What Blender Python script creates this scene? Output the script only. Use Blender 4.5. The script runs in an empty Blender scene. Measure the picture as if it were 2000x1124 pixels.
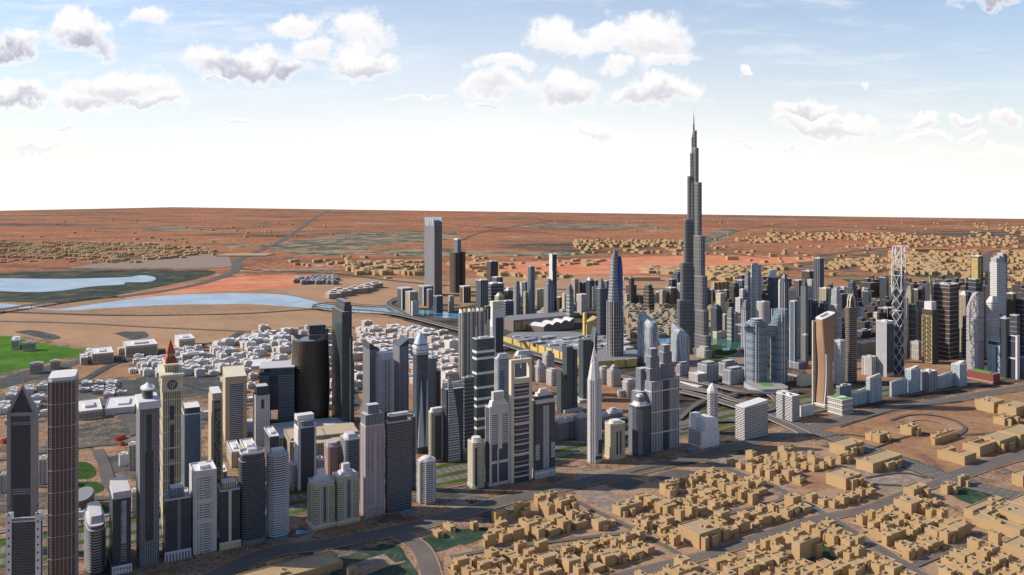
import bpy, math, random
from mathutils import Vector, geometry
R = math.radians
C = bpy.context.scene.collection
# ---------------------------------------------------------------- camera
CAMH, FPX, HOR = 550.0, 1600.0, 374.0      # camera height (m), focal length and horizon row (px of a 2000 px wide picture)
cam = bpy.data.objects.new('camera', bpy.data.cameras.new('camera')); C.objects.link(cam)
cam.location = (0, 0, CAMH); cam.rotation_euler = (R(90), 0, 0)
cam.data.sensor_width = 36; cam.data.lens = 36*FPX/2000
cam.data.shift_y = -(562-HOR)/2000
cam.data.clip_start = 5; cam.data.clip_end = 300000
bpy.context.scene.camera = cam
# ---------------------------------------------------------------- sun, exposure
SUN_EL, SUN_DIR = 34, (-1.0, 0.10)          # direction towards the sun on the ground
sl = bpy.data.lights.new('sun', 'SUN'); sl.energy = 4.9; sl.angle = R(.5); sl.color = (1, .88, .72)
so = bpy.data.objects.new('sun', sl); C.objects.link(so)
sv = Vector((SUN_DIR[0]*math.cos(R(SUN_EL)), SUN_DIR[1]*math.cos(R(SUN_EL)), math.sin(R(SUN_EL)))).normalized()
so.rotation_euler = sv.to_track_quat('Z', 'Y').to_euler(); so.location = (0, 0, 2000)
vs = bpy.context.scene.view_settings
vs.view_transform = 'Standard'; vs.look = 'None'; vs.exposure = 0.0; vs.gamma = 1.0; vs.use_curve_mapping = False
bpy.context.scene.cycles.max_bounces = 4
bpy.context.scene.cycles.diffuse_bounces = 2

# ---------------------------------------------------------------- node helpers
class NT:
    def __init__(s, nt): s.t = nt; s.n = nt.nodes; s.l = nt.links
    def node(s, typ, **kw):
        n = s.n.new(typ)
        for k, v in kw.items(): setattr(n, k, v)
        return n
    def _in(s, sock, v):
        if v is None: return
        if isinstance(v, bpy.types.NodeSocket): s.l.new(v, sock)
        else: sock.default_value = v
    def m(s, op, a, b=None, c=None, clamp=False):
        n = s.node('ShaderNodeMath', operation=op, use_clamp=clamp)
        for i, v in enumerate((a, b, c)): s._in(n.inputs[i], v)
        return n.outputs[0]
    def vm(s, op, a, b=None, out=0):
        n = s.node('ShaderNodeVectorMath', operation=op)
        s._in(n.inputs[0], a)
        if b is not None: s._in(n.inputs[3 if op == 'SCALE' else 1], b)
        return n.outputs[out]
    def mix(s, f, a, b, typ='MIX'):
        n = s.node('ShaderNodeMix', data_type='RGBA', blend_type=typ)
        s._in(n.inputs[0], f); s._in(n.inputs[6], col(a)); s._in(n.inputs[7], col(b))
        return n.outputs[2]
    def fmix(s, f, a, b):
        n = s.node('ShaderNodeMix', data_type='FLOAT')
        s._in(n.inputs[0], f); s._in(n.inputs[2], a); s._in(n.inputs[3], b)
        return n.outputs[0]
    def noise(s, vec, scale, detail=4, rough=.55, out=0, dist=0):
        n = s.node('ShaderNodeTexNoise'); s._in(n.inputs['Vector'], vec)
        n.inputs['Scale'].default_value = scale; n.inputs['Detail'].default_value = detail; n.inputs['Roughness'].default_value = rough
        n.inputs['Distortion'].default_value = dist
        return n.outputs[out]
    def step(s, v, a, b):
        n = s.node('ShaderNodeMapRange', interpolation_type='SMOOTHSTEP'); s._in(n.inputs[0], v)
        n.inputs[1].default_value = a; n.inputs[2].default_value = b
        return n.outputs[0]
    def ramp(s, f, stops):
        n = s.node('ShaderNodeValToRGB'); s._in(n.inputs[0], f); e = n.color_ramp.elements
        while len(e) < len(stops): e.new(.5)
        for i, (p, c_) in enumerate(stops): e[i].position = p; e[i].color = col(c_)
        return n.outputs[0]
def col(c):
    if isinstance(c, (tuple, list)) and len(c) == 3: return (c[0], c[1], c[2], 1)
    return c
def newmat(name):
    m = bpy.data.materials.new(name); m.use_nodes = True; t = NT(m.node_tree)
    b = m.node_tree.nodes['Principled BSDF']; return m, t, b

# ---------------------------------------------------------------- the sky: physical sky, a bright haze and clouds by direction
w = bpy.data.worlds.new('World'); bpy.context.scene.world = w; w.use_nodes = True
t = NT(w.node_tree); bg = w.node_tree.nodes['Background']
tc = t.node('ShaderNodeTexCoord'); D = tc.outputs['Generated']
sx = t.node('ShaderNodeSeparateXYZ'); t.l.new(D, sx.inputs[0]); X, Y, Z = sx.outputs
Zc = t.m('MAXIMUM', Z, .012)
cv = t.node('ShaderNodeCombineXYZ'); t.l.new(X, cv.inputs[0]); t.l.new(Y, cv.inputs[1]); t.l.new(Zc, cv.inputs[2])
sky = t.node('ShaderNodeTexSky', sky_type='NISHITA'); sky.sun_disc = False
sky.sun_elevation = R(SUN_EL); sky.sun_rotation = math.atan2(SUN_DIR[0], SUN_DIR[1]); sky.air_density = 1.3; sky.dust_density = .7; sky.ozone_density = 2.2
t.l.new(cv.outputs[0], sky.inputs[0])
Yc = t.m('MAXIMUM', Y, .08)
U = t.m('DIVIDE', X, Yc); V = t.m('DIVIDE', Zc, Yc)
uv = t.node('ShaderNodeCombineXYZ'); t.l.new(U, uv.inputs[0]); t.l.new(V, uv.inputs[1]); UV = uv.outputs[0]
STR = .105
K = 1/STR
SKYB = t.mix(1.0, sky.outputs[0], (1.03, 1.09, 1.30), 'MULTIPLY')
# whitish veil of air over the horizon, strongest before the camera
hz = t.m('EXPONENT', t.m('MULTIPLY', t.m('ABSOLUTE', t.m('SUBTRACT', U, -.02)), -.75))
lift = t.m('MULTIPLY', hz, t.m('EXPONENT', t.m('MULTIPLY', V, -8.0)))
lift = t.m('MULTIPLY', lift, 1.55, clamp=True)
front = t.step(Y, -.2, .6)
SKYB = t.vm('SCALE', SKYB, t.fmix(front, .62, 1.14))  # unseen sky behind the camera dimmed to weaken the ambient light
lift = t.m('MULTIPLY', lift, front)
c0 = t.mix(lift, SKYB, (1.10*K, 1.09*K, 1.09*K))
# thin high cirrus
st = t.node('ShaderNodeMapping'); st.inputs['Scale'].default_value = (3.0, 22, 1); st.inputs['Rotation'].default_value = (0, 0, R(-7)); t.l.new(UV, st.inputs[0])
ci = t.noise(st.outputs[0], 2.2, 7, .68, dist=.6)
ci2 = t.noise(UV, 3.1, 3)
cir = t.m('MULTIPLY', t.step(ci, .44, .74), t.step(ci2, .38, .58))
c0 = t.mix(t.m('MULTIPLY', cir, .55), c0, (1.0*K, 1.02*K, 1.06*K))
# cumulus: (x, y, rx, ry, shade) in px of the picture, turned into directions
CL = [(30,82,46,34,.8),(-10,90,60,30,.9),(160,62,62,44,.75),(290,32,52,22,.15),(475,120,135,34,.5),(560,132,60,20,.6),(590,42,50,24,.12),(612,92,40,26,.15),
      (708,64,62,40,.12),(715,118,80,24,.4),(20,185,72,28,.5),(235,178,115,38,.3),(170,200,80,24,.35),(290,205,90,18,.35),(985,122,68,18,.1),(960,165,60,26,.25),
      (1088,66,62,32,.1),(1180,80,52,30,.1),(1272,72,84,56,.22),(1198,122,38,22,.1),(1300,122,62,18,.15),(1105,172,82,36,.35),(1275,184,105,26,.35),
      (1446,131,14,7,.1),(1460,133,12,6,.1),(1690,168,11,10,.1),(1580,212,56,20,.35),(1600,238,110,22,.3),(1640,244,60,12,.3),(1805,235,42,14,.25),(1895,228,34,14,.25),(1803,262,62,9,.2),(1898,264,28,10,.2),
      (1978,234,34,16,.2),(1935,0,90,18,.7),(1160,258,60,16,.22),(950,205,44,6,.35),(455,226,40,6,.3),(60,290,90,14,.2),(130,264,36,6,.25),(1840,300,50,8,.1),(1960,300,60,10,.1),
      (1450,290,60,6,.2),(1550,292,40,5,.2),(420,155,30,6,.3),(820,190,60,6,.2)]
nz = t.noise(UV, 16, 8, .6, out=1)
nzv = t.vm('SUBTRACT', nz, (.5, .5, .5))
UVd = t.vm('ADD', UV, t.vm('SCALE', nzv, .075))
best, rel, shd = None, None, None
for (x, y, rx, ry, sh) in CL:
    q = t.vm('MULTIPLY', t.vm('SUBTRACT', UVd, ((x-1000)/FPX, (HOR-y)/FPX, 0)), (FPX/(rx*1.12), FPX/(ry*1.2), 0))
    d = t.m('SUBTRACT', 1.0, t.vm('LENGTH', q, out=1))
    sy = t.node('ShaderNodeSeparateXYZ'); t.l.new(q, sy.inputs[0]); r_ = sy.outputs[1]
    if best is None: best, rel, shd = d, r_, t.m('ADD', sh, 0.0)
    else:
        g = t.m('GREATER_THAN', d, best)
        rel = t.fmix(g, rel, r_); shd = t.fmix(g, shd, sh); best = t.m('SMOOTH_MAX', best, d, .12)
nz2 = t.noise(UV, 22, 10, .66)
den = t.m('ADD', best, t.m('MULTIPLY', t.m('SUBTRACT', nz2, .5), 2.0))
alpha = t.m('MULTIPLY', t.step(den, -.04, .5), t.fmix(lift, 1.0, .75))
under = t.step(t.m('ADD', rel, t.m('MULTIPLY', t.m('SUBTRACT', nz2, .5), 2.6)), .55, -.55)
under = t.m('MULTIPLY', under, t.step(den, .15, .6))
ccol = t.mix(t.m('MULTIPLY', under, t.m('MULTIPLY', shd, 1.8, clamp=True)), (1.10*K, 1.06*K, 1.04*K), (.46*K, .45*K, .58*K))
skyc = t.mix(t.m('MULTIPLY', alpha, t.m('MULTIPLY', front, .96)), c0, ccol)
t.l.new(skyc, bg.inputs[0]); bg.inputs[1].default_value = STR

# ---------------------------------------------------------------- materials
MATS = {}
def plain(name, c, rough=.75, metal=0, var=.12, scale=.08, emis=None):
    if name in MATS: return MATS[name]
    m, t, b = newmat(name)
    g = t.node('ShaderNodeNewGeometry').outputs['Position']
    n = t.noise(g, scale, 5, .6)
    f = t.m('MULTIPLY', t.m('SUBTRACT', n, .5), var*3)
    f = t.m('ADD', f, 1.0)
    cc = t.node('ShaderNodeCombineXYZ')
    for i in range(3): t.l.new(f, cc.inputs[i])
    t.l.new(t.vm('MULTIPLY', cc.outputs[0], c[:3]), b.inputs['Base Color'])
    b.inputs['Roughness'].default_value = rough; b.inputs['Metallic'].default_value = metal
    MATS[name] = m; return m
def facade(key, wall, glass, bay, floor, wu, wv, stag=0, rough=.35, metal=0.0, var=.5, spand=None, vvar=0.0, sand=.0):
    """wall with a grid of windows, on the mesh's own metre UVs"""
    if key in MATS: return MATS[key]
    m, t, b = newmat(key)
    uvn = t.node('ShaderNodeUVMap'); s = t.node('ShaderNodeSeparateXYZ'); t.l.new(uvn.outputs[0], s.inputs[0])
    v = t.m('DIVIDE', s.outputs[1], floor); fv = t.m('FLOOR', v)
    u = t.m('DIVIDE', s.outputs[0], bay)
    if stag: u = t.m('ADD', u, t.m('MULTIPLY', t.m('MODULO', fv, 2.0), stag))
    fu = t.m('FLOOR', u)
    du = t.m('ABSOLUTE', t.m('SUBTRACT', t.m('FRACT', u), .5)); dv = t.m('ABSOLUTE', t.m('SUBTRACT', t.m('FRACT', v), .5))
    inn = t.m('MULTIPLY', t.m('LESS_THAN', du, wu/2), t.m('LESS_THAN', dv, wv/2))
    wn = t.node('ShaderNodeTexWhiteNoise', noise_dimensions='2D'); cb = t.node('ShaderNodeCombineXYZ')
    t.l.new(fu, cb.inputs[0]); t.l.new(fv, cb.inputs[1]); t.l.new(cb.outputs[0], wn.inputs['Vector'])
    k = t.m('ADD', t.m('MULTIPLY', wn.outputs[0], var*2), 1-var)
    kk = t.node('ShaderNodeCombineXYZ')
    for i in range(3): t.l.new(k, kk.inputs[i])
    gl = t.vm('MULTIPLY', kk.outputs[0], glass)
    # soft weathering of the wall with height and place
    g = t.node('ShaderNodeNewGeometry').outputs['Position']
    n = t.noise(g, .03, 5, .65)
    wf = t.m('ADD', t.m('MULTIPLY', t.m('SUBTRACT', n, .5), .34), 1.0)
    ww = t.node('ShaderNodeCombineXYZ')
    for i in range(3): t.l.new(wf, ww.inputs[i])
    wl = t.vm('MULTIPLY', ww.outputs[0], wall)
    t.l.new(t.mix(inn, wl, gl), b.inputs['Base Color'])
    t.l.new(t.fmix(inn, .8, rough), b.inputs['Roughness']); b.inputs['Metallic'].default_value = metal
    bp = t.node('ShaderNodeBump'); bp.inputs['Strength'].default_value = .3; bp.inputs['Distance'].default_value = .3
    t.l.new(t.m('SUBTRACT', 1.0, inn), bp.inputs['Height']); t.l.new(bp.outputs[0], b.inputs['Normal'])
    MATS[key] = m; return m
# style: wall, glass, bay, floor, window share across, window share up, stagger
ST = {
 'dark': ((.085,.10,.125), (.045,.058,.08), 1.6, 3.8, .86, .80),
 'dark2': ((.13,.145,.17), (.04,.05,.07), 3.2, 3.8, .9, .66),
 'slate': ((.115,.135,.16), (.06,.075,.098), 6.0, 3.6, .97, .72),
 'teal': ((.055,.085,.095), (.05,.075,.085), 3.0, 7.5, .94, .96),
 'greyg': ((.27,.285,.32), (.055,.07,.095), 3.4, 3.6, .56, .62),
 'greyb': ((.30,.315,.355), (.06,.075,.10), 12., 3.6, .96, .5),
 'greyv': ((.31,.325,.37), (.07,.085,.12), 3.2, 3.6, .58, .9),
 'white': ((.68,.67,.68), (.09,.10,.13), 3.6, 3.6, .46, .5),
 'whiteb': ((.70,.69,.69), (.075,.085,.11), 14., 3.7, .93, .46),
 'whitev': ((.64,.65,.69), (.09,.10,.14), 3.0, 3.6, .5, .9),
 'cream': ((.64,.57,.42), (.085,.08,.08), 3.4, 3.6, .42, .5),
 'creamb': ((.66,.61,.48), (.085,.09,.09), 11., 3.5, .94, .45),
 'creamv': ((.60,.54,.40), (.08,.075,.07), 3.4, 3.6, .48, .9),
 'brown': ((.20,.155,.145), (.085,.07,.07), 2.6, 4.0, .78, .85),
 'brownd': ((.11,.09,.075), (.045,.04,.04), 2.4, 3.7, .66, .62),
 'bronze': ((.46,.29,.19), (.17,.11,.085), 2.4, 2.4, .5, .5),
 'pink': ((.47,.415,.435), (.09,.095,.13), 3.4, 3.5, .52, .52),
 'bluew': ((.56,.66,.72), (.07,.17,.23), 5.0, 4.4, .72, .6),
 'blueb': ((.30,.39,.48), (.05,.09,.14), 30., 3.7, .97, .6),
 'blue': ((.16,.22,.30), (.08,.13,.20), 2.4, 3.8, .85, .8),
 'check': ((.66,.66,.68), (.025,.028,.035), 9.0, 4.0, .80, .56, .5),
 'perf': ((.60,.585,.60), (.07,.065,.065), 3.0, 3.2, .6, .6, .37),
 'burj': ((.22,.22,.235), (.03,.034,.042), 2.1, 3.4, .62, .62),
 'office': ((.60,.57,.54), (.05,.05,.055), 6.0, 3.9, .72, .5),
 'offb': ((.55,.47,.36), (.05,.045,.045), 5.0, 4.0, .66, .62),
 'pinkw': ((.66,.56,.50), (.07,.055,.055), 6.0, 4.4, .55, .5),
 'house': ((.76,.74,.72), (.07,.065,.07), 6.0, 4.2, .55, .46),
 'grid': ((.50,.52,.56), (.05,.055,.07), 4.0, 4.0, .74, .74),
 'goldp': ((.62,.47,.20), (.40,.30,.12), 2.0, 9.0, .5, .9),
}
def sty(k):
    if k in MATS: return MATS[k]
    if k in ST:
        s = ST[k]; kw = {'var': .22, 'rough': .22 if k in ('dark', 'dark2', 'teal', 'slate', 'blue', 'blueb', 'burj', 'brownd', 'brown') else .4}
        if k not in ('dark', 'dark2', 'teal', 'slate', 'blue', 'blueb', 'burj', 'brownd', 'brown'): kw['var'] = .45
        return facade(k, *s, **kw)
    c, r, m = PL[k]; return plain(k, c, r, m)
PL = {
 'sail_glass': ((.30,.40,.50), .12, .35), 'mallroof': ((.22,.225,.245), .8, 0), 'roof': ((.54,.54,.57), .8, 0), 'roofw': ((.70,.69,.70), .8, 0), 'roofd': ((.24,.25,.28), .8, 0), 'white_paint': ((.76,.76,.78), .6, 0), 'cream_paint': ((.70,.64,.50), .7, 0),
 'grey_paint': ((.40,.42,.47), .6, 0), 'dark_paint': ((.07,.08,.10), .5, 0), 'steel': ((.50,.52,.56), .35, .6), 'gold': ((.62,.45,.14), .4, .5), 'tower_glass': ((.045,.06,.08), .15, 0),
 'yellow': ((.74,.52,.16), .7, 0), 'tanw': ((.46,.34,.22), .8, 0), 'redtile': ((.36,.07,.035), .6, 0), 'redwall': ((.26,.065,.05), .8, 0), 'blueglass': ((.03,.09,.33), .3, 0),
 'icewhite': ((.60,.70,.82), .3, .1), 'brownp': ((.24,.19,.18), .6, 0), 'lightp': ((.45,.37,.37), .5, 0), 'concrete': ((.33,.32,.32), .85, 0), 'asphaltp': ((.10,.10,.105), .9, 0),
 'greenroof': ((.10,.30,.06), .9, 0), 'pinkp': ((.50,.43,.46), .7, 0), 'tealp': ((.07,.10,.11), .35, 0), 'tan_face': ((.52,.42,.30), .75, 0), 'bandw': ((.68,.69,.73), .6, 0), 'bronzep': ((.135,.11,.09), .4, .3), 'offw': ((.66,.62,.60), .8, 0),
 'bronze_glass': ((.075,.06,.05), .3, 0), 'burj_trim': ((.32,.32,.34), .4, .2), 'palegold': ((.56,.46,.25), .5, .1), 'redm': ((.55,.10,.05), .6, 0), 'poolw': ((.10,.30,.42), .15, 0),
}

# ---------------------------------------------------------------- meshes
class MB:
    def __init__(s): s.v = []; s.f = []; s.uv = []; s.m = []
    def face(s, pts, uvs=None, mi=0):
        i = len(s.v); s.v += [tuple(p) for p in pts]; s.f.append(tuple(range(i, i+len(pts))))
        s.uv += uvs or [(p[0], p[1]) for p in pts]; s.m.append(mi)
    def loft(s, rings, cap=(1, 1), mi=0, ci=1):
        """rings: [(points, z or None)] from bottom up, same count"""
        R_ = []
        for pts, z in rings: R_.append([(p[0], p[1], z if z is not None else p[2]) for p in pts])
        n = len(R_[0]); us = [0]
        for i in range(n):
            a, b = R_[0][i], R_[0][(i+1) % n]; us.append(us[-1]+math.hypot(a[0]-b[0], a[1]-b[1]))
        if us[-1] < .01:
            us = [0]
            for i in range(n): a, b = R_[-1][i], R_[-1][(i+1) % n]; us.append(us[-1]+math.hypot(a[0]-b[0], a[1]-b[1]))
        base = len(s.v)
        for r in R_: s.v += r
        for k in range(len(R_)-1):
            for i in range(n):
                j = (i+1) % n; a, b = base+k*n, base+(k+1)*n
                s.f.append((a+i, a+j, b+j, b+i)); s.m.append(mi)
                s.uv += [(us[i], R_[k][i][2]), (us[i+1], R_[k][j][2]), (us[i+1], R_[k+1][j][2]), (us[i], R_[k+1][i][2])]
        if cap[1]:
            s.f.append(tuple(base+(len(R_)-1)*n+i for i in range(n))); s.m.append(ci); s.uv += [(p[0], p[1]) for p in R_[-1]]
        if cap[0]:
            s.f.append(tuple(base+n-1-i for i in range(n))); s.m.append(ci); s.uv += [(p[0], p[1]) for p in reversed(R_[0])]
        return s
    def prism(s, pts, z0, z1, mi=0, ci=1, top=None): return s.loft([(pts, z0), (top or pts, z1)], mi=mi, ci=ci)
    def box(s, x0, x1, y0, y1, z0, z1, mi=0, ci=None): return s.prism([(x0, y0), (x1, y0), (x1, y1), (x0, y1)], z0, z1, mi, mi if ci is None else ci)
    def bar(s, p, q, w, mi=0, w2=None):
        p, q = Vector(p), Vector(q); d = (q-p)
        if d.length < 1e-6: return s
        d.normalize(); up = Vector((0, 0, 1)) if abs(d.z) < .9 else Vector((1, 0, 0))
        a = d.cross(up).normalized(); b = a.cross(d).normalized(); w2 = w if w2 is None else w2
        r0 = [tuple(p+a*sx*w/2+b*sy*w/2) for sx, sy in ((-1, -1), (1, -1), (1, 1), (-1, 1))]
        r1 = [tuple(q+a*sx*w2/2+b*sy*w2/2) for sx, sy in ((-1, -1), (1, -1), (1, 1), (-1, 1))]
        return s.loft([(r0, None), (r1, None)], mi=mi, ci=mi)
    def build(s, name, mats, parent=None, kind=None, smooth=False):
        me = bpy.data.meshes.new(name); me.from_pydata(s.v, [], s.f)
        ul = me.uv_layers.new(name='UVMap'); flat = [c for p in s.uv for c in p]; ul.data.foreach_set('uv', flat)
        for k in (mats if isinstance(mats, (list, tuple)) else [mats]): me.materials.append(sty(k) if isinstance(k, str) else k)
        nm = len(me.materials); me.polygons.foreach_set('material_index', [min(i, nm-1) for i in s.m])
        if smooth: me.polygons.foreach_set('use_smooth', [True]*len(s.f))
        me.update()
        o = bpy.data.objects.new(name, me); C.objects.link(o)
        if parent: o.parent = parent
        if kind: o['kind'] = kind
        return o
def rect(a, b, cx=0, cy=0): return [(cx-a/2, cy-b/2), (cx+a/2, cy-b/2), (cx+a/2, cy+b/2), (cx-a/2, cy+b/2)]
def octa(a, b, c=.28, cx=0, cy=0):
    x, y, e = a/2, b/2, min(a, b)*c
    return [(cx+p, cy+q) for p, q in ((-x+e, -y), (x-e, -y), (x, -y+e), (x, y-e), (x-e, y), (-x+e, y), (-x, y-e), (-x, -y+e))]
def ell(a, b, n=28, cx=0, cy=0, e=1.0):
    def g(v): return math.copysign(abs(v)**e, v)
    return [(cx+a/2*g(math.cos(2*math.pi*i/n)), cy+b/2*g(math.sin(2*math.pi*i/n))) for i in range(n)]
def foot(shape, a, b):
    return {'box': lambda: rect(a, b), 'oct': lambda: octa(a, b), 'octs': lambda: octa(a, b, .14), 'round': lambda: ell(a, b), 'soft': lambda: ell(a, b, 32, e=.55)}[shape]()
def scalep(pts, s, sy=None): return [(p[0]*s, p[1]*(s if sy is None else sy)) for p in pts]
def grow(pts, d):
    out = []; n = len(pts)
    for i in range(n):
        p0, p, p1 = pts[i-1], pts[i], pts[(i+1) % n]
        def nrm(a, b):
            dx, dy = b[0]-a[0], b[1]-a[1]; l = math.hypot(dx, dy) or 1; return dy/l, -dx/l
        n0, n1 = nrm(p0, p), nrm(p, p1); bx, by = n0[0]+n1[0], n0[1]+n1[1]; k = bx*bx+by*by
        k = 2/k if k > .4 else 1
        out.append((p[0]+bx*d*k, p[1]+by*d*k))
    return out

def G(px, py):
    Y = CAMH*FPX/(py-HOR); return ((px-1000)/FPX*Y, Y)
A0 = 33.7
def setp(o, label=None, cat=None, group=None, kind=None):
    for k, v in (('label', label), ('category', cat), ('group', group), ('kind', kind)):
        if v: o[k] = v
    return o
def empty(name, loc, rz, label, cat, group=None):
    o = bpy.data.objects.new(name, None); C.objects.link(o); o.location = loc; o.rotation_euler = (0, 0, rz)
    o.empty_display_size = 10
    return setp(o, label, cat, group)

class T:
    """a building given by where its near bottom corner stands, its far left and right edges, base row and top row in the 2000 px picture"""
    def __init__(s, name, label, q, cat='tower', rot=A0, ratio=1.0, group=None, off=(0, 0)):
        xl, xc, xr, yb, yt = q; s.rot = R(rot)
        d1 = (math.cos(s.rot), math.sin(s.rot)); d2 = (-math.sin(s.rot), math.cos(s.rot))
        def solve(xc):
            P = G(xc, yb)
            def tt(xe, d):
                k = (xe-1000)/FPX; den = d[0]-k*d[1]
                return (k*P[1]-P[0])/den if abs(den) > .03 else 20
            return P, abs(tt(xr, d1)), abs(tt(xl, d2))
        if xc is None:
            lo, hi = xl+.02*(xr-xl), xr-.02*(xr-xl)
            for _ in range(40):
                mid = (lo+hi)/2; P, a, b = solve(mid)
                if a*ratio > b: lo = mid      # front face too wide: move the corner right
                else: hi = mid
            xc = (lo+hi)/2
        P, a, b = solve(xc)
        b = min(b, 4*a, 120); s.a, s.b, s.P = a, b, P
        s.m = P[1]/FPX; s.h = (yb-yt)*s.m; s.yb = yb; s.q = (xl, xc, xr, yb, yt)
        cx = P[0]+d1[0]*a/2+d2[0]*b/2; cy = P[1]+d1[1]*a/2+d2[1]*b/2
        s.root = empty(name, (cx, cy, 0), s.rot, label, cat, group)
        SOLID.append((cx, cy, max(a, b)*.6))
    def zz(s, py): return (s.yb-py)*s.m     # height of a picture row above this base
    def part(s, name, mb, mats, label=None, smooth=False, parent=None):
        o = mb.build(name, mats, parent or s.root, smooth=smooth)
        if label: o['label'] = label
        return o
    def body(s, style, shape='box', z0=0, z1=None, sa=1, sb=1, roof='roof', name='body', top=None):
        p = foot(shape, s.a*sa, s.b*sb); mb = MB().prism(p, z0, s.h if z1 is None else z1, top=top)
        o = s.part(name, mb, [style, roof]); s.fp = p; return o
    def bands(s, shape='box', step=7.2, proj=.8, th=1.2, z0=4, z1=None, mat='white_paint', sa=1, sb=1, name='floor_slats'):
        p = grow(foot(shape, s.a*sa, s.b*sb), proj); mb = MB(); z = z0; z1 = s.h if z1 is None else z1
        while z < z1-.5: mb.prism(p, z, z+th, ci=0); z += step
        return s.part(name, mb, mat)
    def fins(s, shape='box', step=6, w=.9, proj=.7, z0=0, z1=None, mat='white_paint', sa=1, sb=1, name='facade_ribs'):
        p = foot(shape, s.a*sa, s.b*sb); mb = MB(); z1 = s.h if z1 is None else z1
        n = len(p)
        for i in range(n):
            a, b = Vector(p[i]), Vector(p[(i+1) % n]); L = (b-a).length; k = max(1, round(L/step)); d = (b-a)/L; nn = Vector((d.y, -d.x))
            for j in range(k):
                c = a+d*(L*j/k); q0, q1 = c-d*w/2-nn*.3, c+d*w/2-nn*.3
                mb.prism([tuple(q0+nn*(proj+.3)), tuple(q1+nn*(proj+.3)), tuple(q1), tuple(q0)], z0, z1, ci=0)
        return s.part(name, mb, mat)
    def parapet(s, shape='box', z=None, hgt=2.2, mat='roof', sa=1, sb=1, w=1.0):
        """a low wall round the roof edge"""
        z = s.h if z is None else z; p = grow(foot(shape, s.a*sa, s.b*sb), .15); pi = grow(p, -w); mb = MB()
        n = len(p)
        for i in range(n):
            j = (i+1) % n; mb.prism([p[i], p[j], pi[j], pi[i]], z, z+hgt, ci=0)
        return s.part('parapet', mb, mat)
    def block(s, name, sa, sb, z0, z1, mats, cx=0, cy=0, shape='box', top=None, smooth=False):
        p = foot(shape, s.a*sa, s.b*sb); p = [(x+cx*s.a, y+cy*s.b) for x, y in p]
        tp = None
        if top is not None: tp = [(cx*s.a+(x-cx*s.a)*top, cy*s.b+(y-cy*s.b)*top) for x, y in p]
        return s.part(name, MB().prism(p, z0, z1, top=tp), mats, smooth=smooth)
    def panel(s, face, u0, u1, z0, z1, mat, proud=.5, name='facade_panel'):
        """a slab on the front (F) or left (L) face, u from the near corner outwards 0..1; the same on the face opposite"""
        for sg in (1, -1):
            mb = MB()
            if face == 'F': x0, x1 = -s.a/2+u0*s.a, -s.a/2+u1*s.a; y = s.b/2; mb.box(x0, x1, min(-sg*y, -sg*(y+proud)), max(-sg*y, -sg*(y+proud)), z0, z1)
            else: y0, y1 = -s.b/2+u0*s.b, -s.b/2+u1*s.b; x = s.a/2; mb.box(min(-sg*x, -sg*(x+proud)), max(-sg*x, -sg*(x+proud)), y0, y1, z0, z1)
            s.part(name, mb, mat)
    def spire(s, z0, z1, w=1.6, mat='steel', cx=0, cy=0):
        return s.part('spire', MB().bar((cx*s.a, cy*s.b, z0), (cx*s.a, cy*s.b, z1), w, w2=w*.2), mat)
    def dome(s, z0, r, hh, mat='roofw', n=16, cx=0, cy=0, name='dome', k=8):
        rings = [(ell(2*r*math.cos(i/k*math.pi/2)+.02, 2*r*math.cos(i/k*math.pi/2)+.02, n, cx*s.a, cy*s.b), z0+hh*math.sin(i/k*math.pi/2)) for i in range(k+1)]
        return s.part(name, MB().loft(rings, ci=0), mat, smooth=True)
    def rooftop(s, mat='roof', seed=0, z=None, sc=1.0):
        """lift housing and plant on the roof"""
        r = random.Random(seed or s.q[0]); z = s.h if z is None else z; mb = MB()
        w, d = s.a*r.uniform(.3, .5)*sc, s.b*r.uniform(.3, .5)*sc
        mb.box(-w/2, w/2, -d/2, d/2, z-.3, z+r.uniform(3, 6))
        return s.part('lift_housing', mb, mat)
SOLID = []

ORD = ['nearest', 'second nearest', 'third nearest', 'fourth nearest', 'fifth nearest', 'sixth nearest', 'seventh nearest', 'eighth nearest', 'ninth nearest', 'tenth nearest', 'eleventh nearest', 'twelfth nearest', 'thirteenth nearest', 'fourteenth nearest', 'fifteenth nearest', 'sixteenth nearest', 'seventeenth nearest']
def label_all(items, marks):
    """items: (x, y, noun); returns a label for each from the landmark it stands nearest to"""
    mk = [(*G(*p), s_) for p, s_ in marks]; D = {}
    for i, (x, y, noun) in enumerate(items):
        k = min(mk, key=lambda m_: (m_[0]-x)**2+(m_[1]-y)**2); D.setdefault((noun, k[2]), []).append((math.hypot(k[0]-x, k[1]-y), i))
    out = {}
    for (noun, mk_), L in D.items():
        L.sort()
        for j, (d_, i) in enumerate(L): out[i] = f'{noun}, only one near {mk_}' if len(L) == 1 else f'{noun}, {ORD[j]} such to {mk_}' if j < 15 else f'{noun}, farther from {mk_}'
    return out
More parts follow.
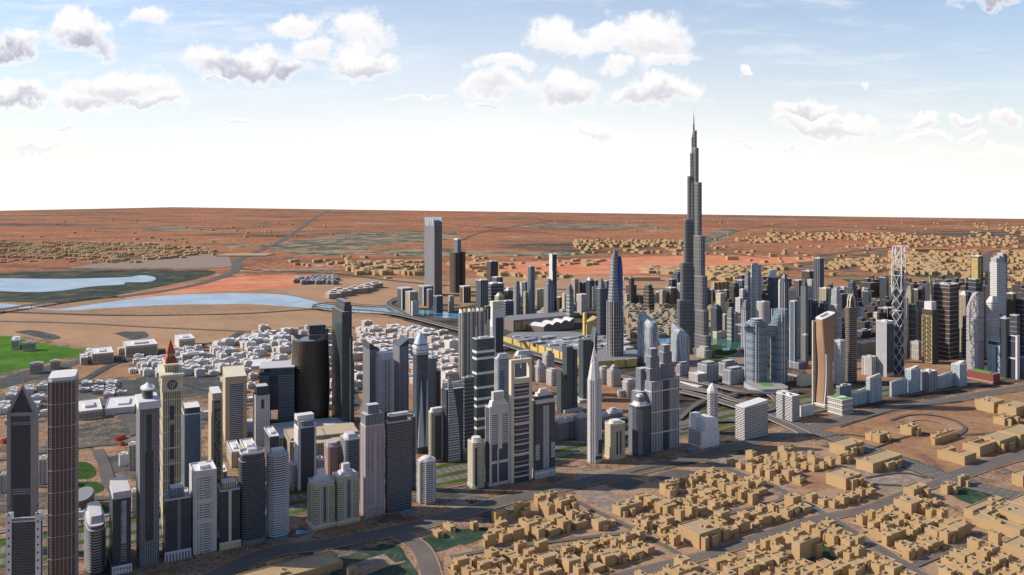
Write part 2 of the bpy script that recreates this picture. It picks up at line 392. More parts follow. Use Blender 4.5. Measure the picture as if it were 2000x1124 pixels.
# ================================================================ the ground
from mathutils import noise as mnoise
def catmull(pts, n=8):
    out = []
    for i in range(len(pts)-1):
        p0 = pts[max(i-1, 0)]; p1 = pts[i]; p2 = pts[i+1]; p3 = pts[min(i+2, len(pts)-1)]
        for k in range(n):
            t_ = k/n
            out.append(tuple(.5*((2*p1[j])+(-p0[j]+p2[j])*t_+(2*p0[j]-5*p1[j]+4*p2[j]-p3[j])*t_*t_+(-p0[j]+3*p1[j]-3*p2[j]+p3[j])*t_**3) for j in range(len(p1))))
    out.append(tuple(pts[-1])); return out
def ribbon(pts, off0, off1, z, z2=None, mb=None, thick=0):
    """strip along pts (metres), between two offsets left of it"""
    mb = mb or MB(); n = len(pts); L = []; Rr = []; us = [0]
    for i in range(n):
        a = Vector(pts[max(i-1, 0)][:2]); b = Vector(pts[min(i+1, n-1)][:2]); d = (b-a).normalized(); nn = Vector((-d.y, d.x))
        p = Vector(pts[i][:2]); zz = pts[i][2] if len(pts[i]) > 2 else z
        L.append((*(p+nn*off0), zz)); Rr.append((*(p+nn*off1), zz))
        if i: us.append(us[-1]+(Vector(pts[i][:2])-Vector(pts[i-1][:2])).length)
    for i in range(n-1):
        uv = [(us[i], off1), (us[i+1], off1), (us[i+1], off0), (us[i], off0)]
        mb.face([Rr[i], Rr[i+1], L[i+1], L[i]], uv)
        if thick:
            dn = lambda p: (p[0], p[1], p[2]-thick)
            mb.face([Rr[i], dn(Rr[i]), dn(Rr[i+1]), Rr[i+1]], uv); mb.face([L[i+1], dn(L[i+1]), dn(L[i]), L[i]], uv)
            mb.face([dn(L[i]), dn(L[i+1]), dn(Rr[i+1]), dn(Rr[i])], uv)
    return mb
def ground_mat():
    m, t, b = newmat('desert_ground')
    P = t.node('ShaderNodeNewGeometry').outputs['Position']
    s = t.node('ShaderNodeSeparateXYZ'); t.l.new(P, s.inputs[0]); Yd = s.outputs[1]
    mp = t.node('ShaderNodeMapping'); mp.inputs['Rotation'].default_value = (0, 0, R(-A0)); t.l.new(P, mp.inputs[0]); Q = mp.outputs[0]
    n1 = t.noise(P, .0045, 8, .62); n2 = t.noise(P, .022, 9, .74, dist=.8); n3 = t.noise(P, .16, 8, .72)
    br = t.node('ShaderNodeTexBrick'); t.l.new(Q, br.inputs[0]); br.inputs['Scale'].default_value = 1
    br.inputs['Brick Width'].default_value = 44; br.inputs['Row Height'].default_value = 29; br.inputs['Mortar Size'].default_value = 1.2; br.inputs['Bias'].default_value = 0
    br.inputs[1].default_value = (0, 0, 0, 1); br.inputs[2].default_value = (1, 1, 1, 1); br.inputs[3].default_value = (.5, .5, .5, 1)
    base = t.ramp(t.fmix(.35, n2, br.outputs[0]), [(.24, (.085, .062, .05)), (.36, (.21, .13, .085)), (.48, (.38, .24, .15)), (.60, (.30, .165, .09)), (.78, (.47, .34, .25))])
    green = t.ramp(n2, [(.35, (.03, .05, .05)), (.52, (.075, .085, .078)), (.66, (.17, .13, .10))])
    base = t.mix(t.m('MULTIPLY', t.step(n1, .52, .57), .9), base, green)
    # garden walls and tracks along the plots, broken up
    ln = t.m('MULTIPLY', br.outputs[1], t.step(n1, .40, .52)); base = t.mix(t.m('MULTIPLY', ln, .55), base, (.10, .085, .08))
    sp = t.noise(P, .42, 5, .7); wn = t.m('MULTIPLY', t.step(sp, .50, .60), t.step(t.noise(P, .03, 6, .7), .45, .56)); base = t.mix(t.m('MULTIPLY', wn, .75), base, (.66, .56, .48))
    dk = t.step(n3, .49, .40); base = t.mix(t.m('MULTIPLY', dk, .8), base, (.05, .05, .048))
    # smooth open sand
    sand = t.mix(t.noise(P, .006, 7, .6), (.33, .20, .115), (.44, .275, .165))
    sand = t.mix(t.m('MULTIPLY', t.step(t.noise(P, .02, 8, .7), .53, .60), .6), sand, (.15, .12, .095))
    mid = t.step(Yd, 2900, 3900)
    c = t.mix(t.m('MULTIPLY', mid, .8), base, sand)
    # the red desert beyond
    st = t.node('ShaderNodeMapping'); st.inputs['Scale'].default_value = (.5, 1.0, 1); st.inputs['Rotation'].default_value = (0, 0, R(4)); t.l.new(P, st.inputs[0])
    f1 = t.noise(st.outputs[0], .0007, 10, .72, dist=.5); f2 = t.noise(st.outputs[0], .004, 10, .75); f3 = t.noise(P, .02, 8, .78)
    far = t.ramp(t.step(t.fmix(.45, f1, f2), .36, .64), [(.10, (.06, .10, .08)), (.26, (.20, .165, .145)), (.38, (.46, .25, .15)), (.50, (.52, .18, .08)), (.60, (.62, .37, .19)), (.72, (.48, .16, .08)), (.84, (.60, .38, .25)), (.94, (.62, .50, .45))])
    far = t.mix(t.m('MULTIPLY', t.step(f3, .53, .43), .7), far, (.12, .09, .075))
    far = t.mix(t.m('MULTIPLY', t.step(f3, .56, .66), .6), far, (.72, .54, .42))
    f4 = t.noise(st.outputs[0], .0013, 9, .7); far = t.mix(t.m('MULTIPLY', t.step(f4, .44, .36), .75), far, (.10, .12, .10))
    red = t.step(t.noise(st.outputs[0], .0006, 6, .55), .50, .58)
    far = t.mix(t.m('MULTIPLY', red, .28), far, (.58, .19, .08))
    c = t.mix(t.step(t.m('ADD', Yd, t.m('MULTIPLY', f1, 3000)), 5600, 7200), c, t.vm('MULTIPLY', far, (.80, .72, .65)))
    t.l.new(c, b.inputs['Base Color']); b.inputs['Roughness'].default_value = .95
    b.inputs['Specular IOR Level'].default_value = .1
    bp = t.node('ShaderNodeBump'); bp.inputs['Strength'].default_value = .5; bp.inputs['Distance'].default_value = 2
    t.l.new(n3, bp.inputs['Height']); t.l.new(bp.outputs[0], b.inputs['Normal'])
    return m
def patch_mat(name, stops, scale=.02, fine=.12, rough=.95, spec=.1):
    m, t, b = newmat(name); P = t.node('ShaderNodeNewGeometry').outputs['Position']
    n = t.noise(P, scale, 8, .68, dist=.5); n2 = t.noise(P, fine, 6, .7)
    t.l.new(t.ramp(t.fmix(.4, n, n2), stops), b.inputs['Base Color']); b.inputs['Roughness'].default_value = rough; b.inputs['Specular IOR Level'].default_value = spec
    return m
GM = ground_mat()
MATS['ground'] = GM
MATS['sand'] = patch_mat('sand', [(.34, (.25, .155, .10)), (.43, (.37, .23, .14)), (.58, (.44, .28, .175)), (.7, (.36, .225, .14))], .004, .03)
MATS['redsand'] = patch_mat('redsand', [(.34, (.30, .17, .13)), (.44, (.58, .20, .10)), (.52, (.64, .26, .14)), (.6, (.60, .33, .22)), (.70, (.55, .45, .44))], .0035, .02)
MATS['marsh'] = patch_mat('marsh', [(.36, (.015, .03, .026)), (.48, (.04, .056, .046)), (.56, (.085, .09, .06)), (.63, (.24, .17, .10))], .006, .02)
MATS['lawn'] = patch_mat('lawn', [(.34, (.03, .09, .01)), (.5, (.065, .17, .015)), (.66, (.12, .25, .03))], .006, .05)
MATS['verge'] = patch_mat('verge', [(.36, (.03, .05, .015)), (.5, (.06, .105, .02)), (.64, (.13, .17, .05))], .02, .08)
MATS['garden'] = patch_mat('garden', [(.3, (.012, .03, .01)), (.5, (.03, .075, .015)), (.68, (.08, .13, .03)), (.8, (.4, .34, .24))], .05, .14)
MATS['greenfar'] = patch_mat('greenfar', [(.36, (.02, .08, .05)), (.47, (.06, .12, .085)), (.52, (.30, .20, .14)), (.62, (.48, .28, .18)), (.72, (.60, .42, .34))], .003, .012)
MATS['greendk'] = patch_mat('greendk', [(.36, (.02, .045, .032)), (.48, (.035, .075, .05)), (.55, (.075, .095, .065)), (.60, (.22, .16, .11)), (.68, (.36, .26, .19))], .022, .14)
MATS['asphalt'] = patch_mat('asphalt', [(.3, (.115, .105, .10)), (.5, (.15, .135, .125)), (.62, (.185, .16, .14)), (.75, (.25, .19, .15))], .01, .07, .85, .2)
MATS['asphaltd'] = patch_mat('asphaltd', [(.3, (.085, .08, .078)), (.5, (.12, .11, .105)), (.7, (.17, .145, .125))], .02, .1, .85, .2)
MATS['urban'] = patch_mat('urban', [(.32, (.025, .028, .03)), (.46, (.055, .052, .05)), (.54, (.115, .09, .072)), (.61, (.22, .15, .10)), (.70, (.38, .31, .26))], .012, .07)
MATS['paving'] = patch_mat('paving', [(.3, (.14, .12, .11)), (.5, (.28, .22, .18)), (.62, (.44, .36, .31)), (.75, (.56, .49, .44))], .06, .25)
MATS['yard'] = patch_mat('yard', [(.30, (.05, .06, .06)), (.39, (.14, .105, .08)), (.46, (.31, .205, .135)), (.53, (.42, .29, .20)), (.59, (.33, .20, .125)), (.66, (.62, .51, .42))], .028, .16)
MATS['dirt'] = patch_mat('dirt', [(.33, (.10, .075, .06)), (.43, (.25, .15, .095)), (.52, (.36, .20, .11)), (.60, (.36, .25, .17)), (.68, (.54, .43, .34))], .01, .07)
MATS['scrub'] = patch_mat('scrub', [(.3, (.03, .045, .05)), (.45, (.065, .08, .08)), (.6, (.14, .12, .11)), (.75, (.36, .28, .23))], .02, .1)
def water(name, c, rough):
    m, t, b = newmat(name); P = t.node('ShaderNodeNewGeometry').outputs['Position']
    b.inputs['Base Color'].default_value = col(c); b.inputs['Roughness'].default_value = rough; b.inputs['IOR'].default_value = 1.33
    bp = t.node('ShaderNodeBump'); bp.inputs['Strength'].default_value = .35; bp.inputs['Distance'].default_value = 1.5
    t.l.new(t.noise(P, .05, 6, .7), bp.inputs['Height']); t.l.new(bp.outputs[0], b.inputs['Normal']); MATS[name] = m
    n = t.noise(P, .006, 5, .6); t.l.new(t.mix(t.step(n, .4, .6), c, tuple(min(1, k*1.25+.02) for k in c)), b.inputs['Base Color'])
water('water', (.25, .35, .45), .3); water('lagoon', (.035, .12, .12), .12); water('pool', (.10, .28, .42), .1)

zs_ = [0]
def sheet(name, px, mat, z, metres=False, kind='structure', dens=1):
    zs_[0] += .0035; z = z*.5+zs_[0]
    pts = px if metres else [G(*p) for p in px]
    if len(pts) > 4 and not metres and dens:
        pts = catmull(pts+[pts[0]], 8)[:-1]
        if mat in ('scrub','greendk','greenfar','marsh','redsand','dirt','paving','sand','lawn','verge'):
            ce = G(0, 562); out = []
            for (x, y) in pts:
                k = y/FPX*(1.2 if mat not in ('lawn',) else .5); out.append((x+k*4*mnoise.noise(Vector((x*.9/k*.05, y*.05/k, 3))), y+k*9*mnoise.noise(Vector((x*.05/k, y*.05/k, 9)))))
            pts = out
    tri = geometry.tessellate_polygon([[Vector((p[0], p[1], 0)) for p in pts]])
    mb = MB(); mb.v = [(p[0], p[1], z) for p in pts]
    for f in tri:
        a, b_, c_ = [Vector(mb.v[i]) for i in f]
        if (b_-a).cross(c_-a).z < 0: f = (f[0], f[2], f[1])
        mb.f.append(tuple(f)); mb.m.append(0); mb.uv += [(mb.v[i][0], mb.v[i][1]) for i in f]
    return mb.build(name, mat, kind=kind)
# the sheet of desert, a slab that ends where the land in the picture ends
pa, pb, pc = G(340, 405), G(2000, 428), G(0, 412)
e1 = (Vector(pb)-Vector(pa)).normalized(); e2 = (Vector(pc)-Vector(pa)).normalized()
pB = Vector(pa)+e1*62000; pC = Vector(pa)+e2*36000
gpts = [tuple(pa), tuple(pC), (-30000, -4000), (12000, -9000), tuple(pB)]
mb = MB()
gp = [(x, y) for x, y in gpts]
mb.v = [(x, y, 0) for x, y in gp]+[(x, y, -60) for x, y in gp]; n = len(gp)
area = sum(gp[i][0]*gp[(i+1) % n][1]-gp[(i+1) % n][0]*gp[i][1] for i in range(n))
top = tuple(range(n)) if area > 0 else tuple(reversed(range(n)))
mb.f = [top]; mb.uv = [(0, 0)]*n; mb.m = [0]
for i in range(n): mb.f.append((i, i+n, (i+1) % n+n, (i+1) % n)); mb.uv += [(0, 0)]*4; mb.m.append(0)
mb.build('ground', 'ground', kind='structure')

sheet('sand_flat', [(0,612),(250,618),(500,606),(640,612),(760,622),(900,640),(880,652),(700,640),(600,650),(510,656),(430,672),(340,690),(230,690),(170,680),(110,668),(60,656),(0,652)], 'sand', .05)
sheet('sand_plain', [(500,560),(640,545),(800,545),(830,560),(780,590),(740,600),(640,592),(560,572)], 'sand', .05)
sheet('sand_field', [(880,545),(1000,540),(1200,538),(1330,545),(1330,566),(1200,572),(1000,572),(880,575)], 'sand', .05)
sheet('red_desert', [(880,508),(1000,512),(1150,506),(1330,500),(1480,500),(1600,508),(1440,522),(1330,532),(1150,537),(1000,535),(880,520)], 'redsand', .06)
sheet('red_desert', [(340,560),(430,545),(520,538),(640,540),(600,556),(500,566),(430,570),(330,576),(240,584)], 'redsand', .06)
sheet('marsh', [(0,534),(150,529),(300,527),(400,528),(420,534),(380,546),(300,563),(210,580),(120,592),(0,590),(-60,590),(-60,534)], 'marsh', .07)
sheet('pale_flat', [(130,524),(200,514),(300,506),(380,498),(440,500),(450,512),(440,522),(300,524)], 'paving', .05)
sheet('lake', [(-60,545),(0,544),(120,545),(240,542),(275,538),(300,541),(303,547),(285,551),(245,552),(240,556),(180,560),(120,568),(60,571),(0,569),(-60,568)], 'water', .2)
sheet('creek', [(-60,592),(0,593),(45,597),(80,601),(120,603),(230,588),(330,577),(420,573.5),(500,573.5),(560,577),(600,585),(640,595),(700,600),(770,602),(830,606),(830,614),(770,613),(700,609),(640,606),(600,602),(500,595),(420,595),(330,596),(230,601),(130,607),(60,603),(0,602),(-60,601)], 'water', .2)
sheet('bay_water', [(690,601),(780,603),(830,606),(900,612),(960,617),(960,625),(880,622),(800,615),(690,610)], 'pool', .3)
sheet('lawn', [(-80,655),(0,657),(28,657),(45,663),(75,669),(120,677),(172,686),(176,692),(160,697),(120,702),(85,712),(40,722),(0,730),(-80,745)], 'lawn', .1)
sheet('scrub_patch', [(30,648),(60,646),(100,652),(118,660),(100,664),(60,657)], 'scrub', .12)
sheet('scrub_patch', [(218,652),(250,648),(285,650),(290,658),(262,664),(240,660)], 'scrub', .12)
sheet('green_plain', [(0,740),(60,722),(100,712),(150,704),(230,700),(220,716),(150,726),(70,742),(0,760)], 'scrub', .08)
sheet('green_band', [(500,480),(640,462),(700,455),(850,452),(900,460),(860,470),(740,480),(700,494),(600,500)], 'greenfar', .05)
sheet('green_band', [(700,492),(820,484),(960,490),(1140,492),(1130,500),(960,500),(820,502)], 'greenfar', .05)
sheet('green_band', [(1000,440),(1120,437),(1260,440),(1320,448),(1180,446),(1040,446)], 'greenfar', .05)
sheet('green_band', [(1380,455),(1420,446),(1440,450),(1410,470),(1370,482)], 'greenfar', .05)
sheet('green_band', [(240,448),(330,442),(430,448),(350,454)], 'greenfar', .05)
sheet('green_band', [(430,478),(470,474),(500,480),(450,486)], 'greenfar', .05)
sheet('green_field', [(1765,530),(1800,530),(1850,537),(1920,541),(1900,546),(1800,542),(1770,537)], 'greendk', .06)
sheet('green_field', [(1640,545),(1700,548),(1760,560),(1800,566),(1760,572),(1690,562)], 'greendk', .06)
sheet('villa_ground', [(880,1300),(868,1120),(872,1080),(925,1068),(960,1036),(1000,1002),(1060,970),(1108,972),(1150,955),(1240,935),(1330,915),(1375,905),(1440,890),(1500,880),(1560,868),(1640,880),(1720,905),(1800,930),(1840,950),(1920,975),(2060,1005),(2260,1200),(2000,1400)], 'yard', .1)
# the paved centre of the city
sheet('city_paving', [(760,618),(900,600),(960,588),(1100,580),(1300,575),(1600,562),(1760,570),(1900,580),(2100,600),(2300,700),(2000,745),(1850,772),(1700,795),(1560,815),(1450,850),(1380,860),(1330,830),(1200,780),(1080,720),(980,690),(900,660)], 'urban', .08)
sheet('dirt_lot', [(1560,700),(1700,680),(1860,690),(1900,715),(1880,740),(1760,745),(1600,740)], 'dirt', .12)
sheet('dirt_lot', [(1660,555),(1760,600),(1740,640),(1660,640)], 'dirt', .12)
sheet('dirt_lot', [(1145,755),(1230,745),(1300,770),(1290,800),(1220,810),(1160,795)], 'dirt', .13)
sheet('dirt_lot', [(985,690),(1080,715),(1180,745),(1160,752),(1060,735),(975,705)], 'dirt', .12)
sheet('dirt_lot', [(560,745),(640,720),(760,700),(900,720),(1000,760),(900,800),(760,800),(600,790)], 'dirt', .1)
sheet('dirt_lot', [(100,730),(190,705),(280,722),(262,735),(180,742),(150,750)], 'dirt', .1)
sheet('dirt_lot', [(1590,845),(1700,815),(1850,790),(2040,765),(2200,800),(2100,880),(1990,895),(1880,925),(1760,890),(1650,862)], 'dirt', .1)
sheet('lot_paving', [(1700,872),(1790,905),(1838,930),(1830,940),(1730,962),(1660,940),(1640,905)], 'paving', .12)
sheet('lot_paving', [(1500,870),(1600,900),(1680,935),(1560,955),(1470,905)], 'dirt', .12)
sheet('lot_paving', [(1120,960),(1180,952),(1240,985),(1200,1005)], 'paving', .12)
sheet('lot_paving', [(1320,940),(1375,925),(1420,935),(1340,965)], 'paving', .12)
sheet('lot_paving', [(1400,895),(1480,890),(1500,905),(1420,918)], 'paving', .12)
sheet('car_park', [(1270,930),(1320,917),(1370,922),(1310,944)], 'asphaltd', .13)
sheet('car_park', [(1180,948),(1230,935),(1262,942),(1225,960)], 'asphaltd', .13)
sheet('park', [(800,1060),(870,1038),(950,1030),(965,1045),(890,1068),(840,1080)], 'greendk', .12)
sheet('park', [(660,1090),(740,1065),(780,1070),(810,1110),(800,1130),(640,1180)], 'greendk', .12)
sheet('lot_paving', [(680,1105),(750,1082),(772,1100),(700,1130)], 'paving', .14)
sheet('park', [(1560,1080),(1600,1065),(1640,1080),(1600,1110),(1550,1120)], 'greendk', .12)
sheet('park', [(1845,950),(1900,955),(1980,985),(1960,992),(1900,985),(1850,965)], 'greendk', .12)
for k, q in enumerate([[(880,925),(925,915),(950,935),(905,948)], [(865,985),(905,975),(925,990),(885,1003)], [(640,1020),(700,1012),(720,1030),(660,1042)], [(560,1058),(600,1045),(625,1060),(585,1072)], [(1000,948),(1060,938),(1085,950),(1025,965)], [(1120,925),(1180,915),(1200,925),(1145,940)], [(1075,880),(1140,868),(1165,872),(1100,890)]]):
    sheet('forecourt', q, 'paving' if k % 2 else 'dirt', .14, dens=0)
for cx, cy in ((948, 979), (587, 1040), (1350, 877), (795, 1000), (545, 1052)):
    x, y = G(cx, cy); sheet('pool', [(x+11*math.cos(a_*.52)+4*math.cos(a_), y+9*math.sin(a_*.52)) for a_ in range(12)], 'pool', .2, metres=True)
# lawns round the tall tower's foot and its lagoon
sheet('plaza', [(1250,690),(1300,672),(1400,668),(1450,690),(1462,715),(1440,728),(1350,730),(1270,715)], 'paving', .15)
sheet('lawn', [(1360,705),(1380,698),(1408,697),(1425,703),(1410,708),(1380,710)], 'verge', .3)
sheet('plaza_garden', [(1385,675),(1420,672),(1440,685),(1425,694),(1395,692)], 'garden', .3)
sheet('lagoon', [(1378,652),(1400,650),(1430,655),(1452,668),(1462,680),(1440,682),(1410,676),(1385,668)], 'lagoon', .4)
sheet('pool', [(1410,681),(1424,679),(1426,685),(1413,686)], 'pool', .5)
sheet('lawn', [(1215,613),(1235,610),(1240,616),(1220,619)], 'verge', .3)
sheet('fountain_terrace', [(1285,660),(1310,657),(1318,668),(1290,674)], 'pool', .3)
# gardens by the left crossing
sheet('garden', [(120,905),(165,903),(182,912),(188,925),(178,934),(150,937),(110,935)], 'garden', .2)
sheet('garden', [(120,944),(170,941),(195,945),(203,956),(185,965),(150,968),(110,965)], 'garden', .2)
sheet('garden', [(150,992),(190,985),(215,995),(210,1010),(160,1015)], 'garden', .2)
sheet('garden', [(-60,925),(70,918),(80,940),(-60,955)], 'garden', .2)
sheet('lot_paving', [(205,895),(262,885),(262,915),(220,925),(212,910)], 'scrub', .2)
sheet('lot_paving', [(180,870),(260,860),(262,878),(190,888)], 'dirt', .16)
sheet('dirt_lot', [(430,722),(500,715),(560,728),(560,745),(470,752)], 'dirt', .125)
sheet('dirt_lot', [(700,720),(800,715),(905,745),(900,775),(760,765)], 'dirt', .125)
sheet('green_plain', [(150,765),(230,745),(262,742),(300,735),(420,735),(440,755),(380,775),(300,780),(220,775)], 'scrub', .11)
sheet('green_plain', [(560,720),(600,700),(640,712),(690,760),(700,800),(640,800),(600,760)], 'scrub', .09)
sheet('green_plain', [(690,740),(735,735),(745,755),(700,765)], 'greendk', .12)

# ---------------------------------------------------------------- roads
RD = []           # every road centre line (metres) and its half width, for keeping houses off
zr = [1.3]
def road(name, px, wd, mat='asphalt', edge=None, marks=False, z=None):
    pts = catmull([G(*p) for p in px], 8); zr[0] += .02; z = z or zr[0]
    RD.append((pts, wd/2))
    if edge: ribbon(pts, wd/2+3.5, -wd/2-3.5, z-.25).build('kerb', edge, kind='structure')
    ribbon(pts, wd/2, -wd/2, z).build(name, mat, kind='structure')
    if marks:
        mb = MB(); acc = 0
        for i in range(len(pts)-1):
            a, b = Vector(pts[i]), Vector(pts[i+1]); L = (b-a).length
            if L < .01: continue
            d = (b-a)/L; nn = Vector((-d.y, d.x)); s_ = 0
            while s_ < L-6:
                for off in marks:
                    p = a+d*s_+nn*off; q = p+d*7
                    mb.face([(*(p-nn*.25), z+.05), (*(q-nn*.25), z+.05), (*(q+nn*.25), z+.05), (*(p+nn*.25), z+.05)])
                s_ += 13
        mb.build('road_markings', 'white_paint', kind='structure')
    return pts
road('coast_road', [(300,1200),(430,1122),(530,1080),(650,1062),(790,1034),(900,1004),(1000,975),(1200,930),(1366,893),(1440,872),(1560,843),(1700,808),(1850,783),(2000,757),(2200,727)], 36, edge='yard')
road('side_road', [(775,1042),(820,1072),(842,1124),(852,1200)], 28, edge='yard')
road('main_road', [(1440,782),(1500,808),(1560,833),(1700,880),(1840,932),(1920,955),(2060,990),(2250,1050)], 48, edge='greendk', marks=(-19, -8, 8, 19))
road('cross_road', [(1850,936),(1920,912),(2000,890),(2200,845)], 36, edge='dirt')
road('back_street', [(1850,938),(1765,968),(1690,996),(1608,1012),(1500,1045),(1404,1078),(1300,1105),(1200,1130)], 21, edge='dirt')
road('street', [(1380,900),(1440,925),(1510,952),(1608,1005),(1702,1064),(1778,1110),(1850,1160)], 16, edge='paving')
road('street', [(1101,968),(1175,1005),(1253,1042),(1320,1080),(1400,1130)], 10)
road('street', [(1330,1035),(1341,1022),(1400,1010),(1500,985),(1540,970)], 9)
road('street', [(880,1090),(960,1075),(1060,1062),(1140,1052),(1240,1040)], 10)
road('street', [(1778,1110),(1850,1080),(1950,1045),(2060,1010)], 12)
road('desert_highway', [(225,582),(330,567),(400,552),(450,534),(463,522),(463,510),(490,497),(560,465),(610,430),(645,410)], 70, 'asphaltd')
road('desert_highway', [(560,505),(640,488),(700,470),(760,452)], 60, 'greenfar')
road('desert_track', [(0,628),(150,632),(300,640),(460,647),(520,650),(600,640),(700,640)], 22)
road('desert_track', [(-50,608),(100,613),(250,617),(400,615),(500,612),(630,603)], 26, 'scrub')
road('desert_track', [(470,650),(440,665),(380,676),(320,686),(262,700)], 30, 'scrub')
road('desert_highway', [(460,524),(520,530),(640,534),(760,548),(900,560),(1100,566),(1300,565)], 36, 'scrub')
road('desert_highway', [(2060,478),(2000,484),(1940,492),(1925,505),(1932,530),(1950,560)], 55, 'asphaltd')
road('desert_highway', [(1500,520),(1600,528),(1700,540),(1800,556),(1900,568),(2060,585)], 70, 'dirt')
for q_ in ([(0,470),(300,462),(600,452),(900,446)], [(640,415),(900,440),(1200,470),(1500,505)], [(760,425),(1100,432),(1500,440),(2000,452)], [(1330,490),(1400,465),(1460,448),(1540,436)], [(900,470),(960,450),(1080,432)], [(1600,500),(1800,478),(2000,466)], [(150,425),(400,436),(620,440)], [(1560,440),(1760,452),(2000,476)]):
    road('desert_track', q_, 34, 'scrub')
road('avenue', [(-80,805),(0,790),(90,768),(160,745),(215,715),(262,702),(330,690)], 26, 'scrub')
road('avenue', [(140,770),(190,785),(230,800),(262,830),(270,850)], 34, 'asphaltd')
road('avenue', [(-60,910),(80,885),(180,872),(300,862)], 20, 'asphaltd')
road('avenue', [(190,880),(200,900),(208,925),(215,950),(230,962)], 22, 'asphaltd')
road('avenue', [(-60,960),(90,950),(190,975),(260,965),(300,958)], 16, 'asphaltd')
road('avenue', [(330,740),(420,765),(500,742),(570,725)], 12, 'scrub')
road('avenue', [(300,815),(420,800),(500,790)], 12, 'asphaltd')
# the city highway between the two rows of towers: lanes and grass strips
HW = catmull([G(*p) for p in [(-120,1112),(0,1088),(160,1060),(320,1030),(580,983),(830,937),(945,914),(1110,877),(1330,835),(1430,812),(1560,792),(1700,768),(1850,748),(2000,728)]], 8)
RD.append((HW, 62))
for nm, o0, o1, mt, z in (('highway_bed', 66, -66, 'dirt', .18), ('highway', 40, -34, 'asphalt', .30), ('verge', 62, 40, 'verge', .34), ('verge', -8, 8, 'verge', .40), ('verge', -48, -34, 'verge', .34), ('frontage_road', -50, -60, 'asphaltd', .36)):
    ribbon(HW, max(o0, o1), min(o0, o1), z+.6).build(nm, mt, kind='structure')
mb = MB()
for i in range(0, len(HW)-1):
    a, b = Vector(HW[i]), Vector(HW[i+1]); L = (b-a).length; d = (b-a)/L; nn = Vector((-d.y, d.x)); s_ = 0
    while s_ < L-4:
        for off in (34, 29, 24, 19, 14, -14, -19, -24, -29):
            p = a+d*s_+nn*off; q = p+d*5; mb.face([(*(p-nn*.3), 1.1), (*(q-nn*.3), 1.1), (*(q+nn*.3), 1.1), (*(p+nn*.3), 1.1)])
        s_ += 14
mb.build('road_markings', 'white_paint', kind='structure')

road('track', [(1740,822),(1775,812),(1820,812),(1862,822),(1885,838),(1872,850)], 9, 'asphaltd')
road('track', [(1750,836),(1790,822),(1830,826),(1858,840)], 5, 'paving')
for cx_, cy_, rx_, ry_ in ((1415,910,17,6), (1448,905,20,7), (1470,916,22,7), (1462,897,18,5)):
    sheet('round_plot', [(cx_+rx_*math.cos(k_*.785), cy_+ry_*math.sin(k_*.785)) for k_ in range(8)], 'paving', .16)
for k_ in range(7):
    x_, y_ = G(700+k_*8, 1122-k_*1.5); sheet('parking_strip', [(x_-50, y_-30), (x_+30, y_+25), (x_+28, y_+28), (x_-52, y_-27)], 'dirt', .16, metres=True)
for q_ in ([(1590,860),(1660,850),(1740,868)], [(1640,835),(1760,800),(1880,785)], [(1700,880),(1790,850),(1900,850),(2000,838)], [(1230,925),(1290,912),(1360,905)], [(1690,935),(1760,925),(1810,935)], [(1640,925),(1700,945),(1760,950)]):
    road('track', q_, 5, 'scrub')
# ---------------------------------------------------------------- raised roads and railways
def viaduct(label, px, zs, wd, group=None, pier=60, mat='asphalt', name='viaduct', cat='viaduct'):
    P = [(*G(x, y), z) for (x, y), z in zip(px, zs)]; pts = catmull(P, 8)
    c = pts[len(pts)//2]; root = empty(name, (c[0], c[1], 0), 0, label, cat, group)
    loc = [(p[0]-c[0], p[1]-c[1], p[2]) for p in pts]
    ribbon(loc, wd/2, -wd/2, 0, thick=1.8).build('deck', mat, root)
    for o0, o1 in ((wd/2+.5, wd/2-.1), (-wd/2+.1, -wd/2-.5)): ribbon([(p[0], p[1], p[2]+1.1) for p in loc], o0, o1, 0, thick=2.4).build('guard_rail', 'concrete', root)
    acc = pier*.5; np_ = 0
    for i in range(len(loc)-1):
        a, b = Vector(loc[i]), Vector(loc[i+1]); L = (b-a).length; acc += L
        if acc > pier and a.z > 4 and np_ < 40:
            acc = 0; np_ += 1; MB().prism(ell(2.6, 2.6, 8, a.x, a.y), 0, a.z-1.7).build('pier', 'concrete', root)
    RD.append(([p[:2] for p in pts], wd/2+4))
    return root
viaduct('long grey road bridge on stubby piers over the creek at far left', [(-60,622),(0,611),(70,600),(140,589),(228,580)], [14]*4+[5], 34, pier=70, mat='asphaltd')
viaduct('curved elevated motorway sweeping from the creek towards the tan towers', [(610,603),(640,608),(720,612),(780,620),(860,640),(940,662),(1020,690),(1120,720)], [5, 12, 12, 12, 12, 12, 12, 12], 30, pier=50, mat='asphaltd')
viaduct('ramp looping off the elevated motorway beside the creek bend', [(612,604),(618,598),(650,595),(700,598),(760,601),(790,592)], [5, 8, 9, 9, 9, 6], 16, pier=60, mat='asphaltd')
viaduct('road bridge beside the bay water running to the dark slabs', [(800,622),(782,612),(760,600),(770,588),(800,580)], [10]*5, 22, pier=60, mat='asphaltd')
viaduct('elevated road below the yellow walled mall', [(1120,722),(1180,735),(1240,748),(1300,758),(1400,775)], [11, 11, 11, 11, 9], 22, pier=50)
viaduct('thin elevated railway beside the grass verge of the highway', [(-60,1062),(160,1026),(400,985),(640,945),(850,900),(945,882),(1110,848),(1240,820),(1330,806)], [10]*9, 9, pier=55, mat='concrete', name='railway_viaduct')
viaduct('upper flyover crossing behind the white domed tower', [(1325,745),(1390,760),(1440,772),(1500,775),(1560,768)], [9, 12, 12, 10, 8], 16)
viaduct('wide flyover sloping down past the chequered slab', [(1325,770),(1380,785),(1430,800),(1480,815),(1530,832),(1580,852)], [10, 12, 12, 10, 6, 1.5], 26)
viaduct('middle flyover between the box on a podium and the domed tower', [(1322,757),(1380,771),(1440,790),(1500,800)], [8, 10, 9, 6], 18)
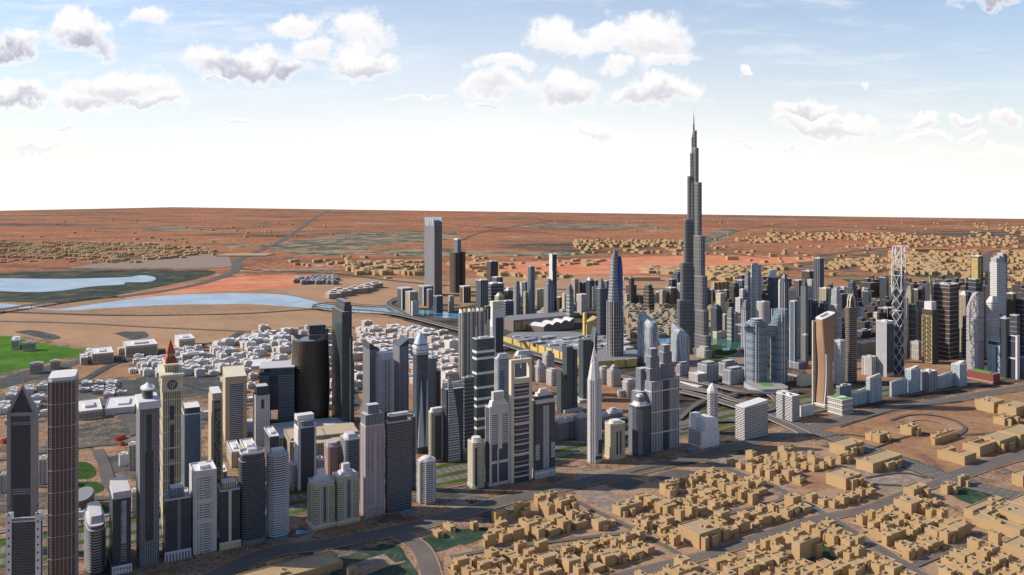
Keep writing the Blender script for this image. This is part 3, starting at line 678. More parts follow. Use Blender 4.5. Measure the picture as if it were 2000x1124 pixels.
viaduct('loop ramp curling round the grass behind the chequered slab', [(1420,780),(1460,770),(1500,776),(1516,790),(1505,805),(1470,806),(1440,797)], [9, 9, 8, 7, 6, 6, 7], 12)
viaduct('ramp rising left to right under the wide flyover', [(1325,822),(1345,805),(1370,790),(1410,780)], [4, 7, 9, 10], 14)
viaduct('low ramp curving behind the grey box building', [(1325,840),(1370,830),(1420,826),(1470,828),(1510,820)], [3, 5, 6, 5, 3], 14)
viaduct('white roofed station bridge leading to the twisted tower', [(1535,738),(1560,744),(1590,752)], [12, 12, 12], 12, mat='roof', name='footbridge', cat='footbridge')
sheet('verge', [(1325,815),(1345,808),(1360,815),(1345,826),(1326,832)], 'verge', .45)
sheet('verge', [(1455,785),(1490,780),(1502,790),(1480,798),(1460,795)], 'verge', .45)
sheet('verge', [(1555,790),(1590,775),(1592,792),(1565,800)], 'verge', .45)
sheet('verge', [(1400,835),(1440,828),(1440,838),(1405,845)], 'verge', .45)
# ================================================================ towers
def gen(label, q, style, shape='box', name='office_tower', cat='tower', rot=A0, bands=None, fins=None, crown=(), roof='roof', base=None, spire=None,
        panels=(), group=None, rt=True, par=True, ratio=1.0, top=None):
    t = T(name, label, q, cat, rot, ratio, group)
    t.body(style, shape, roof=roof, top=None if top is None else scalep(foot(shape, t.a, t.b), top))
    if bands is not None: t.bands(shape, **bands)
    if fins is not None: t.fins(shape, **fins)
    z = t.h
    for c in crown:
        nm, sa, sb, yt, st_ = c[:5]; ex = c[5] if len(c) > 5 else {}
        z1 = t.zz(yt); t.block(nm, sa, sb, z-.3, z1, [st_, ex.get('roof', roof)], ex.get('cx', 0), ex.get('cy', 0), ex.get('shape', 'box'), ex.get('top')); z = z1
    if par: t.parapet(shape, mat=roof if isinstance(roof, str) else 'roof')
    if rt and not crown: t.rooftop(roof)
    if base:
        st_, bh, pr = base; p = grow(foot('box' if shape == 'box' else shape, t.a, t.b), pr)
        t.part('podium', MB().prism(p, 0, bh*t.m), [st_, roof])
    for pn in panels:
        face, u0, u1, y0, y1, mt = pn[:6]; t.panel(face, u0, u1, t.zz(y0), t.zz(y1), mt, pn[6] if len(pn) > 6 else .5, pn[7] if len(pn) > 7 else 'facade_panel')
    if spire: t.spire(z-1, t.zz(spire[0]), spire[1])
    return t
def arcade(t, mat, n, h, face='F', proud=1.5):
    """a colonnade along the foot: piers and a lintel"""
    L = t.a if face == 'F' else t.b; W = t.b if face == 'F' else t.a
    for w0 in (-W/2-proud, W/2):
        mb = MB()
        for i in range(n+1):
            u = -L/2+L*i/n; q = (u-.9, u+.9, w0, w0+proud) if face == 'F' else (w0, w0+proud, u-.9, u+.9); mb.box(*q, 0, h+.2)
        q = (-L/2-1, L/2+1, w0-.1, w0+proud+.1); mb.box(*(q if face == 'F' else q[2:]+q[:2]), h, h+3); t.part('arcade', mb, mat)

MATS['perf'] = None
m_, t_, b_2 = newmat('perf'); tc_ = t_.node('ShaderNodeTexCoord'); ps = t_.node('ShaderNodeMapping'); ps.inputs['Scale'].default_value = (1, 1, .5); t_.l.new(tc_.outputs['Object'], ps.inputs[0])
t_.l.new(t_.mix(t_.step(t_.noise(ps.outputs[0], 1.1, 2, .5), .47, .51), (.10, .095, .10), (.62, .60, .62)), b_2.inputs['Base Color']); b_2.inputs['Roughness'].default_value = .7; MATS['perf'] = m_
# ---------------------------------------------------------------- front row, from the left
# triangular tower with a pointed glass roof
t = T('triangular_tower', 'pale grey tower with a pointed triangular glass roof and thin mast', (10, 14, 71, 1082, 811), 'tower', 8, .7)
t.body('greyb', z1=t.h)
t.panel('F', .20, .78, t.zz(1070), t.zz(968), 'dark', .6); t.panel('F', .16, .78, t.zz(956), t.zz(832), 'dark', .6); t.panel('F', .16, .76, t.zz(825), t.zz(817), 'dark_paint', .6)
t.panel('F', 0, .13, 0, t.h, 'concrete', 1.4, 'frame_pier'); t.panel('F', .82, 1, 0, t.h, 'concrete', 1.4, 'frame_pier')
hh = t.zz(757); a, b = t.a/2, t.b/2
mb = MB(); mb.loft([([(-a, -b), (a, -b), (a, b), (-a, b)], t.h), ([(-.5, -.5), (.5, -.5), (.5, .5), (-.5, .5)], hh)], ci=0); t.part('roof', mb, 'dark')
mb = MB()
for sg in (-1, 1):
    mb.bar((sg*a, -b, t.h), (0, -.6, hh), 5, w2=2); mb.bar((sg*a, b, t.h), (0, .6, hh), 5, w2=2)
mb.bar((-a, -b-.5, t.h+1.5), (a, -b-.5, t.h+1.5), 4); mb.bar((-a, b, t.h+1.5), (a, b, t.h+1.5), 4); t.part('roof_frame', mb, 'concrete')
t.spire(hh-2, t.zz(738), 2.0)
# mauve brown bundled tower
t = T('residential_tower', 'tallest brown tower in the front row with pale vertical ribs and flat top', (84, 93, 147, 1168, 747), 'tower', 24)
t.body('brown', 'octs', roof='roofw'); t.fins('octs', 4.6, .55, .6, mat='lightp'); t.bands('octs', 30, .9, .7, 20, mat='steel', name='ring_slats')
t.block('roof_slab', .98, .98, t.h, t.zz(740), ['roofw', 'roofw'], shape='octs')
# grey building with white perforated side fins, at the bottom left corner
t = gen('dark office block with white studded side walls at the bottom left corner', (10, 13, 80, 1200, 1022), 'slate', rot=8, par=True, rt=False, crown=[('penthouse', .9, .6, 1014, 'greyb')], ratio=.6)
for u0, u1 in ((0, .15), (.85, 1)):
    t.panel('F', u0, u1, 0, t.zz(1004), 'white_paint', 1.6, 'side_wall')
mb = MB()
for u in (.075, .925):
    for k in range(14): mb.box(-t.a/2+u*t.a-1, -t.a/2+u*t.a+1, -t.b/2-1.9, -t.b/2-1.5, 6+k*10.2, 8.4+k*10.2)
t.part('round_window_studs', mb, 'dark_paint')
# rounded balcony tower
t = gen('short rounded tower wrapped in grey balcony rings', (161, 170, 208, 1128, 1040), 'dark', 'soft', rot=30, bands=dict(step=3.9, proj=1.1, th=1.5, mat='steel'), crown=[('crown_tier', .96, .96, 1032, 'greyb', dict(shape='soft')), ('crown_tier', .8, .8, 1020, 'roof', dict(shape='octs', top=.8))], par=False)
# dark tower with curved balcony strip
t = gen('dark slab tower with white roof box and a ladder of curved balconies', (213, 220, 256, 1124, 977), 'dark', rot=30, rt=False, crown=[('roof_box', .96, .96, 964, 'roof')], base=('white', 9, 1.2))
t.panel('F', .44, .76, t.zz(1100), t.zz(985), 'greyb', .6, 'balcony_strip')
mb = MB()
for k in range(19): mb.prism(ell(t.a*.28, 7, 12, t.a*.10, -t.b/2-1), t.zz(1062)+k*3.2, t.zz(1062)+k*3.2+1.1, ci=0)
t.part('balcony_slats', mb, 'bandw'); arcade(t, 'white_paint', 6, 9)
# tall grey tower with rotunda
t = T('residential_tower', 'tall slender grey tower topped by a round belvedere and a needle', (266, 273, 311, 1108, 800), 'tower', 30)
t.body('greyg'); t.parapet(mat='bandw')
t.panel('F', .27, .68, t.zz(1060), t.zz(885), 'dark', .5); t.panel('F', .36, .62, t.zz(885), t.zz(812), 'dark', .5)
t.panel('F', .02, .98, t.zz(1108), t.zz(1068), 'greyv', .7, 'base_wall')
t.block('cornice', 1.18, 1.18, t.h, t.zz(786), ['bandw', 'roofw'], top=.94)
t.block('rotunda', .52, .52, t.zz(786), t.zz(768), ['dark', 'roof'], shape='round')
mb = MB()
for k in range(12):
    an = k*math.pi/6; mb.bar((t.a*.27*math.cos(an), t.a*.27*math.sin(an), t.zz(786)), (t.a*.27*math.cos(an), t.a*.27*math.sin(an), t.zz(768)), 1.1)
t.part('rotunda_columns', mb, 'bandw')
t.block('rotunda_roof', .74, .74, t.zz(768), t.zz(765), ['bandw', 'roofw'], shape='round'); t.block('rotunda_cap', .6, .6, t.zz(765), t.zz(756), ['roofw', 'roofw'], shape='round', top=.1)
t.spire(t.zz(758), t.zz(732), 1.4)
# clock tower
t = T('clock_tower', 'cream clock tower with red tiled pointed roof', (313, 318, 354, 1040, 766), 'clock tower', 26)
t.body('creamv'); t.bands('box', 26, .5, 1.5, 30, mat='cream_paint')
t.panel('F', .37, .62, t.zz(900), t.zz(880), 'dark', .6); t.panel('F', .37, .62, t.zz(960), t.zz(912), 'dark', .6); t.panel('F', .38, .62, t.zz(876), t.zz(832), 'dark', .6); t.panel('F', .37, .62, t.zz(822), t.zz(795), 'dark', .6)
t.block('clock_stage', 1.14, 1.14, t.h, t.zz(736), ['cream_paint', 'roof'])
cz = (t.h+t.zz(738))/2; rr = t.a*.36
for sg, ax in ((-1, 'y'), (1, 'y'), (-1, 'x'), (1, 'x')):
    f = MB(); o = t.b*.57*sg if ax == 'y' else t.a*.57*sg
    def place(x, z, d): return (x, o+sg*d, z) if ax == 'y' else (o+sg*d, x, z)
    def ring(mb_, r0, r1, d0, d1, n_=28):
        for i in range(n_):
            a0, a1 = 2*math.pi*i/n_, 2*math.pi*(i+1)/n_
            mb_.face([place(r1*math.cos(a0), cz+r1*math.sin(a0), d1), place(r1*math.cos(a1), cz+r1*math.sin(a1), d1), place(r0*math.cos(a1), cz+r0*math.sin(a1), d1), place(r0*math.cos(a0), cz+r0*math.sin(a0), d1)])
            mb_.face([place(r1*math.cos(a0), cz+r1*math.sin(a0), d0), place(r1*math.cos(a1), cz+r1*math.sin(a1), d0), place(r1*math.cos(a1), cz+r1*math.sin(a1), d1), place(r1*math.cos(a0), cz+r1*math.sin(a0), d1)])
    ring(f, .01, rr, .1, .5); clk = t.part('clock_face', f, 'dark_paint')
    f = MB(); ring(f, rr*.86, rr*1.08, .1, 1.0); ring(f, rr*.34, rr*.42, .5, .8)
    for k in range(12):
        an = k*math.pi/6; f.bar(place(rr*.68*math.cos(an), cz+rr*.68*math.sin(an), .7), place(rr*.86*math.cos(an), cz+rr*.86*math.sin(an), .7), 1.2)
    f.bar(place(0, cz, .9), place(rr*.5, cz+rr*.35, .9), .9); f.bar(place(0, cz, .9), place(0, cz-rr*.75, .9), .7)
    for sx_ in (-1, 1):
        for sz in (-1, 1):
            f.bar(place(sx_*rr*.72, cz+sz*rr*1.0, .7), place(sx_*rr*1.1, cz+sz*rr*1.0, .7), 1.0); f.bar(place(sx_*rr*1.1, cz+sz*rr*1.0, .7), place(sx_*rr*1.1, cz+sz*rr*.6, .7), 1.0)
    f.build('clock_frame', 'cream_paint', clk)
t.block('cornice', 1.28, 1.28, t.zz(736), t.zz(731), ['cream_paint', 'cream_paint'])
t.block('belfry', .72, .72, t.zz(731), t.zz(718), ['creamv', 'roof']); t.block('belfry_ledge', .86, .86, t.zz(718), t.zz(715), ['cream_paint', 'cream_paint'])
t.block('lower_roof', .66, .66, t.zz(715), t.zz(704), ['redtile', 'redtile'], top=.72); t.block('lantern', .42, .42, t.zz(704), t.zz(697), ['creamv', 'cream_paint'])
t.block('spire_roof', .5, .5, t.zz(697), t.zz(672), ['redtile', 'redtile'], top=.03)
# dark tower with arched base
t = gen('dark tower with pale arches round its foot and a small white roof lodge', (318, 323, 372, 1098, 980), 'dark', rot=28, rt=False, crown=[('roof_lodge', .6, .6, 962, 'greyv', dict(top=.86))], base=('greyg', 16, .9), panels=[('F', .48, .60, 1082, 980, 'greyg', .7)])
arcade(t, 'bandw', 8, 11)
# white lattice balcony tower
t = gen('white tower with close balcony screens and two louvred belts', (370, 377, 423, 1084, 925), 'whiteb', rot=28, rt=True, par=True, bands=dict(step=3.7, proj=.5, th=1.0, mat='white_paint'), roof='roofw', panels=[('F', .0, .14, 1084, 925, 'offw', 1.2), ('F', .86, 1, 1084, 925, 'offw', 1.2), ('F', .14, .30, 1084, 925, 'white', .9), ('F', .7, .86, 1084, 925, 'white', .9), ('F', .1, .9, 986, 978, 'offw', 1.4), ('F', .1, .9, 1026, 1018, 'offw', 1.4), ('F', .04, .96, 935, 925, 'offw', 1.4)])
# dark twin faced tower with cream spine
t = gen('dark tower with one cream spine and a cream arched base', (424, 430, 469, 1075, 962), 'dark', rot=28, rt=False, crown=[('crown_tier', .7, .7, 948, 'creamv')], base=('cream', 11, .9), panels=[('F', .42, .56, 1070, 962, 'cream_paint', .7)])
arcade(t, 'cream_paint', 8, 8)
# dark teal drum
t = gen('dark green drum shaped tower with a cut white parapet', (463, 470, 521, 1068, 905), 'dark2', 'soft', rot=28, crown=[('crown_tier', .93, .93, 892, 'slate', dict(shape='soft'))], par=False, base=('greyv', 8, .8))
t.parapet('soft', z=t.zz(892), hgt=3, mat='roofw', sa=.93, sb=.93); t.rooftop(z=t.zz(892))
# grey balcony tower
t = gen('light grey tower with deep horizontal balconies on every floor', (519, 526, 566, 1056, 895), 'greyb', 'oct', rot=28, bands=dict(step=3.7, proj=.9, th=1.3, mat='bandw'), crown=[('crown_tier', .6, .6, 884, 'roof')], par=True)
# twin cream apartment towers
for q, lb in (((602, 614, 653, 1036, 948), 'left one of the twin cream apartment blocks with grey roof plant'), ((650, 661, 700, 1027, 935), 'right one of the twin cream apartment blocks with grey roof plant')):
    t = gen(lb, q, 'cream', 'box', rot=32, group='twin cream apartment blocks', rt=False, crown=[('roof_tier', .72, .72, q[4]-8, 'roof', dict(top=.8)), ('lift_housing', .34, .34, q[4]-22, 'roofw')], name='apartment_block', cat='apartment block')
    t.panel('F', .44, .60, 10, t.h-6, 'blue', .3); t.panel('F', .0, .2, 6, t.h-6, 'creamb', 1.6, 'balconies'); t.panel('F', .8, 1, 6, t.h-6, 'creamb', 1.6, 'balconies'); t.panel('L', .0, .3, 6, t.h-6, 'creamb', 1.6, 'balconies'); t.panel('L', .7, 1, 6, t.h-6, 'creamb', 1.6, 'balconies')
    arcade(t, 'cream_paint', 12, 4, 'F', 3); arcade(t, 'cream_paint', 10, 4, 'L', 3)
# pink tower with open white crown
t = gen('pinkish white banded tower with an open stepped crown', (704, 714, 750, 1012, 835), 'pink', rot=30, rt=False, fins=dict(step=9, w=1.4, proj=.8, mat='pinkp'), crown=[('crown_tier', .98, .98, 812, 'greyv'), ('crown_tier', .60, .60, 795, 'greyv')], bands=dict(step=3.6, proj=.25, th=.9, mat='pinkp'))
t.panel('F', .42, .58, t.zz(985), t.zz(845), 'pinkp', .9); arcade(t, 'pinkp', 3, 16)
# dark woven tower
t = gen('dark grey tower of fine horizontal weave beside the pinkish tower', (752, 757, 804, 1003, 828), 'dark2', rot=30, rt=False, bands=dict(step=3.9, proj=.15, th=.5, mat='grey_paint'), crown=[('crown_tier', .66, .66, 816, 'slate'), ('roof_slab', .8, .8, 811, 'roofw')])
gen('slim grey tower with a rounded roof behind the dark woven tower', (786, 790, 812, 960, 818), 'slate', rot=30, crown=[('crown_tier', .8, .8, 811, 'roofd', dict(shape='octs', top=.7))])
# white octagon
t = gen('small white eight sided tower with a shallow dome, alone by the road', (812, 824, 854, 988, 906), 'whiteb', 'oct', rot=30, roof='roofw', bands=dict(step=3.7, proj=.3, th=.9, mat='white_paint', name='floor_slats'), fins=dict(step=12, w=2.0, proj=.8, mat='offw'), crown=[('roof_tier', .82, .82, 902, 'roofw', dict(shape='oct'))])
t.dome(t.zz(902), t.a*.34, 4.5)
t = gen('cream round cornered tower with green glass strips beside the white arched tower', (912, 925, 948, 956, 868), 'creamb', 'octs', rot=30, roof='roofw', bands=dict(step=3.5, proj=.5, th=1.0, mat='cream_paint'), crown=[('roof_tier', .62, .62, 859, 'cream_paint', dict(shape='oct', roof='roofw'))], base=('cream', 6, 1.2), panels=[('F', .1, .3, 950, 876, 'teal', .8)])
t = gen('white tower with grey arched glass panels and a stepped white head', (948, 956, 996, 951, 798), 'slate', rot=30, roof='roofw', rt=False, crown=[('crown_tier', .8, .8, 786, 'roofw', dict(top=.8)), ('crown_tier', .52, .52, 769, 'white')],
        base=('white', 6, 1.2), panels=[('F', 0, .1, 950, 798, 'bandw', .9), ('F', .9, 1, 950, 798, 'bandw', .9), ('F', .40, .60, 880, 798, 'bandw', 1.3), ('F', .1, .4, 870, 806, 'whiteb', .7), ('F', .6, .9, 870, 806, 'whiteb', .7), ('F', 0, 1, 812, 798, 'offw', 1.5), ('F', .38, .44, 950, 880, 'bandw', .8), ('F', .1, .9, 908, 903, 'bandw', .8)])
# tall cream portal frame tower
t = T('portal_tower', 'cream tower with a tall open frame and mast on top', (995, 1003, 1038, 945, 752), 'tower', 30)
t.body('dark', 'soft', sa=.86, sb=.86, roof='roofw')
p = foot('soft', t.a*.86, t.b*.86); mb = MB()
for k, y in enumerate((765, 781, 800, 818, 833, 852, 872, 893, 915, 935)):
    mb.prism(grow(p, .9), t.zz(y), t.zz(y)+(5 if k % 3 == 1 else 2.6), ci=0)
    mb.prism(grow(p, .6), t.zz(y)+9, t.zz(y)+10, ci=0)
t.part('floor_slats', mb, 'offw')
fr = MB()
for sx_ in (-1, 1): fr.box(sx_*t.a*.5-3.2, sx_*t.a*.5+3.2, -t.b*.30, t.b*.30, 0, t.zz(712))
fr.box(-t.a*.5-3.2, t.a*.5+3.2, -t.b*.30, t.b*.30, t.zz(712)+.01, t.zz(705)); fr.box(-t.a*.5+3.2, t.a*.5-3.2, -t.b*.30, t.b*.30, t.zz(752), t.zz(742))
t.part('portal_frame', fr, 'cream_paint'); t.part('mast', MB().bar((0, -2, t.zz(722)), (0, -2, t.zz(697)), 1.6), 'roofw')
# dark tower with white grid panel
t = gen('dark tower with a white ladder grid down its front and stepped cornices', (1038, 1046, 1084, 936, 785), 'dark2', rot=30, roof='roofw', rt=False, crown=[('crown_tier', .92, .92, 776, 'dark'), ('crown_tier', .70, .70, 770, 'offw'), ('crown_tier', .5, .5, 763, 'roofw', dict(top=.7))],
        base=('whitev', 16, 1.2), panels=[('F', .38, .68, 918, 795, 'whitev', .9), ('F', 0, 1, 790, 785, 'offw', 1.6), ('F', 0, .2, 900, 870, 'whiteb', .8), ('F', .8, 1, 900, 870, 'whiteb', .8)])
arcade(t, 'white_paint', 9, 9)
# white tower with pyramid and openwork spire
t = T('spired_tower', 'slender white tower ending in an openwork pyramid and long needle', (1144, 1157, 1178, 907, 744), 'tower', 30)
t.body('white', 'oct', roof='roofw'); t.fins('oct', 5.5, .9, .7, mat='white_paint'); t.bands('oct', 3.6, .35, .8, mat='white_paint')
t.panel('F', .55, .92, t.zz(890), t.zz(862), 'dark', 1.0); t.panel('F', .25, .92, t.zz(900), t.zz(893), 'dark', 1.0)
t.block('sloped_roof', .98, .98, t.h, t.zz(712), ['roofw', 'roofw'], shape='oct', top=.58)
z0, z1 = t.zz(712), t.zz(678); mb = MB(); r0 = t.a*.27
for k in range(8):
    a0, a1 = k*math.pi/4, (k+1)*math.pi/4
    p0 = (r0*math.cos(a0), r0*math.sin(a0), z0); p1 = (r0*math.cos(a1), r0*math.sin(a1), z0)
    mb.bar(p0, (.3*math.cos(a0), .3*math.sin(a0), z1), 1.3, w2=.6)
    m0 = tuple(.6*c_ for c_ in p0[:2])+(z0+(z1-z0)*.4,); m1 = tuple(.6*c_ for c_ in p1[:2])+(z0+(z1-z0)*.4,)
    mb.bar(m0, m1, .8); mb.bar(p0, m1, .7); mb.bar(p1, m0, .7)
t.part('openwork_cone', mb, 'roofw'); t.spire(z1-4, t.zz(646), 1.5, 'roofw')
# cream block with arched roof
t = gen('low cream tower with barrel roof and slot windows beside the spired white tower', (1179, 1196, 1223, 900, 832), 'cream', 'octs', rot=30, roof='roofw', par=True, crown=[('roof_tier', .72, .72, 826, 'cream_paint', dict(shape='soft', roof='roofw', top=.85))], base=('cream', 4, 1.0), bands=dict(step=7.2, proj=.3, th=.8, mat='cream_paint'), panels=[('F', .30, .40, 890, 845, 'dark', .8), ('F', .55, .65, 890, 845, 'dark', .8)])
# chelsea-like
t = gen('grey green tower with white stacked lantern on its roof', (1228, 1246, 1272, 893, 796), 'slate', 'octs', rot=30, roof='roofw', rt=False, par=True, crown=[('crown_tier', .86, .86, 789, 'bandw', dict(shape='octs', top=.7)), ('lantern', .5, .5, 779, 'greyv', dict(shape='octs')), ('lantern_cap', .3, .3, 775, 'roofw')], panels=[('F', 0, .36, 890, 800, 'greyv', .6), ('L', .55, 1, 890, 800, 'greyv', .6)])
# stepped twin skyscraper
t = T('stepped_tower', 'big grey ribbed skyscraper with two stepped turrets', (1252, 1272, 1326, 884, 747), 'tower', 30)
t.body('greyv'); t.fins('box', 4.2, .9, .8, mat='bandw'); t.bands('box', 44, 1.2, 2.2, 38, mat='bandw', name='ring_slats')
for cx, cy, y1, y2, y3, lb in ((-.25, .05, 723, 700, 685, 'left turret'), (.27, .2, 718, 696, 682, 'right turret')):
    a, b = t.a*.44, t.b*.62; ox, oy = cx*t.a, cy*t.b
    mb = MB(); mb.prism(rect(a, b, ox, oy), t.h-.3, t.zz(y1)); mb.prism(rect(a*.72, b*.72, ox, oy), t.zz(y1), t.zz(y2)); mb.prism(rect(a*.5, b*.5, ox, oy), t.zz(y2), t.zz(y3))
    t.part('turret', mb, ['greyv', 'roofw'], label=None)
t.panel('F', .42, .62, 0, t.h, 'dark', 1.0)
t.block('side_wing', .30, .7, 0, t.zz(768), ['greyg', 'roof'], cx=-.62, cy=.35); t.block('side_wing', .30, .5, 0, t.zz(725), ['greyv', 'roof'], cx=-.45, cy=.5)
# blocky grey/white building
t = T('office_block', 'plain pale box building of three stepped volumes below the domed tower', (1343, 1371, 1405, 877, 845), 'office block', 30)
t.body('white_paint'); t.block('upper_block', .72, .96, t.h-.3, t.zz(824), ['white_paint', 'roofw'], cx=.1, cy=.02); t.block('tall_block', .35, .4, t.h-.3, t.zz(816), ['white_paint', 'roofw'], cx=-.22, cy=.28)
t.panel('L', .12, .9, 3, t.h-1, 'office', .5, 'window_wall'); t.parapet(mat='roofw')
# domed lattice tower
t = gen('slim banded tower with a white faceted pointed dome', (1377, 1391, 1406, 850, 770), 'check', 'oct', rot=30, roof='roofw', rt=False, par=False, crown=[('dome_drum', 1.02, 1.02, 765, 'roofw', dict(shape='oct')), ('dome', .98, .98, 757, 'roofw', dict(shape='oct', top=.62)), ('dome_tip', .60, .60, 751, 'roofw', dict(shape='oct', top=.05))])
t = gen('wide slab with a black and white brickwork front and slanting white roof', (1436, 1454, 1500, 862, 797), 'check', rot=31, roof='roofw', rt=False, par=False)
mb = MB(); a, b = t.a/2, t.b/2; mb.loft([(rect(t.a, t.b), t.h), ([(-a, -b, t.h+.4), (a, -b, t.h+8), (a, b, t.h+8), (-a, b, t.h+.4)], None)], ci=0); t.part('sloped_roof', mb, 'roofw')
t = gen('paired white banded block split by a dark vertical slot', (1516, 1547, 1562, 826, 776), 'check', rot=31, roof='roofw', panels=[('L', .47, .58, 826, 776, 'dark_paint', .9)])
t.block('roof_tier', .9, .38, t.h-.3, t.h+5, ['check', 'roofw'], cy=.3)
gen('blank white cube beside the paired banded block', (1561, 1566, 1590, 815, 796), 'roofw', rot=31, roof='roofw', name='plant_building', cat='building', rt=False)
# twisted tower
t = T('twisted_tower', 'brown mesh clad tower whose corner twists outward, white rimmed roof hole', (1592, 1609, 1632, 797, 630), 'tower', 31)
rg = []
for k in range(25):
    f = k/24; z = f*t.h; tw = R(14)*math.sin(f*math.pi*1.1); wv = 1.0+.07*math.cos(f*2.2*math.pi)
    base = ell(t.a*wv, t.b*wv, 24, e=.38); rg.append(([(x*math.cos(tw)-y*math.sin(tw), x*math.sin(tw)+y*math.cos(tw)) for x, y in base], z))
last = rg[-1][0]
rg.append(([(x, y, t.h+6+(x/t.a+.5)*14) for x, y in last], None)); rg[-1] = (rg[-1][0], None)
t.part('body', MB().loft(rg), ['bronze', 'roofd'])
top = rg[-1][0]; n = len(top); mb = MB()
for i in range(n):
    p, q_ = top[i], top[(i+1) % n]; pi_, qi = [(c_[0]*.62, c_[1]*.5, t.h+6+(c_[0]*.62/t.a+.5)*14) for c_ in (p, q_)]
    up = lambda c_, d=2.2: (c_[0], c_[1], c_[2]+d)
    mb.face([up(p), up(q_), up(qi), up(pi_)]); mb.face([p, q_, up(q_), up(p)]); mb.face([qi, pi_, up(pi_), up(qi)])
t.part('roof_rim', mb, 'roofw')
mb = MB(); ln = []
for k in range(25):
    r = rg[k][0]; i = 15; ln.append((r[i][0]*1.03, r[i][1]*1.03, rg[k][1]))
for k in range(0, 24):
    f = k/24; off = 5*math.sin(f*math.pi)
    if k > 14: break
    mb.bar(ln[k], ln[k+1], 1.8); r = rg[k][0]; r2 = rg[k+1][0]
    mb.bar((r[17][0]*1.03, r[17][1]*1.03, rg[k][1]), (r2[17][0]*1.03, r2[17][1]*1.03, rg[k+1][1]), 1.8)
t.part('corner_ribbon', mb, 'roofw')
t.block('back_wall', .9, .10, 0, t.h+1, ['cream_paint', 'roofw'], cx=-.22, cy=.58)
mb = MB(); mb.box(-t.a*.62, t.a*.75, -t.b*.75, t.b*.5, 5, 9); mb.box(-t.a*.55, t.a*.7, -t.b*.7, t.b*.45, 0, 5); t.part('podium', mb, 'bandw')
t = T('pavilion', 'square grey podium building with white bands and a painted green roof', (1617, 1645, 1665, 812, 783), 'building', 31)
t.body('office', roof='roofw'); t.bands('box', 12, 1.0, 2.2, 0, mat='roofw'); t.bands('box', 99, 1.4, 2, t.h-.4, t.h+3, mat='roofw', name='roof_edge_slat')
t.block('roof_garden', .94, .94, t.h+1.6, t.h+2.2, ['greenroof', 'greenroof']); t.block('roof_pool', .35, .3, t.h+2.2, t.h+2.6, ['icewhite', 'icewhite'], cx=-.1); t.block('roof_terrace', .3, .3, t.h+2.2, t.h+3.2, ['roofw', 'roofw'], cx=.2, cy=-.1)
# blue white hotel blocks
def blueblock(lb, q, kind=0):
    t = gen(lb, q, 'bluew', rot=31, roof='roofw', rt=False, name='hotel_block', cat='hotel', group='pale blue glass blocks along the road', fins=dict(step=12, w=.8, proj=.5, mat='bandw'))
    if kind != 2:
        mb = MB(); a, b = t.a/2, t.b/2
        mb.loft([(rect(t.a*.9, t.b*.6), t.h), ([(-a*.9, -b*.6, t.h+1.5), (a*.9, -b*.6, t.h+9), (a*.9, b*.6, t.h+7), (-a*.9, b*.6, t.h+3)], None)], ci=0); t.part('winged_roof', mb, 'roofw')
    return t
blueblock('lowest pale blue block in front, next to the green roofed podium', (1662, 1668, 1694, 793, 769))
blueblock('tall pale blue block standing right of the lowest one', (1692, 1699, 1722, 788, 740), 1)
blueblock('short pale blue block with a stepped left shoulder below the white lattice tower', (1738, 1741, 1772, 776, 748))
blueblock('tall pale blue block below the gold framed tower', (1768, 1779, 1797, 770, 724), 1)
t = gen('grey ribbed block squeezed between the pale blue blocks', (1797, 1815, 1830, 767, 728), 'greyv', rot=31, roof='roofw', fins=dict(step=7, w=1, proj=.7, mat='bandw'), name='hotel_block', cat='hotel')
blueblock('squat pale blue block with butterfly roof near the red walls', (1829, 1834, 1862, 761, 736))
blueblock('rightmost pale blue block, tall, touching the red walls', (1858, 1874, 1888, 757, 714), 1)
gen('grey two step block left of the pale blue blocks with slanting roof', (1633, 1640, 1663, 778, 757), 'greyv', rot=31, roof='roof', name='hotel_block', cat='hotel')
# red podium + perforated tower
t = T('podium_building', 'dark red walled podium with a white zigzag edge', (1889, 1940, 1953, 752, 732), 'building', 31)
t.body('redwall', roof='roofd'); t.block('terrace', .7, .7, t.h, t.h+2, ['greenroof', 'greenroof'], cx=-.05); mb = MB()
for k in range(20): mb.bar((-t.a/2-.5, -t.b/2+t.b*k/20, 3 if k % 2 else 9), (-t.a/2-.5, -t.b/2+t.b*(k+1)/20, 9 if k % 2 else 3), 1)
t.part('zigzag_trim', mb, 'roofw')
t = T('perforated_tower', 'pale perforated screen tower with slanted top and two joints', (1888, 1910, 1921, 733, 603), 'tower', 31)
a, b = t.a/2, t.b/2; cuts = [0, t.zz(669), t.zz(622)]
t.part('body', MB().prism(rect(t.a*.97, t.b*.97), 0, t.h*.99), ['greyb', 'roof'])
for i, (z0, z1) in enumerate(((4, t.zz(670)), (t.zz(668), t.zz(623)), (t.zz(621), t.h))):
    dx = (-.8, .6, -.4)[i]; t.part('screen', MB().prism(rect(t.a+1.5+dx, t.b+1.5-dx), z0, z1), ['perf', 'roof'])
mb = MB(); mb.loft([(rect(t.a, t.b), t.h), ([(-a, -b, t.zz(570)), (a, -b, t.zz(571)), (a, b, t.zz(576)), (-a, b, t.h+2)], None)], ci=0); t.part('slanted_top', mb, 'perf')
t = gen('grey office tower with glass strips behind the red walls', (1929, 1957, 1966, 738, 678), 'bluew', rot=31, roof='roof', rt=False, crown=[('roof_tier', .94, .94, 670, 'dark')], panels=[('L', .3, .42, 730, 680, 'dark', .6), ('F', 0, .2, 738, 668, 'white_paint', 1.0), ('L', 0, .05, 738, 676, 'white_paint', 1.0)])
t = T('arch_tower', 'grey slab with a half round arch cut in its head, at the right edge', (1964, 1985, 1990, 742, 656), 'tower', 31)
t.body('dark', sb=.9, sa=.8); mb = MB(); b = t.b/2; x = t.a/2
for sy_ in (-1, 1): mb.box(-x, x, sy_*b-2.5, sy_*b+2.5, 0, t.h)
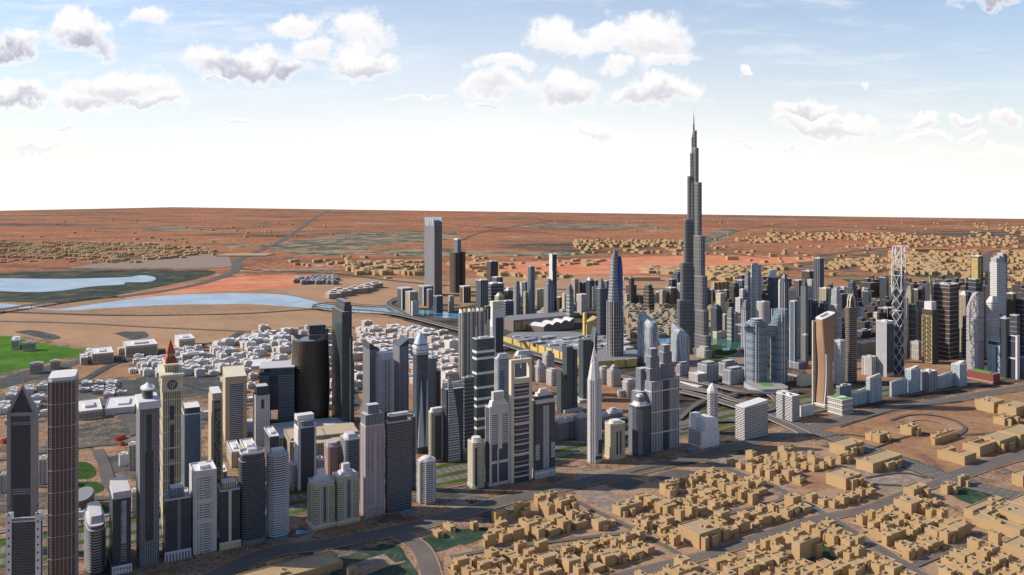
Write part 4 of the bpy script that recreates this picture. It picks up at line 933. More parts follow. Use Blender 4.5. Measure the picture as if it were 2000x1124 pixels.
mb.box(-x, x, -b+2.5, b-2.5, t.h-3, t.h); mb.box(-x-.3, x+.3, -b+2.5, b-2.5, t.zz(668), t.zz(673)+8)
mb.box(-x-.3, x+.3, -b+2.5, b-2.5, t.zz(703), t.zz(700)); t.part('stone_frame', mb, 'bandw')
gen('small grey block cut by the right edge of the picture', (1992, 2000, 2020, 740, 700), 'greyv', rot=31)

# ---------------------------------------------------------------- second row left: behind the highway
t = T('arch_tower', 'tan tower with a tall recessed striped window and swept top', (433, 440, 482, 868, 738), 'tower', 22)
t.body('tan_face', roof='cream_paint'); t.panel('F', .24, .82, 6, t.zz(752), 'slate', .4, 'recessed_window'); t.bands('box', 3.9, .2, .3, z1=2, mat='tan_face')
mb = MB()
for k in range(30): mb.box(-t.a*.25, t.a*.32, -t.b/2-1.0, -t.b/2-.4, 8+k*4.2, 9.2+k*4.2)
t.part('louvre_slats', mb, 'bandw'); t.panel('F', 0, .22, 0, t.h+1, 'tan_face', 1.6, 'side_wall'); t.panel('F', .84, 1, 0, t.h+1, 'tan_face', 1.6, 'side_wall'); t.panel('F', .22, .84, t.zz(750), t.h+1, 'tan_face', 1.6, 'head_wall')
t = T('patterned_tower', 'slim brown tower with a carved round rosette at its head', (407, 414, 435, 968, 782), 'tower', 26)
t.body('tan_face', roof='roof'); t.panel('F', .22, .8, 10, t.zz(784), 'dark_paint', .4)
mb = MB(); r = random.Random(4)
for k in range(52):
    z = 14+k*(t.zz(805)-14)/52; xx = r.uniform(-.24, .1)*t.a; mb.box(xx, xx+r.uniform(.1, .28)*t.a, -t.b/2-.9, -t.b/2-.4, z, z+1)
    xx = r.uniform(-.24, .28)*t.a; mb.box(xx, xx+1, -t.b/2-.9, -t.b/2-.4, z, z+3.6)
for k in range(16):
    a0, a1 = k*math.pi/8, (k+1)*math.pi/8
    for rr in (t.a*.25, t.a*.13): mb.bar((rr*math.cos(a0), -t.b/2-.8, t.zz(794)+rr*math.sin(a0)), (rr*math.cos(a1), -t.b/2-.8, t.zz(794)+rr*math.sin(a1)), .9)
t.part('screen_pattern', mb, 'tan_face'); t.block('roof_slab', .9, .9, t.h, t.zz(770), ['tan_face', 'roofw'])
t = gen('blue grey glass tower with bright white flat cap near the clock tower', (355, 359, 393, 985, 812), 'blue', rot=26, roof='roofw', rt=False, crown=[('roof_cap', .88, .88, 799, 'dark')], panels=[('F', 0, .06, 985, 812, 'bandw', .8), ('F', .94, 1, 985, 812, 'bandw', .8)])
t = gen('pale slim tower pierced by a grid of small square windows', (494, 499, 527, 873, 776), 'white', rot=26, roof='roof', rt=False, crown=[('crown_tier', .8, .8, 757, 'teal')], panels=[('F', .38, .6, 800, 782, 'dark', .6)])
# L shaped striped slab
t = T('slab_tower', 'broad dark striped slab with a lower left shoulder and square gap at its foot', (502, 506, 575, 838, 722), 'tower', 14, .3)
xs = [-t.a/2, -t.a*.20, t.a*.03, t.a/2]
t.part('body', MB().box(xs[0], xs[1], -t.b/2, t.b/2, 0, t.zz(728)).box(xs[2], xs[3], -t.b/2, t.b/2, 0, t.h).box(xs[1], xs[2], -t.b/2, t.b/2, t.zz(803), t.h), 'slate')
mb = MB()
for k in range(28):
    z = 4+k*4.3
    if z < t.h-6: mb.box(xs[2]+1, xs[3], -t.b/2-.6, -t.b/2, z, z+.9)
    if z < t.zz(735): mb.box(xs[0], xs[1]-1, -t.b/2-.6, -t.b/2, z, z+.9)
t.part('sunshade_slats', mb, 'grey_paint')
for y0, y1 in ((753, 737), (771, 756), (789, 774), (803, 792)): t.panel('F', .30, .53, t.zz(y0), t.zz(y1), 'tower_glass', .3)
t.part('roof_deck', MB().box(-t.a/2, t.a*.51, -t.b/2, t.b/2, t.h, t.h+2), 'roof'); t.part('roof_wing', MB().box(-t.a*.75, -t.a*.2, 0, t.b, t.zz(729), t.zz(722)), 'roofw')
# twisting dark tower
t = T('twisting_tower', 'dark bronze tower of stacked rings with a curling peaked crown', (572, 590, 634, 838, 672), 'tower', 20)
rg = []; tm = (t.a+t.b)/2*.98; tf = lambda f: (1+.05*math.sin(f*math.pi)-.06*f)
def tring(f, g=1.0):
    tw = R(30)*f; return [(x*math.cos(tw)-y*math.sin(tw), x*math.sin(tw)+y*math.cos(tw)) for x, y in ell(tm*tf(f)*g, tm*tf(f)*g, 28, e=.85)]
for k in range(31): rg.append((tring(k/30), k/30*t.h))
t.part('body', MB().loft(rg), ['bronze_glass', 'roofd'])
mb = MB()
for k in range(0, 40): mb.prism(tring(k/40, 1.03), k/40*t.h+1, k/40*t.h+2.1, ci=0)
t.part('floor_slats', mb, 'bronzep')
last = rg[-1][0]; hs = [(x, y, t.h+2+24*max(0, math.cos(math.atan2(y, x)+.2))**3+10*max(0, math.cos(math.atan2(y, x)-2.9))**3) for x, y in last]
mb = MB(); n = len(last)
for i in range(n):
    j = (i+1) % n; mb.face([(*last[i], t.h), (*last[j], t.h), hs[j], hs[i]]); mb.face([hs[i], hs[j], (last[j][0]*.93, last[j][1]*.93, t.h), (last[i][0]*.93, last[i][1]*.93, t.h)])
t.part('curled_crown', mb, 'roofd')
gen('plain dark slab tower standing behind the twisting bronze tower', (600, 604, 637, 826, 656), 'teal', rot=20, roof='roofd', rt=False, crown=[('crown_tier', .98, .8, 637, 'teal')])
# tall stepped glass tower
t = T('stepped_glass_tower', 'tallest dark glass tower on the left side with a notched stepped top', (648, 668, 692, 838, 790), 'tower', 26)
b_ = lambda sa, sb, z0, z1, cx=0, cy=0, nm='tier', mt='teal': t.block(nm, sa, sb, z0, z1, [mt, 'roofd'], cx, cy)
b_(1, 1, 0, t.zz(710)); b_(.62, 1, t.zz(710), t.zz(610), -.18); b_(.80, .9, t.zz(710), t.zz(660), .02, 0, 'tier'); b_(.64, .86, t.zz(660), t.zz(600), .06, .02); b_(.5, .8, t.zz(606), t.zz(592), .05)
t.panel('F', .62, .70, 0, t.zz(662), 'grey_paint', .5, 'edge_strip')
# slant topped pair and round grid tower between them
for q, lb, sg in (((709, 722, 741, 815, 684), 'left of two grid towers with opposed slanting roofs', 1), ((767, 780, 798, 815, 678), 'right of two grid towers with opposed slanting roofs', -1)):
    t = T('slant_tower', lb, q, 'tower', 28, 1, 'pair of slant roofed grid towers'); t.body('greyv'); t.fins('box', 4.5, .7, .5, mat='bandw')
    a, b = t.a/2, t.b/2; dz = 14*t.m; hi, lo = (dz, 1)
    mb = MB(); mb.loft([(rect(t.a, t.b), t.h), ([(-a, -b, t.h+(hi if sg > 0 else lo)), (a, -b, t.h+(lo if sg > 0 else hi)), (a, b, t.h+(lo if sg > 0 else hi)), (-a, b, t.h+(hi if sg > 0 else lo))], None)], ci=0); t.part('slanted_roof', mb, 'slate')
t = gen('dark gridded tower with curved white balcony edges between the slant roofed pair', (732, 741, 771, 830, 705), 'dark', 'soft', rot=28, roof='roofw', rt=False, bands=dict(step=4.2, proj=1.2, th=1.2, z0=30, mat='bandw'), fins=dict(step=6, w=1.1, proj=1.2, mat='bandw'), crown=[('roof_tier', .95, .95, 692, 'roof', dict(shape='soft'))], base=('slate', 16, .4), par=False)
# blue white pointed tower
t = T('pointed_tower', 'dark tower with an ice blue faceted pyramid head and long white wedges', (805, 815, 838, 888, 694), 'tower', 30)
t.body('slate', 'octs'); P8 = foot('octs', t.a*1.02, t.b*1.02)
mb = MB(); mb.loft([(P8, t.h), (scalep(P8, 1.05), t.zz(680)), (scalep(P8, .55), t.zz(662)), (scalep(P8, .06), t.zz(652))], ci=0); t.part('faceted_head', mb, 'icewhite')
mb = MB(); a, b = t.a/2, t.b/2
for z in range(4): mb.prism(grow(scalep(P8, 1.03), .1), t.h+2+z*6, t.h+3.4+z*6, ci=0)
t.part('head_slats', mb, 'slate')
for x0, x1 in ((-.45, .10), (.18, .48)):
    mb = MB(); zb, zt_ = t.zz(875), t.zz(745); y = -b-1.2
    mb.loft([([(x0*t.a, y), (x1*t.a, y), (x1*t.a, y+2), (x0*t.a, y+2)], zb), ([((x0+x1)/2*t.a-.4, y), ((x0+x1)/2*t.a+.4, y), ((x0+x1)/2*t.a+.4, y+2), ((x0+x1)/2*t.a-.4, y+2)], zt_)], ci=0); t.part('glass_wedge', mb, 'icewhite')
t.spire(t.zz(654), t.zz(648), 1.2)
gen('grey gridded slab directly behind the ice blue pointed tower', (836, 840, 853, 830, 702), 'greyg', rot=28)
gen('dark slab peeping right of the grey gridded slab', (853, 856, 861, 830, 726), 'dark', rot=28)
gen('white lift tower rising behind the pinkish tower', (722, 725, 741, 880, 798), 'white', rot=28)
# tan tower + sail
t = gen('tan tower with paired dark glass strips and a chamfered white top', (836, 842, 869, 905, 808), 'creamv', 'octs', rot=30, roof='roofw', rt=False, crown=[('crown_tier', .9, .9, 800, 'roofw', dict(shape='octs', top=.85))], panels=[('F', .28, .72, 900, 814, 'dark', .5)])
t = T('sail_tower', 'grey tower whose ribbed front swells like a sail to a sharp tip', (861, 870, 907, 905, 762), 'tower', 30)
t.body('dark', sa=.9); a, b = t.a/2, t.b/2; mb = MB(); prof = [(0, 1.0), (.25, .95), (.5, .82), (.7, .60), (.85, .40), (1, .16)]
Hs = t.zz(736); mb.loft([([(-a*.75, -b-3), (-a*.75+t.a*.62*w_, -b-3), (-a*.75+t.a*.62*w_, -b+2), (-a*.75, -b+2)], Hs*f) for f, w_ in prof], ci=0); t.part('sail_front', mb, 'greyb')
mb = MB()
for k in range(34):
    f = k/34; w_ = 1-.84*f**1.8; mb.box(-a*.76, -a*.75+t.a*.63*w_, -b-3.7, -b-3, f*Hs, f*Hs+1.6)
t.part('sail_slats', mb, 'bandw'); t.block('rim', 1, .2, t.h, t.zz(752), ['roof', 'roof'], cy=.3)
gen('dark slim tower tucked beside the big beige finned tower', (903, 907, 926, 880, 740), 'dark2', rot=30, bands=dict(step=8, proj=.3, th=.8, mat='grey_paint'))
# index like tower
t = T('finned_tower', 'very wide tower of beige buttress fins with a dark glass head', (895, 899, 957, 832, 612), 'tower', 24, .35)
t.body('greyg', roof='roof'); a, b = t.a/2, t.b/2
for k in range(7):
    u = -a+t.a*(k+.2)/7; mb = MB(); zt_ = t.zz(606)+0; mb.box(u, u+t.a*.035, -b-3.5, -b, 8, zt_); mb.box(u, u+t.a*.035, -b, b, t.h, zt_+1); t.part('fin', mb, 'creamv' if k % 2 else 'cream_paint')
    t.part('glass_bay', MB().box(u+t.a*.05, u+t.a*.095, -b-1.5, -b, 8, t.h-1), 'white')
t.part('head_box', MB().box(a*.72, a+.5, -b-2.5, b, t.zz(628), t.zz(602)), 'teal'); t.part('buttress', MB().prism([(a*.55, -b-5), (a*.72, -b-5), (a*.72, -b), (a*.55, -b)], 0, t.zz(636)), 'cream_paint'); t.part('buttress', MB().prism([(-a*.05, -b-5), (a*.08, -b-5), (a*.08, -b), (-a*.05, -b)], 0, t.zz(640)), 'cream_paint')
t = T('slab_tower', 'white edged grey slab behind the beige finned tower', (955, 962, 983, 770, 605), 'tower', 26)
t.body('white_paint', roof='roofw'); t.panel('F', .3, 1, t.zz(690), t.zz(622), 'dark', .6); t.block('upper_box', .8, .8, t.h-.2, t.zz(590), ['cream_paint', 'roofw'], cx=-.05); t.panel('L', .1, .9, 10, t.zz(640), 'whiteb', .5)
# banded dark tower
t = gen('dark glass tower cut by bright white horizontal belts', (923, 931, 966, 858, 664), 'teal', rot=30, roof='roofw', rt=True, par=True)
mb = MB(); P4 = grow(foot('box', t.a, t.b), .6)
for y in (691, 704, 733, 761, 783, 797, 822, 840): mb.prism(P4, t.zz(y), t.zz(y)+5.5, ci=0)
t.part('belt_slats', mb, 'white_paint')
t = gen('grey tower with concave striped front and pale corner piers', (966, 971, 997, 868, 702), 'greyb', 'box', rot=30, roof='roofw', rt=False, crown=[('crown_tier', .9, .9, 693, 'roof', dict(shape='octs', top=.6))], bands=dict(step=4, proj=.35, th=.8, mat='bandw'), panels=[('F', 0, .14, 868, 702, 'bandw', 1.2), ('F', .86, 1, 868, 702, 'bandw', 1.2), ('F', .2, .55, 800, 725, 'blue', .6)])
t = gen('bluish tower with a curved prow seen through the cream portal frame', (1004, 1007, 1030, 850, 700), 'slate', 'soft', rot=30, roof='roofw', par=True, bands=dict(step=4, proj=.3, th=.8, mat='bandw'))
t.spire(t.h, t.zz(682), 1.5)
t = T('office_block', 'pale grey barn roofed office block behind the portal tower', (1003, 1012, 1043, 745, 697), 'office block', 28); t.body('offb'); t.block('barrel_roof', 1.05, .7, t.h, t.zz(688), ['roof', 'roof'], top=.7)
# green glass slanted pair
for (q, top2, lb) in (((1098, 1107, 1127, 805, 678), (1083, 722, 745), 'left green glass tower with knife edged shoulder'), ((1130, 1139, 1165, 785, 665), (1163, 640, 660), 'right green glass tower with leaning raised wing')):
    t = T('slanted_glass_tower', lb, q, 'tower', 30, 1, 'pair of green glass slanted towers')
    a, b = t.a/2, t.b/2; t.part('body', MB().box(-a, a*.2, -b, b, 0, t.h), ['tealp', 'roofd']); t.part('recess', MB().box(a*.2, a*.45, -b*.8, b*.8, 0, t.h-6), 'dark_paint')
    mb = MB(); mb.loft([([(a*.45, -b), (a*1.1, -b), (a*1.1, b), (a*.45, b)], 0), ([(a*.45, -b, t.h-24), (a*1.1, -b, t.h-4 if q[0] < 1120 else t.h+30), (a*1.1, b, t.h-4 if q[0] < 1120 else t.h+30), (a*.45, b, t.h-24)], None)], ci=0); t.part('wing', mb, 'tealp')
    if q[0] < 1120:
        mb = MB(); mb.loft([([(-a*2.1, -b), (-a, -b), (-a, b), (-a*2.1, b)], 0), ([(-a*2.1, -b, t.zz(722)), (-a, -b, t.zz(745)), (-a, b, t.zz(745)), (-a*2.1, b, t.zz(722))], None)], ci=0); t.part('shoulder', mb, 'tealp')
    t.block('podium', 1.8, 1.8, 0, 7, ['roof', 'roof'])
# slab left centre pale
t = gen('pale slab tower with dark glass front near the long market roof', (575, 583, 617, 960, 838), 'dark', rot=28, roof='roofw', rt=False, panels=[('F', 0, .12, 958, 816, 'bandw', 1.2), ('F', .9, 1, 958, 830, 'bandw', 1.0), ('L', 0, 1, 958, 838, 'bandw', .8)], crown=[('crown_tier', .8, .8, 826, 'greyb', dict(shape='octs')), ('roof_slab', .98, .6, 816, 'roofw', dict(cy=.15))])
t = gen('dusky pink small tower with notched turrets', (632, 641, 664, 930, 876), 'pinkw', 'octs', rot=28, roof='pinkp', crown=[('crown_tier', .8, .8, 868, 'pinkp', dict(shape='oct'))], rt=False)
MATS['pinkw2'] = facade('pinkw2', (.42, .29, .30), (.10, .08, .09), 3.6, 3.5, .5, .5); t.root.children[0].data.materials[0] = MATS['pinkw2']
t = gen('dark banded tower with hipped white roof right of the pink one', (664, 676, 704, 935, 862), 'dark2', 'octs', rot=28, roof='roof', bands=dict(step=3.9, proj=.5, th=.8, mat='grey_paint'), crown=[('hipped_roof', .9, .9, 853, 'roof', dict(shape='octs', top=.6))], rt=False)
gen('small white balcony block at the foot of the dark slab', (616, 622, 634, 950, 901), 'office', rot=28, roof='roofw', name='apartment_block', cat='apartment block')
gen('white balcony block behind the grey deep balcony tower', (564, 570, 576, 960, 911), 'office', rot=28, roof='roofw', name='apartment_block', cat='apartment block')
gen('glass office cube with pale roof beside the pierced white tower', (506, 527, 545, 900, 855), 'slate', rot=26, roof='roofw', name='office_block', cat='office block')
gen('pale banded annex behind the white lattice tower', (418, 430, 444, 948, 925), 'office', rot=26, roof='roofw', name='office_block', cat='office block')
gen('low pale roofed hall behind the white lattice tower', (436, 452, 472, 915, 885), 'creamv', rot=26, roof='roofw', name='office_block', cat='office block')
gen('greenish glass office block with white frame beside the dark drum', (468, 480, 505, 940, 884), 'creamv', rot=26, roof='roofw', name='office_block', cat='office block')
gen('white ribbed slab beside the tall belvedere tower', (246, 252, 268, 920, 872), 'office', rot=26, roof='roofw', name='apartment_block', cat='apartment block')
gen('white stair shaped villa block at the road fork on the left', (226, 232, 250, 912, 892), 'roofw', 'soft', rot=26, roof='roofw', name='office_block', cat='office block')
gen('small perforated white block left of the belvedere tower', (256, 258, 268, 1012, 964), 'perf', rot=26, roof='roofw', name='apartment_block', cat='apartment block')
# long market palace
def slabs(lb, q, style, tiers, rot, ratio, cat='hall', name='market_hall', roof='cream_paint', **k):
    t = T(name, lb, q, cat, rot, ratio); t.body(style, roof=roof); z = t.h
    for (sa, sb, dz, cx, cy) in tiers: t.block('roof_tier', sa, sb, z-.2, z+dz, [style, roof], cx, cy)
    t.parapet(mat=roof, hgt=1.5); return t
slabs('long sand coloured market palace with arcaded walls behind the pink tower', (596, 616, 712, 905, 868), 'offb', [(.9, .6, 6, 0, .1), (.3, .3, 5, .3, 0), (.2, .5, 8, -.35, 0), (.5, .3, 3, 0, .2)], 22, .5, roof='tan_face')
slabs('sand coloured market wing with recessed windows left of the dark slab', (548, 566, 592, 912, 866), 'offb', [(.7, .7, 4, 0, 0)], 22, .8, roof='tan_face')
slabs('low white podium roof under the twisting bronze tower', (500, 540, 690, 872, 858), 'office', [(.5, .5, 1.5, .2, .1)], 22, .8, roof='roofw', name='podium_building', cat='building')
slabs('flat white station hall left of the cream clock tower', (185, 205, 262, 812, 800), 'roofw', [(.4, .5, 4, .1, 0)], 22, .5, roof='roofw', name='hall', cat='hall')
slabs('long white low building near the tan recessed tower', (368, 380, 410, 822, 808), 'house', [(.3, .5, 4, -.2, 0)], 22, .5, roof='roofw', name='hall', cat='hall')
slabs('low white hall below the tan recessed tower', (430, 445, 500, 862, 850), 'office', [], 22, .6, roof='roof', name='hall', cat='hall')
slabs('pale canopy hall beside the round garden', (60, 90, 162, 1020, 1006), 'roofw', [(.7, .6, 3, 0, 0)], 8, .8, roof='roof', name='hall', cat='hall')
t = T('round_pavilion', 'dark ringed drum pavilion beside the mauve brown tower', (120, 135, 176, 1012, 982), 'pavilion', 20); t.body('brownd', 'round', roof='roofd'); t.bands('round', 5, 1.2, 1.5, 2, mat='brownp')
for q, lb in (((-4, 0, 10, 965, 930), 'pale slab at the left edge behind the triangular tower'), ((72, 76, 90, 950, 900), 'white slab between the triangular tower and the brown tower')):
    gen(lb, q, 'office', rot=20, roof='roofw', name='apartment_block', cat='apartment block')
# stepped balcony clusters in the middle
def ziggurat(lb, q, style='office', dome=False, steps=2):
    t = gen(lb, q, style, 'octs', rot=30, roof='roof', rt=False, name='terraced_block', cat='apartment block', group='balconied blocks behind the spired tower', bands=dict(step=3.9, proj=1.0, th=1.2, mat='offw'))
    z = t.h
    for k in range(steps): z1 = z+6; t.block('roof_tier', .72-.25*k, .72-.25*k, z-.2, z1, [style, 'roof']); z = z1
    if dome: t.dome(z, t.a*.17, 6, 'roof')
ziggurat('tallest balconied block right of the portal tower', (1058, 1068, 1084, 735, 695))
ziggurat('domed balconied block right of the portal tower', (1038, 1052, 1068, 748, 718), dome=True)
ziggurat('low balconied block in front of the tallest one', (1066, 1078, 1090, 755, 727), steps=1)
ziggurat('domed balconied block right of the spired white tower', (1184, 1196, 1214, 757, 727), dome=True)
ziggurat('balconied block hugging the spired white tower', (1168, 1176, 1190, 752, 722), steps=1)
ziggurat('short balconied tower over a round terrace', (1214, 1226, 1242, 778, 748), steps=1)
t = T('terraced_block', 'round stepped terrace wrapped round a short balconied tower', (1202, 1212, 1232, 778, 764), 'apartment block', 30); t.body('office', 'round'); t.bands('round', 3.9, 1.2, 1.2, mat='offw')
# low grey roofed offices between the rows
for q, lb in (((1082, 1092, 1112, 862, 828), 'grey villa office with pyramid stepped roof, left of three'), ((1104, 1114, 1142, 858, 824), 'grey villa office with stepped roof, middle of three'), ((1122, 1132, 1150, 862, 818), 'pale grey office hidden behind the spired white tower'), ((1178, 1190, 1216, 826, 810), 'grey stepped roof office right of the spired white tower'), ((1172, 1180, 1192, 838, 815), 'small grey office touching the spired white tower')):
    gen(lb, q, 'greyg', rot=30, roof='roof', rt=False, name='office_block', cat='office block', crown=[('roof_tier', .7, .7, q[4]-5, 'roof'), ('roof_tier', .35, .35, q[4]-9, 'roof')])
for q, lb in (((1322, 1328, 1346, 735, 714), 'grey ribbed office right behind the stepped turrets'), ((1363, 1380, 1403, 747, 715), 'large grey ribbed office behind the white cube on a podium'), ((1403, 1416, 1440, 736, 712), 'grey ribbed office with white roof beyond the largest one'), ((1412, 1426, 1456, 752, 726), 'grey ribbed office nearest the blue bridged towers')):
    gen(lb, q, 'greyv', rot=30, roof='roof', rt=False, name='office_block', cat='office block', group='ribbed grey offices beside the lawn', fins=dict(step=5.5, w=1.2, proj=.7, mat='bandw'), crown=[('roof_tier', .7, .7, q[4]-5, 'greyv')], base=('office', 4, 1.5))
t = gen('pale square gridded cube standing on a wide flat podium', (1345, 1363, 1380, 754, 733), 'office', rot=30, roof='roofw', rt=False, name='office_block', cat='office block'); t.block('podium', 2.0, 2.0, 0, 3.5, ['roofw', 'roofw'])

# ---------------------------------------------------------------- centre: mall, long block, wave roof
t = T('shopping_mall', 'huge low mall with bright yellow walls and a cluttered grey roof', (985, 1240, 1290, 722, 700), 'mall', 40, 1)
# drawn by its own corners
def poly_building(name, lb, cat, px, h, style, roof='roof', group=None):
    pts = [G(*p) for p in px]; cx = sum(p[0] for p in pts)/len(pts); cy = sum(p[1] for p in pts)/len(pts)
    root = empty(name, (cx, cy, 0), 0, lb, cat, group); loc = [(p[0]-cx, p[1]-cy) for p in pts]
    ar = sum(loc[i][0]*loc[(i+1) % len(loc)][1]-loc[(i+1) % len(loc)][0]*loc[i][1] for i in range(len(loc)))
    if ar < 0: loc.reverse()
    MB().prism(loc, 0, h).build('body', [style, roof], root); SOLID.append((cx, cy, 60)); return root, loc
bpy.data.objects.remove(t.root); SOLID.pop()
root, loc = poly_building('shopping_mall', 'huge low mall with bright yellow walls and a cluttered grey roof', 'mall', [(983,672),(1036,684),(1080,697),(1120,712),(1165,722),(1245,716),(1246,700),(1190,668),(1110,660),(1000,662)], 24, 'tanw', 'mallroof')
cxy = Vector(root.location[:2])
def onmall(px, py): p = G(px, py); return p[0]-cxy.x, p[1]-cxy.y
E_ = [(983, 672), (1036, 684), (1080, 697), (1120, 712), (1165, 722), (1245, 716)]
for i in range(5):
    a, b = Vector(onmall(*E_[i])), Vector(onmall(*E_[i+1])); L = (b-a).length; d = (b-a)/L; nn = Vector((d.y, -d.x))
    for u0, u1 in ((.03, .34), (.42, .66), (.74, .97)):
        p, q_ = a+d*L*u0, a+d*L*u1; MB().prism([tuple(p+nn*2.5), tuple(q_+nn*2.5), tuple(q_), tuple(p)], 1, 26).build('yellow_wall', ['yellow', 'roof'], root)
r = random.Random(8)
for k in range(75):
    x, y = onmall(r.uniform(1010, 1225), r.uniform(670, 703)); w_, d_ = r.uniform(10, 45), r.uniform(8, 30); h_ = r.uniform(2, 7)
    MB().box(-w_/2, w_/2, -d_/2, d_/2, 0, h_).build('roof_plant', r.choice(['roof', 'roofd', 'concrete', 'roof', 'grey_paint', 'roofd']), root)
    o = root.children[-1] if False else bpy.data.objects[-1] if False else None
for o, in [(c_,) for c_ in root.children if c_.name.startswith('roof_plant')]:
    while True:
        px_, py_ = r.uniform(1005, 1228), r.uniform(668, 708)
        if py_ < 676+(px_-1000)*.13+4: break
    x, y = onmall(px_, py_); o.location = (x, y, 24); o.rotation_euler[2] = R(A0)
mb = MB(); x, y = onmall(1056, 684); mb.loft([(ell(20*math.cos(i*.26)+.1, 20*math.cos(i*.26)+.1, 14, x, y), 24+10*math.sin(i*.26)) for i in range(7)], ci=0); mb.build('dome', 'roofw', root, smooth=True)
root, loc = poly_building('market_hall', 'long black and gold building under the row of grey towers', 'hall', [(985,644),(1003,648),(1112,637),(1112,630),(1040,634),(990,638)], 44, 'brownp', 'mallroof')
c0_ = Vector(root.location[:2]); a, b = [Vector(G(*p))-c0_ for p in ((1003, 648), (1112, 637))]; L = (b-a).length; d = (b-a)/L; nn = Vector((d.y, -d.x))
for u0, u1 in ((.02, .12), (.15, .42), (.58, .74), (.78, .95)):
    p, q_ = a+d*L*u0, a+d*L*u1; MB().prism([tuple(p+nn*2), tuple(q_+nn*2), tuple(q_), tuple(p)], 3, 34).build('gold_panel', 'goldp', root)
# wave roofed hall
pts = [G(*p) for p in ((1030, 646), (1062, 650), (1122, 642), (1092, 634))]
cx, cy = pts[0]; root = empty('wave_roof_hall', (cx, cy, 0), 0, 'low hall under a white roof of four waves', 'hall')
A_, B_, C_, D_ = [Vector((p[0]-cx, p[1]-cy)) for p in pts]
mb = MB(); N = 36; prev = None
for k in range(N+1):
    f = k/N; p = A_.lerp(D_, f); q_ = B_.lerp(C_, f); z = 22+9*abs(math.sin(f*math.pi*3.6))+f*10
    if prev: mb.face([(*prev[1], prev[2]), (*q_, z), (*p, z), (*prev[0], prev[2])]); mb.face([(*prev[1], 0), (*q_, 0), (*q_, z), (*prev[1], prev[2])], mi=1); mb.face([(*p, 0), (*prev[0], 0), (*prev[0], prev[2]), (*p, z)], mi=1)
    prev = (p, q_, z)
mb.face([(*A_, 0), (*B_, 0), (*B_, 22), (*A_, 22)], mi=1); mb.face([(*C_, 0), (*D_, 0), (*D_, 36), (*C_, 36)], mi=1)
mb.build('roof', ['roofw', 'brownp'], root)
# blue lens tower on a white ring podium
t = T('lattice_tower', 'tall dark tower in white lattice with a blue lens and silver pointed head', (1183, 1196, 1220, 712, 590), 'tower', 30)
t.body('brownd', 'octs', top=scalep(foot('octs', t.a, t.b), .86)); t.fins('octs', 9, 1.2, .9, mat='bandw', z1=t.h*1.0, sa=.97, sb=.97); t.bands('octs', 11, .6, .9, 6, mat='steel', name='ring_slats', z1=t.h*.8)
z2, z3, z4 = t.zz(545), t.zz(505), t.zz(489); P8 = foot('octs', t.a*.86, t.b*.86)
t.part('upper_shaft', MB().loft([(P8, t.h), (scalep(P8, .80), z2), (scalep(P8, .55), z3), (scalep(P8, .10), z4)], ci=0), 'greyv'); mb = MB()
for k in range(14):
    f = k/14; s_ = 1-.42*f; mb.prism(grow(scalep(P8, s_*(1 if f < .6 else .98)), .5), t.h+f*(z3-t.h), t.h+f*(z3-t.h)+1.2, ci=0)
t.part('lattice_slats', mb, 'bandw')
zb, zt_ = t.zz(600), t.zz(502); mb = MB()
mb.loft([([(t.a*.22-w_*t.a*.17, -t.b*.42-1), (t.a*.22+w_*t.a*.17, -t.b*.42-1), (t.a*.22+w_*t.a*.17, t.b*.05), (t.a*.22-w_*t.a*.17, t.b*.05)], zb+(zt_-zb)*f) for f, w_ in ((0, .5), (.25, .85), (.5, 1), (.75, .85), (.93, .45), (1, .05))], ci=0); t.part('blue_lens', mb, 'blueglass')
t.block('ring_podium', 1.9, 1.9, 0, 12, ['bandw', 'brownp'], shape='octs', cx=.1)
gen('round shouldered grey tower with spike left of the blue lens tower', (1164, 1173, 1187, 655, 565), 'slate', 'octs', rot=30, bands=dict(step=9, proj=.8, th=1.5, mat='greyb'), crown=[('crown_tier', .7, .7, 553, 'greyb', dict(shape='octs', top=.6)), ('crown_tier', .3, .3, 545, 'slate', dict(top=.3))], spire=(534, 2), rt=False)
m_, t_, b_2 = newmat('streak_glass'); tc_ = t_.node('ShaderNodeTexCoord'); ps = t_.node('ShaderNodeMapping'); ps.inputs['Scale'].default_value = (1, 1, .06); t_.l.new(tc_.outputs['Object'], ps.inputs[0])
t_.l.new(t_.mix(t_.step(t_.noise(ps.outputs[0], .30, 6, .75), .40, .62), (.10, .15, .21), (.62, .70, .76)), b_2.inputs['Base Color']); b_2.inputs['Roughness'].default_value = .3; MATS['sail_glass'] = m_  # pale gloss streaks painted into the glass colour
# curved white glass sail pair
for (q, tops, lb) in (((1243, 1270, 1287, 716, 655), (616, 632), 'left curved glass sail building, bluish, with slanting crest'), ((1310, 1338, 1348, 712, 662), (636, 656), 'right curved glass sail building, whiter, with slanting crest')):
    t = T('sail_building', lb, q, 'tower', 30, 1, 'pair of curved glass sail buildings'); a, b = t.a/2, t.b/2
    P = ell(t.a*1.08, t.b*1.05, 32, e=.5); zt2 = lambda y: t.zz(tops[1])+(t.zz(tops[0])-t.zz(tops[1]))*(y+b)/(2*b)
    mb = MB(); mb.loft([(P, 0), (P, t.h*.8), ([(x*.96, y, t.h*.8+(zt2(y)-t.h*.8)*.7) for x, y in P], None), ([(x*.55, y*.98, zt2(y)) for x, y in P], None)], ci=0); t.part('body', mb, 'sail_glass')
    mb = MB()
    for i in range(32):
        x, y = P[i]; mb.bar((x*1.01, y*1.01, 2), (x*1.01, y*1.01, t.h*.8), .8); mb.bar((x*1.01, y*1.01, t.h*.8), (x*.97, y, t.h*.8+(zt2(y)-t.h*.8)*.7), .8); mb.bar((x*.97, y, t.h*.8+(zt2(y)-t.h*.8)*.7), (x*.56, y*.98, zt2(y)+.5), .8)
    t.part('glazing_ribs', mb, 'roofw')
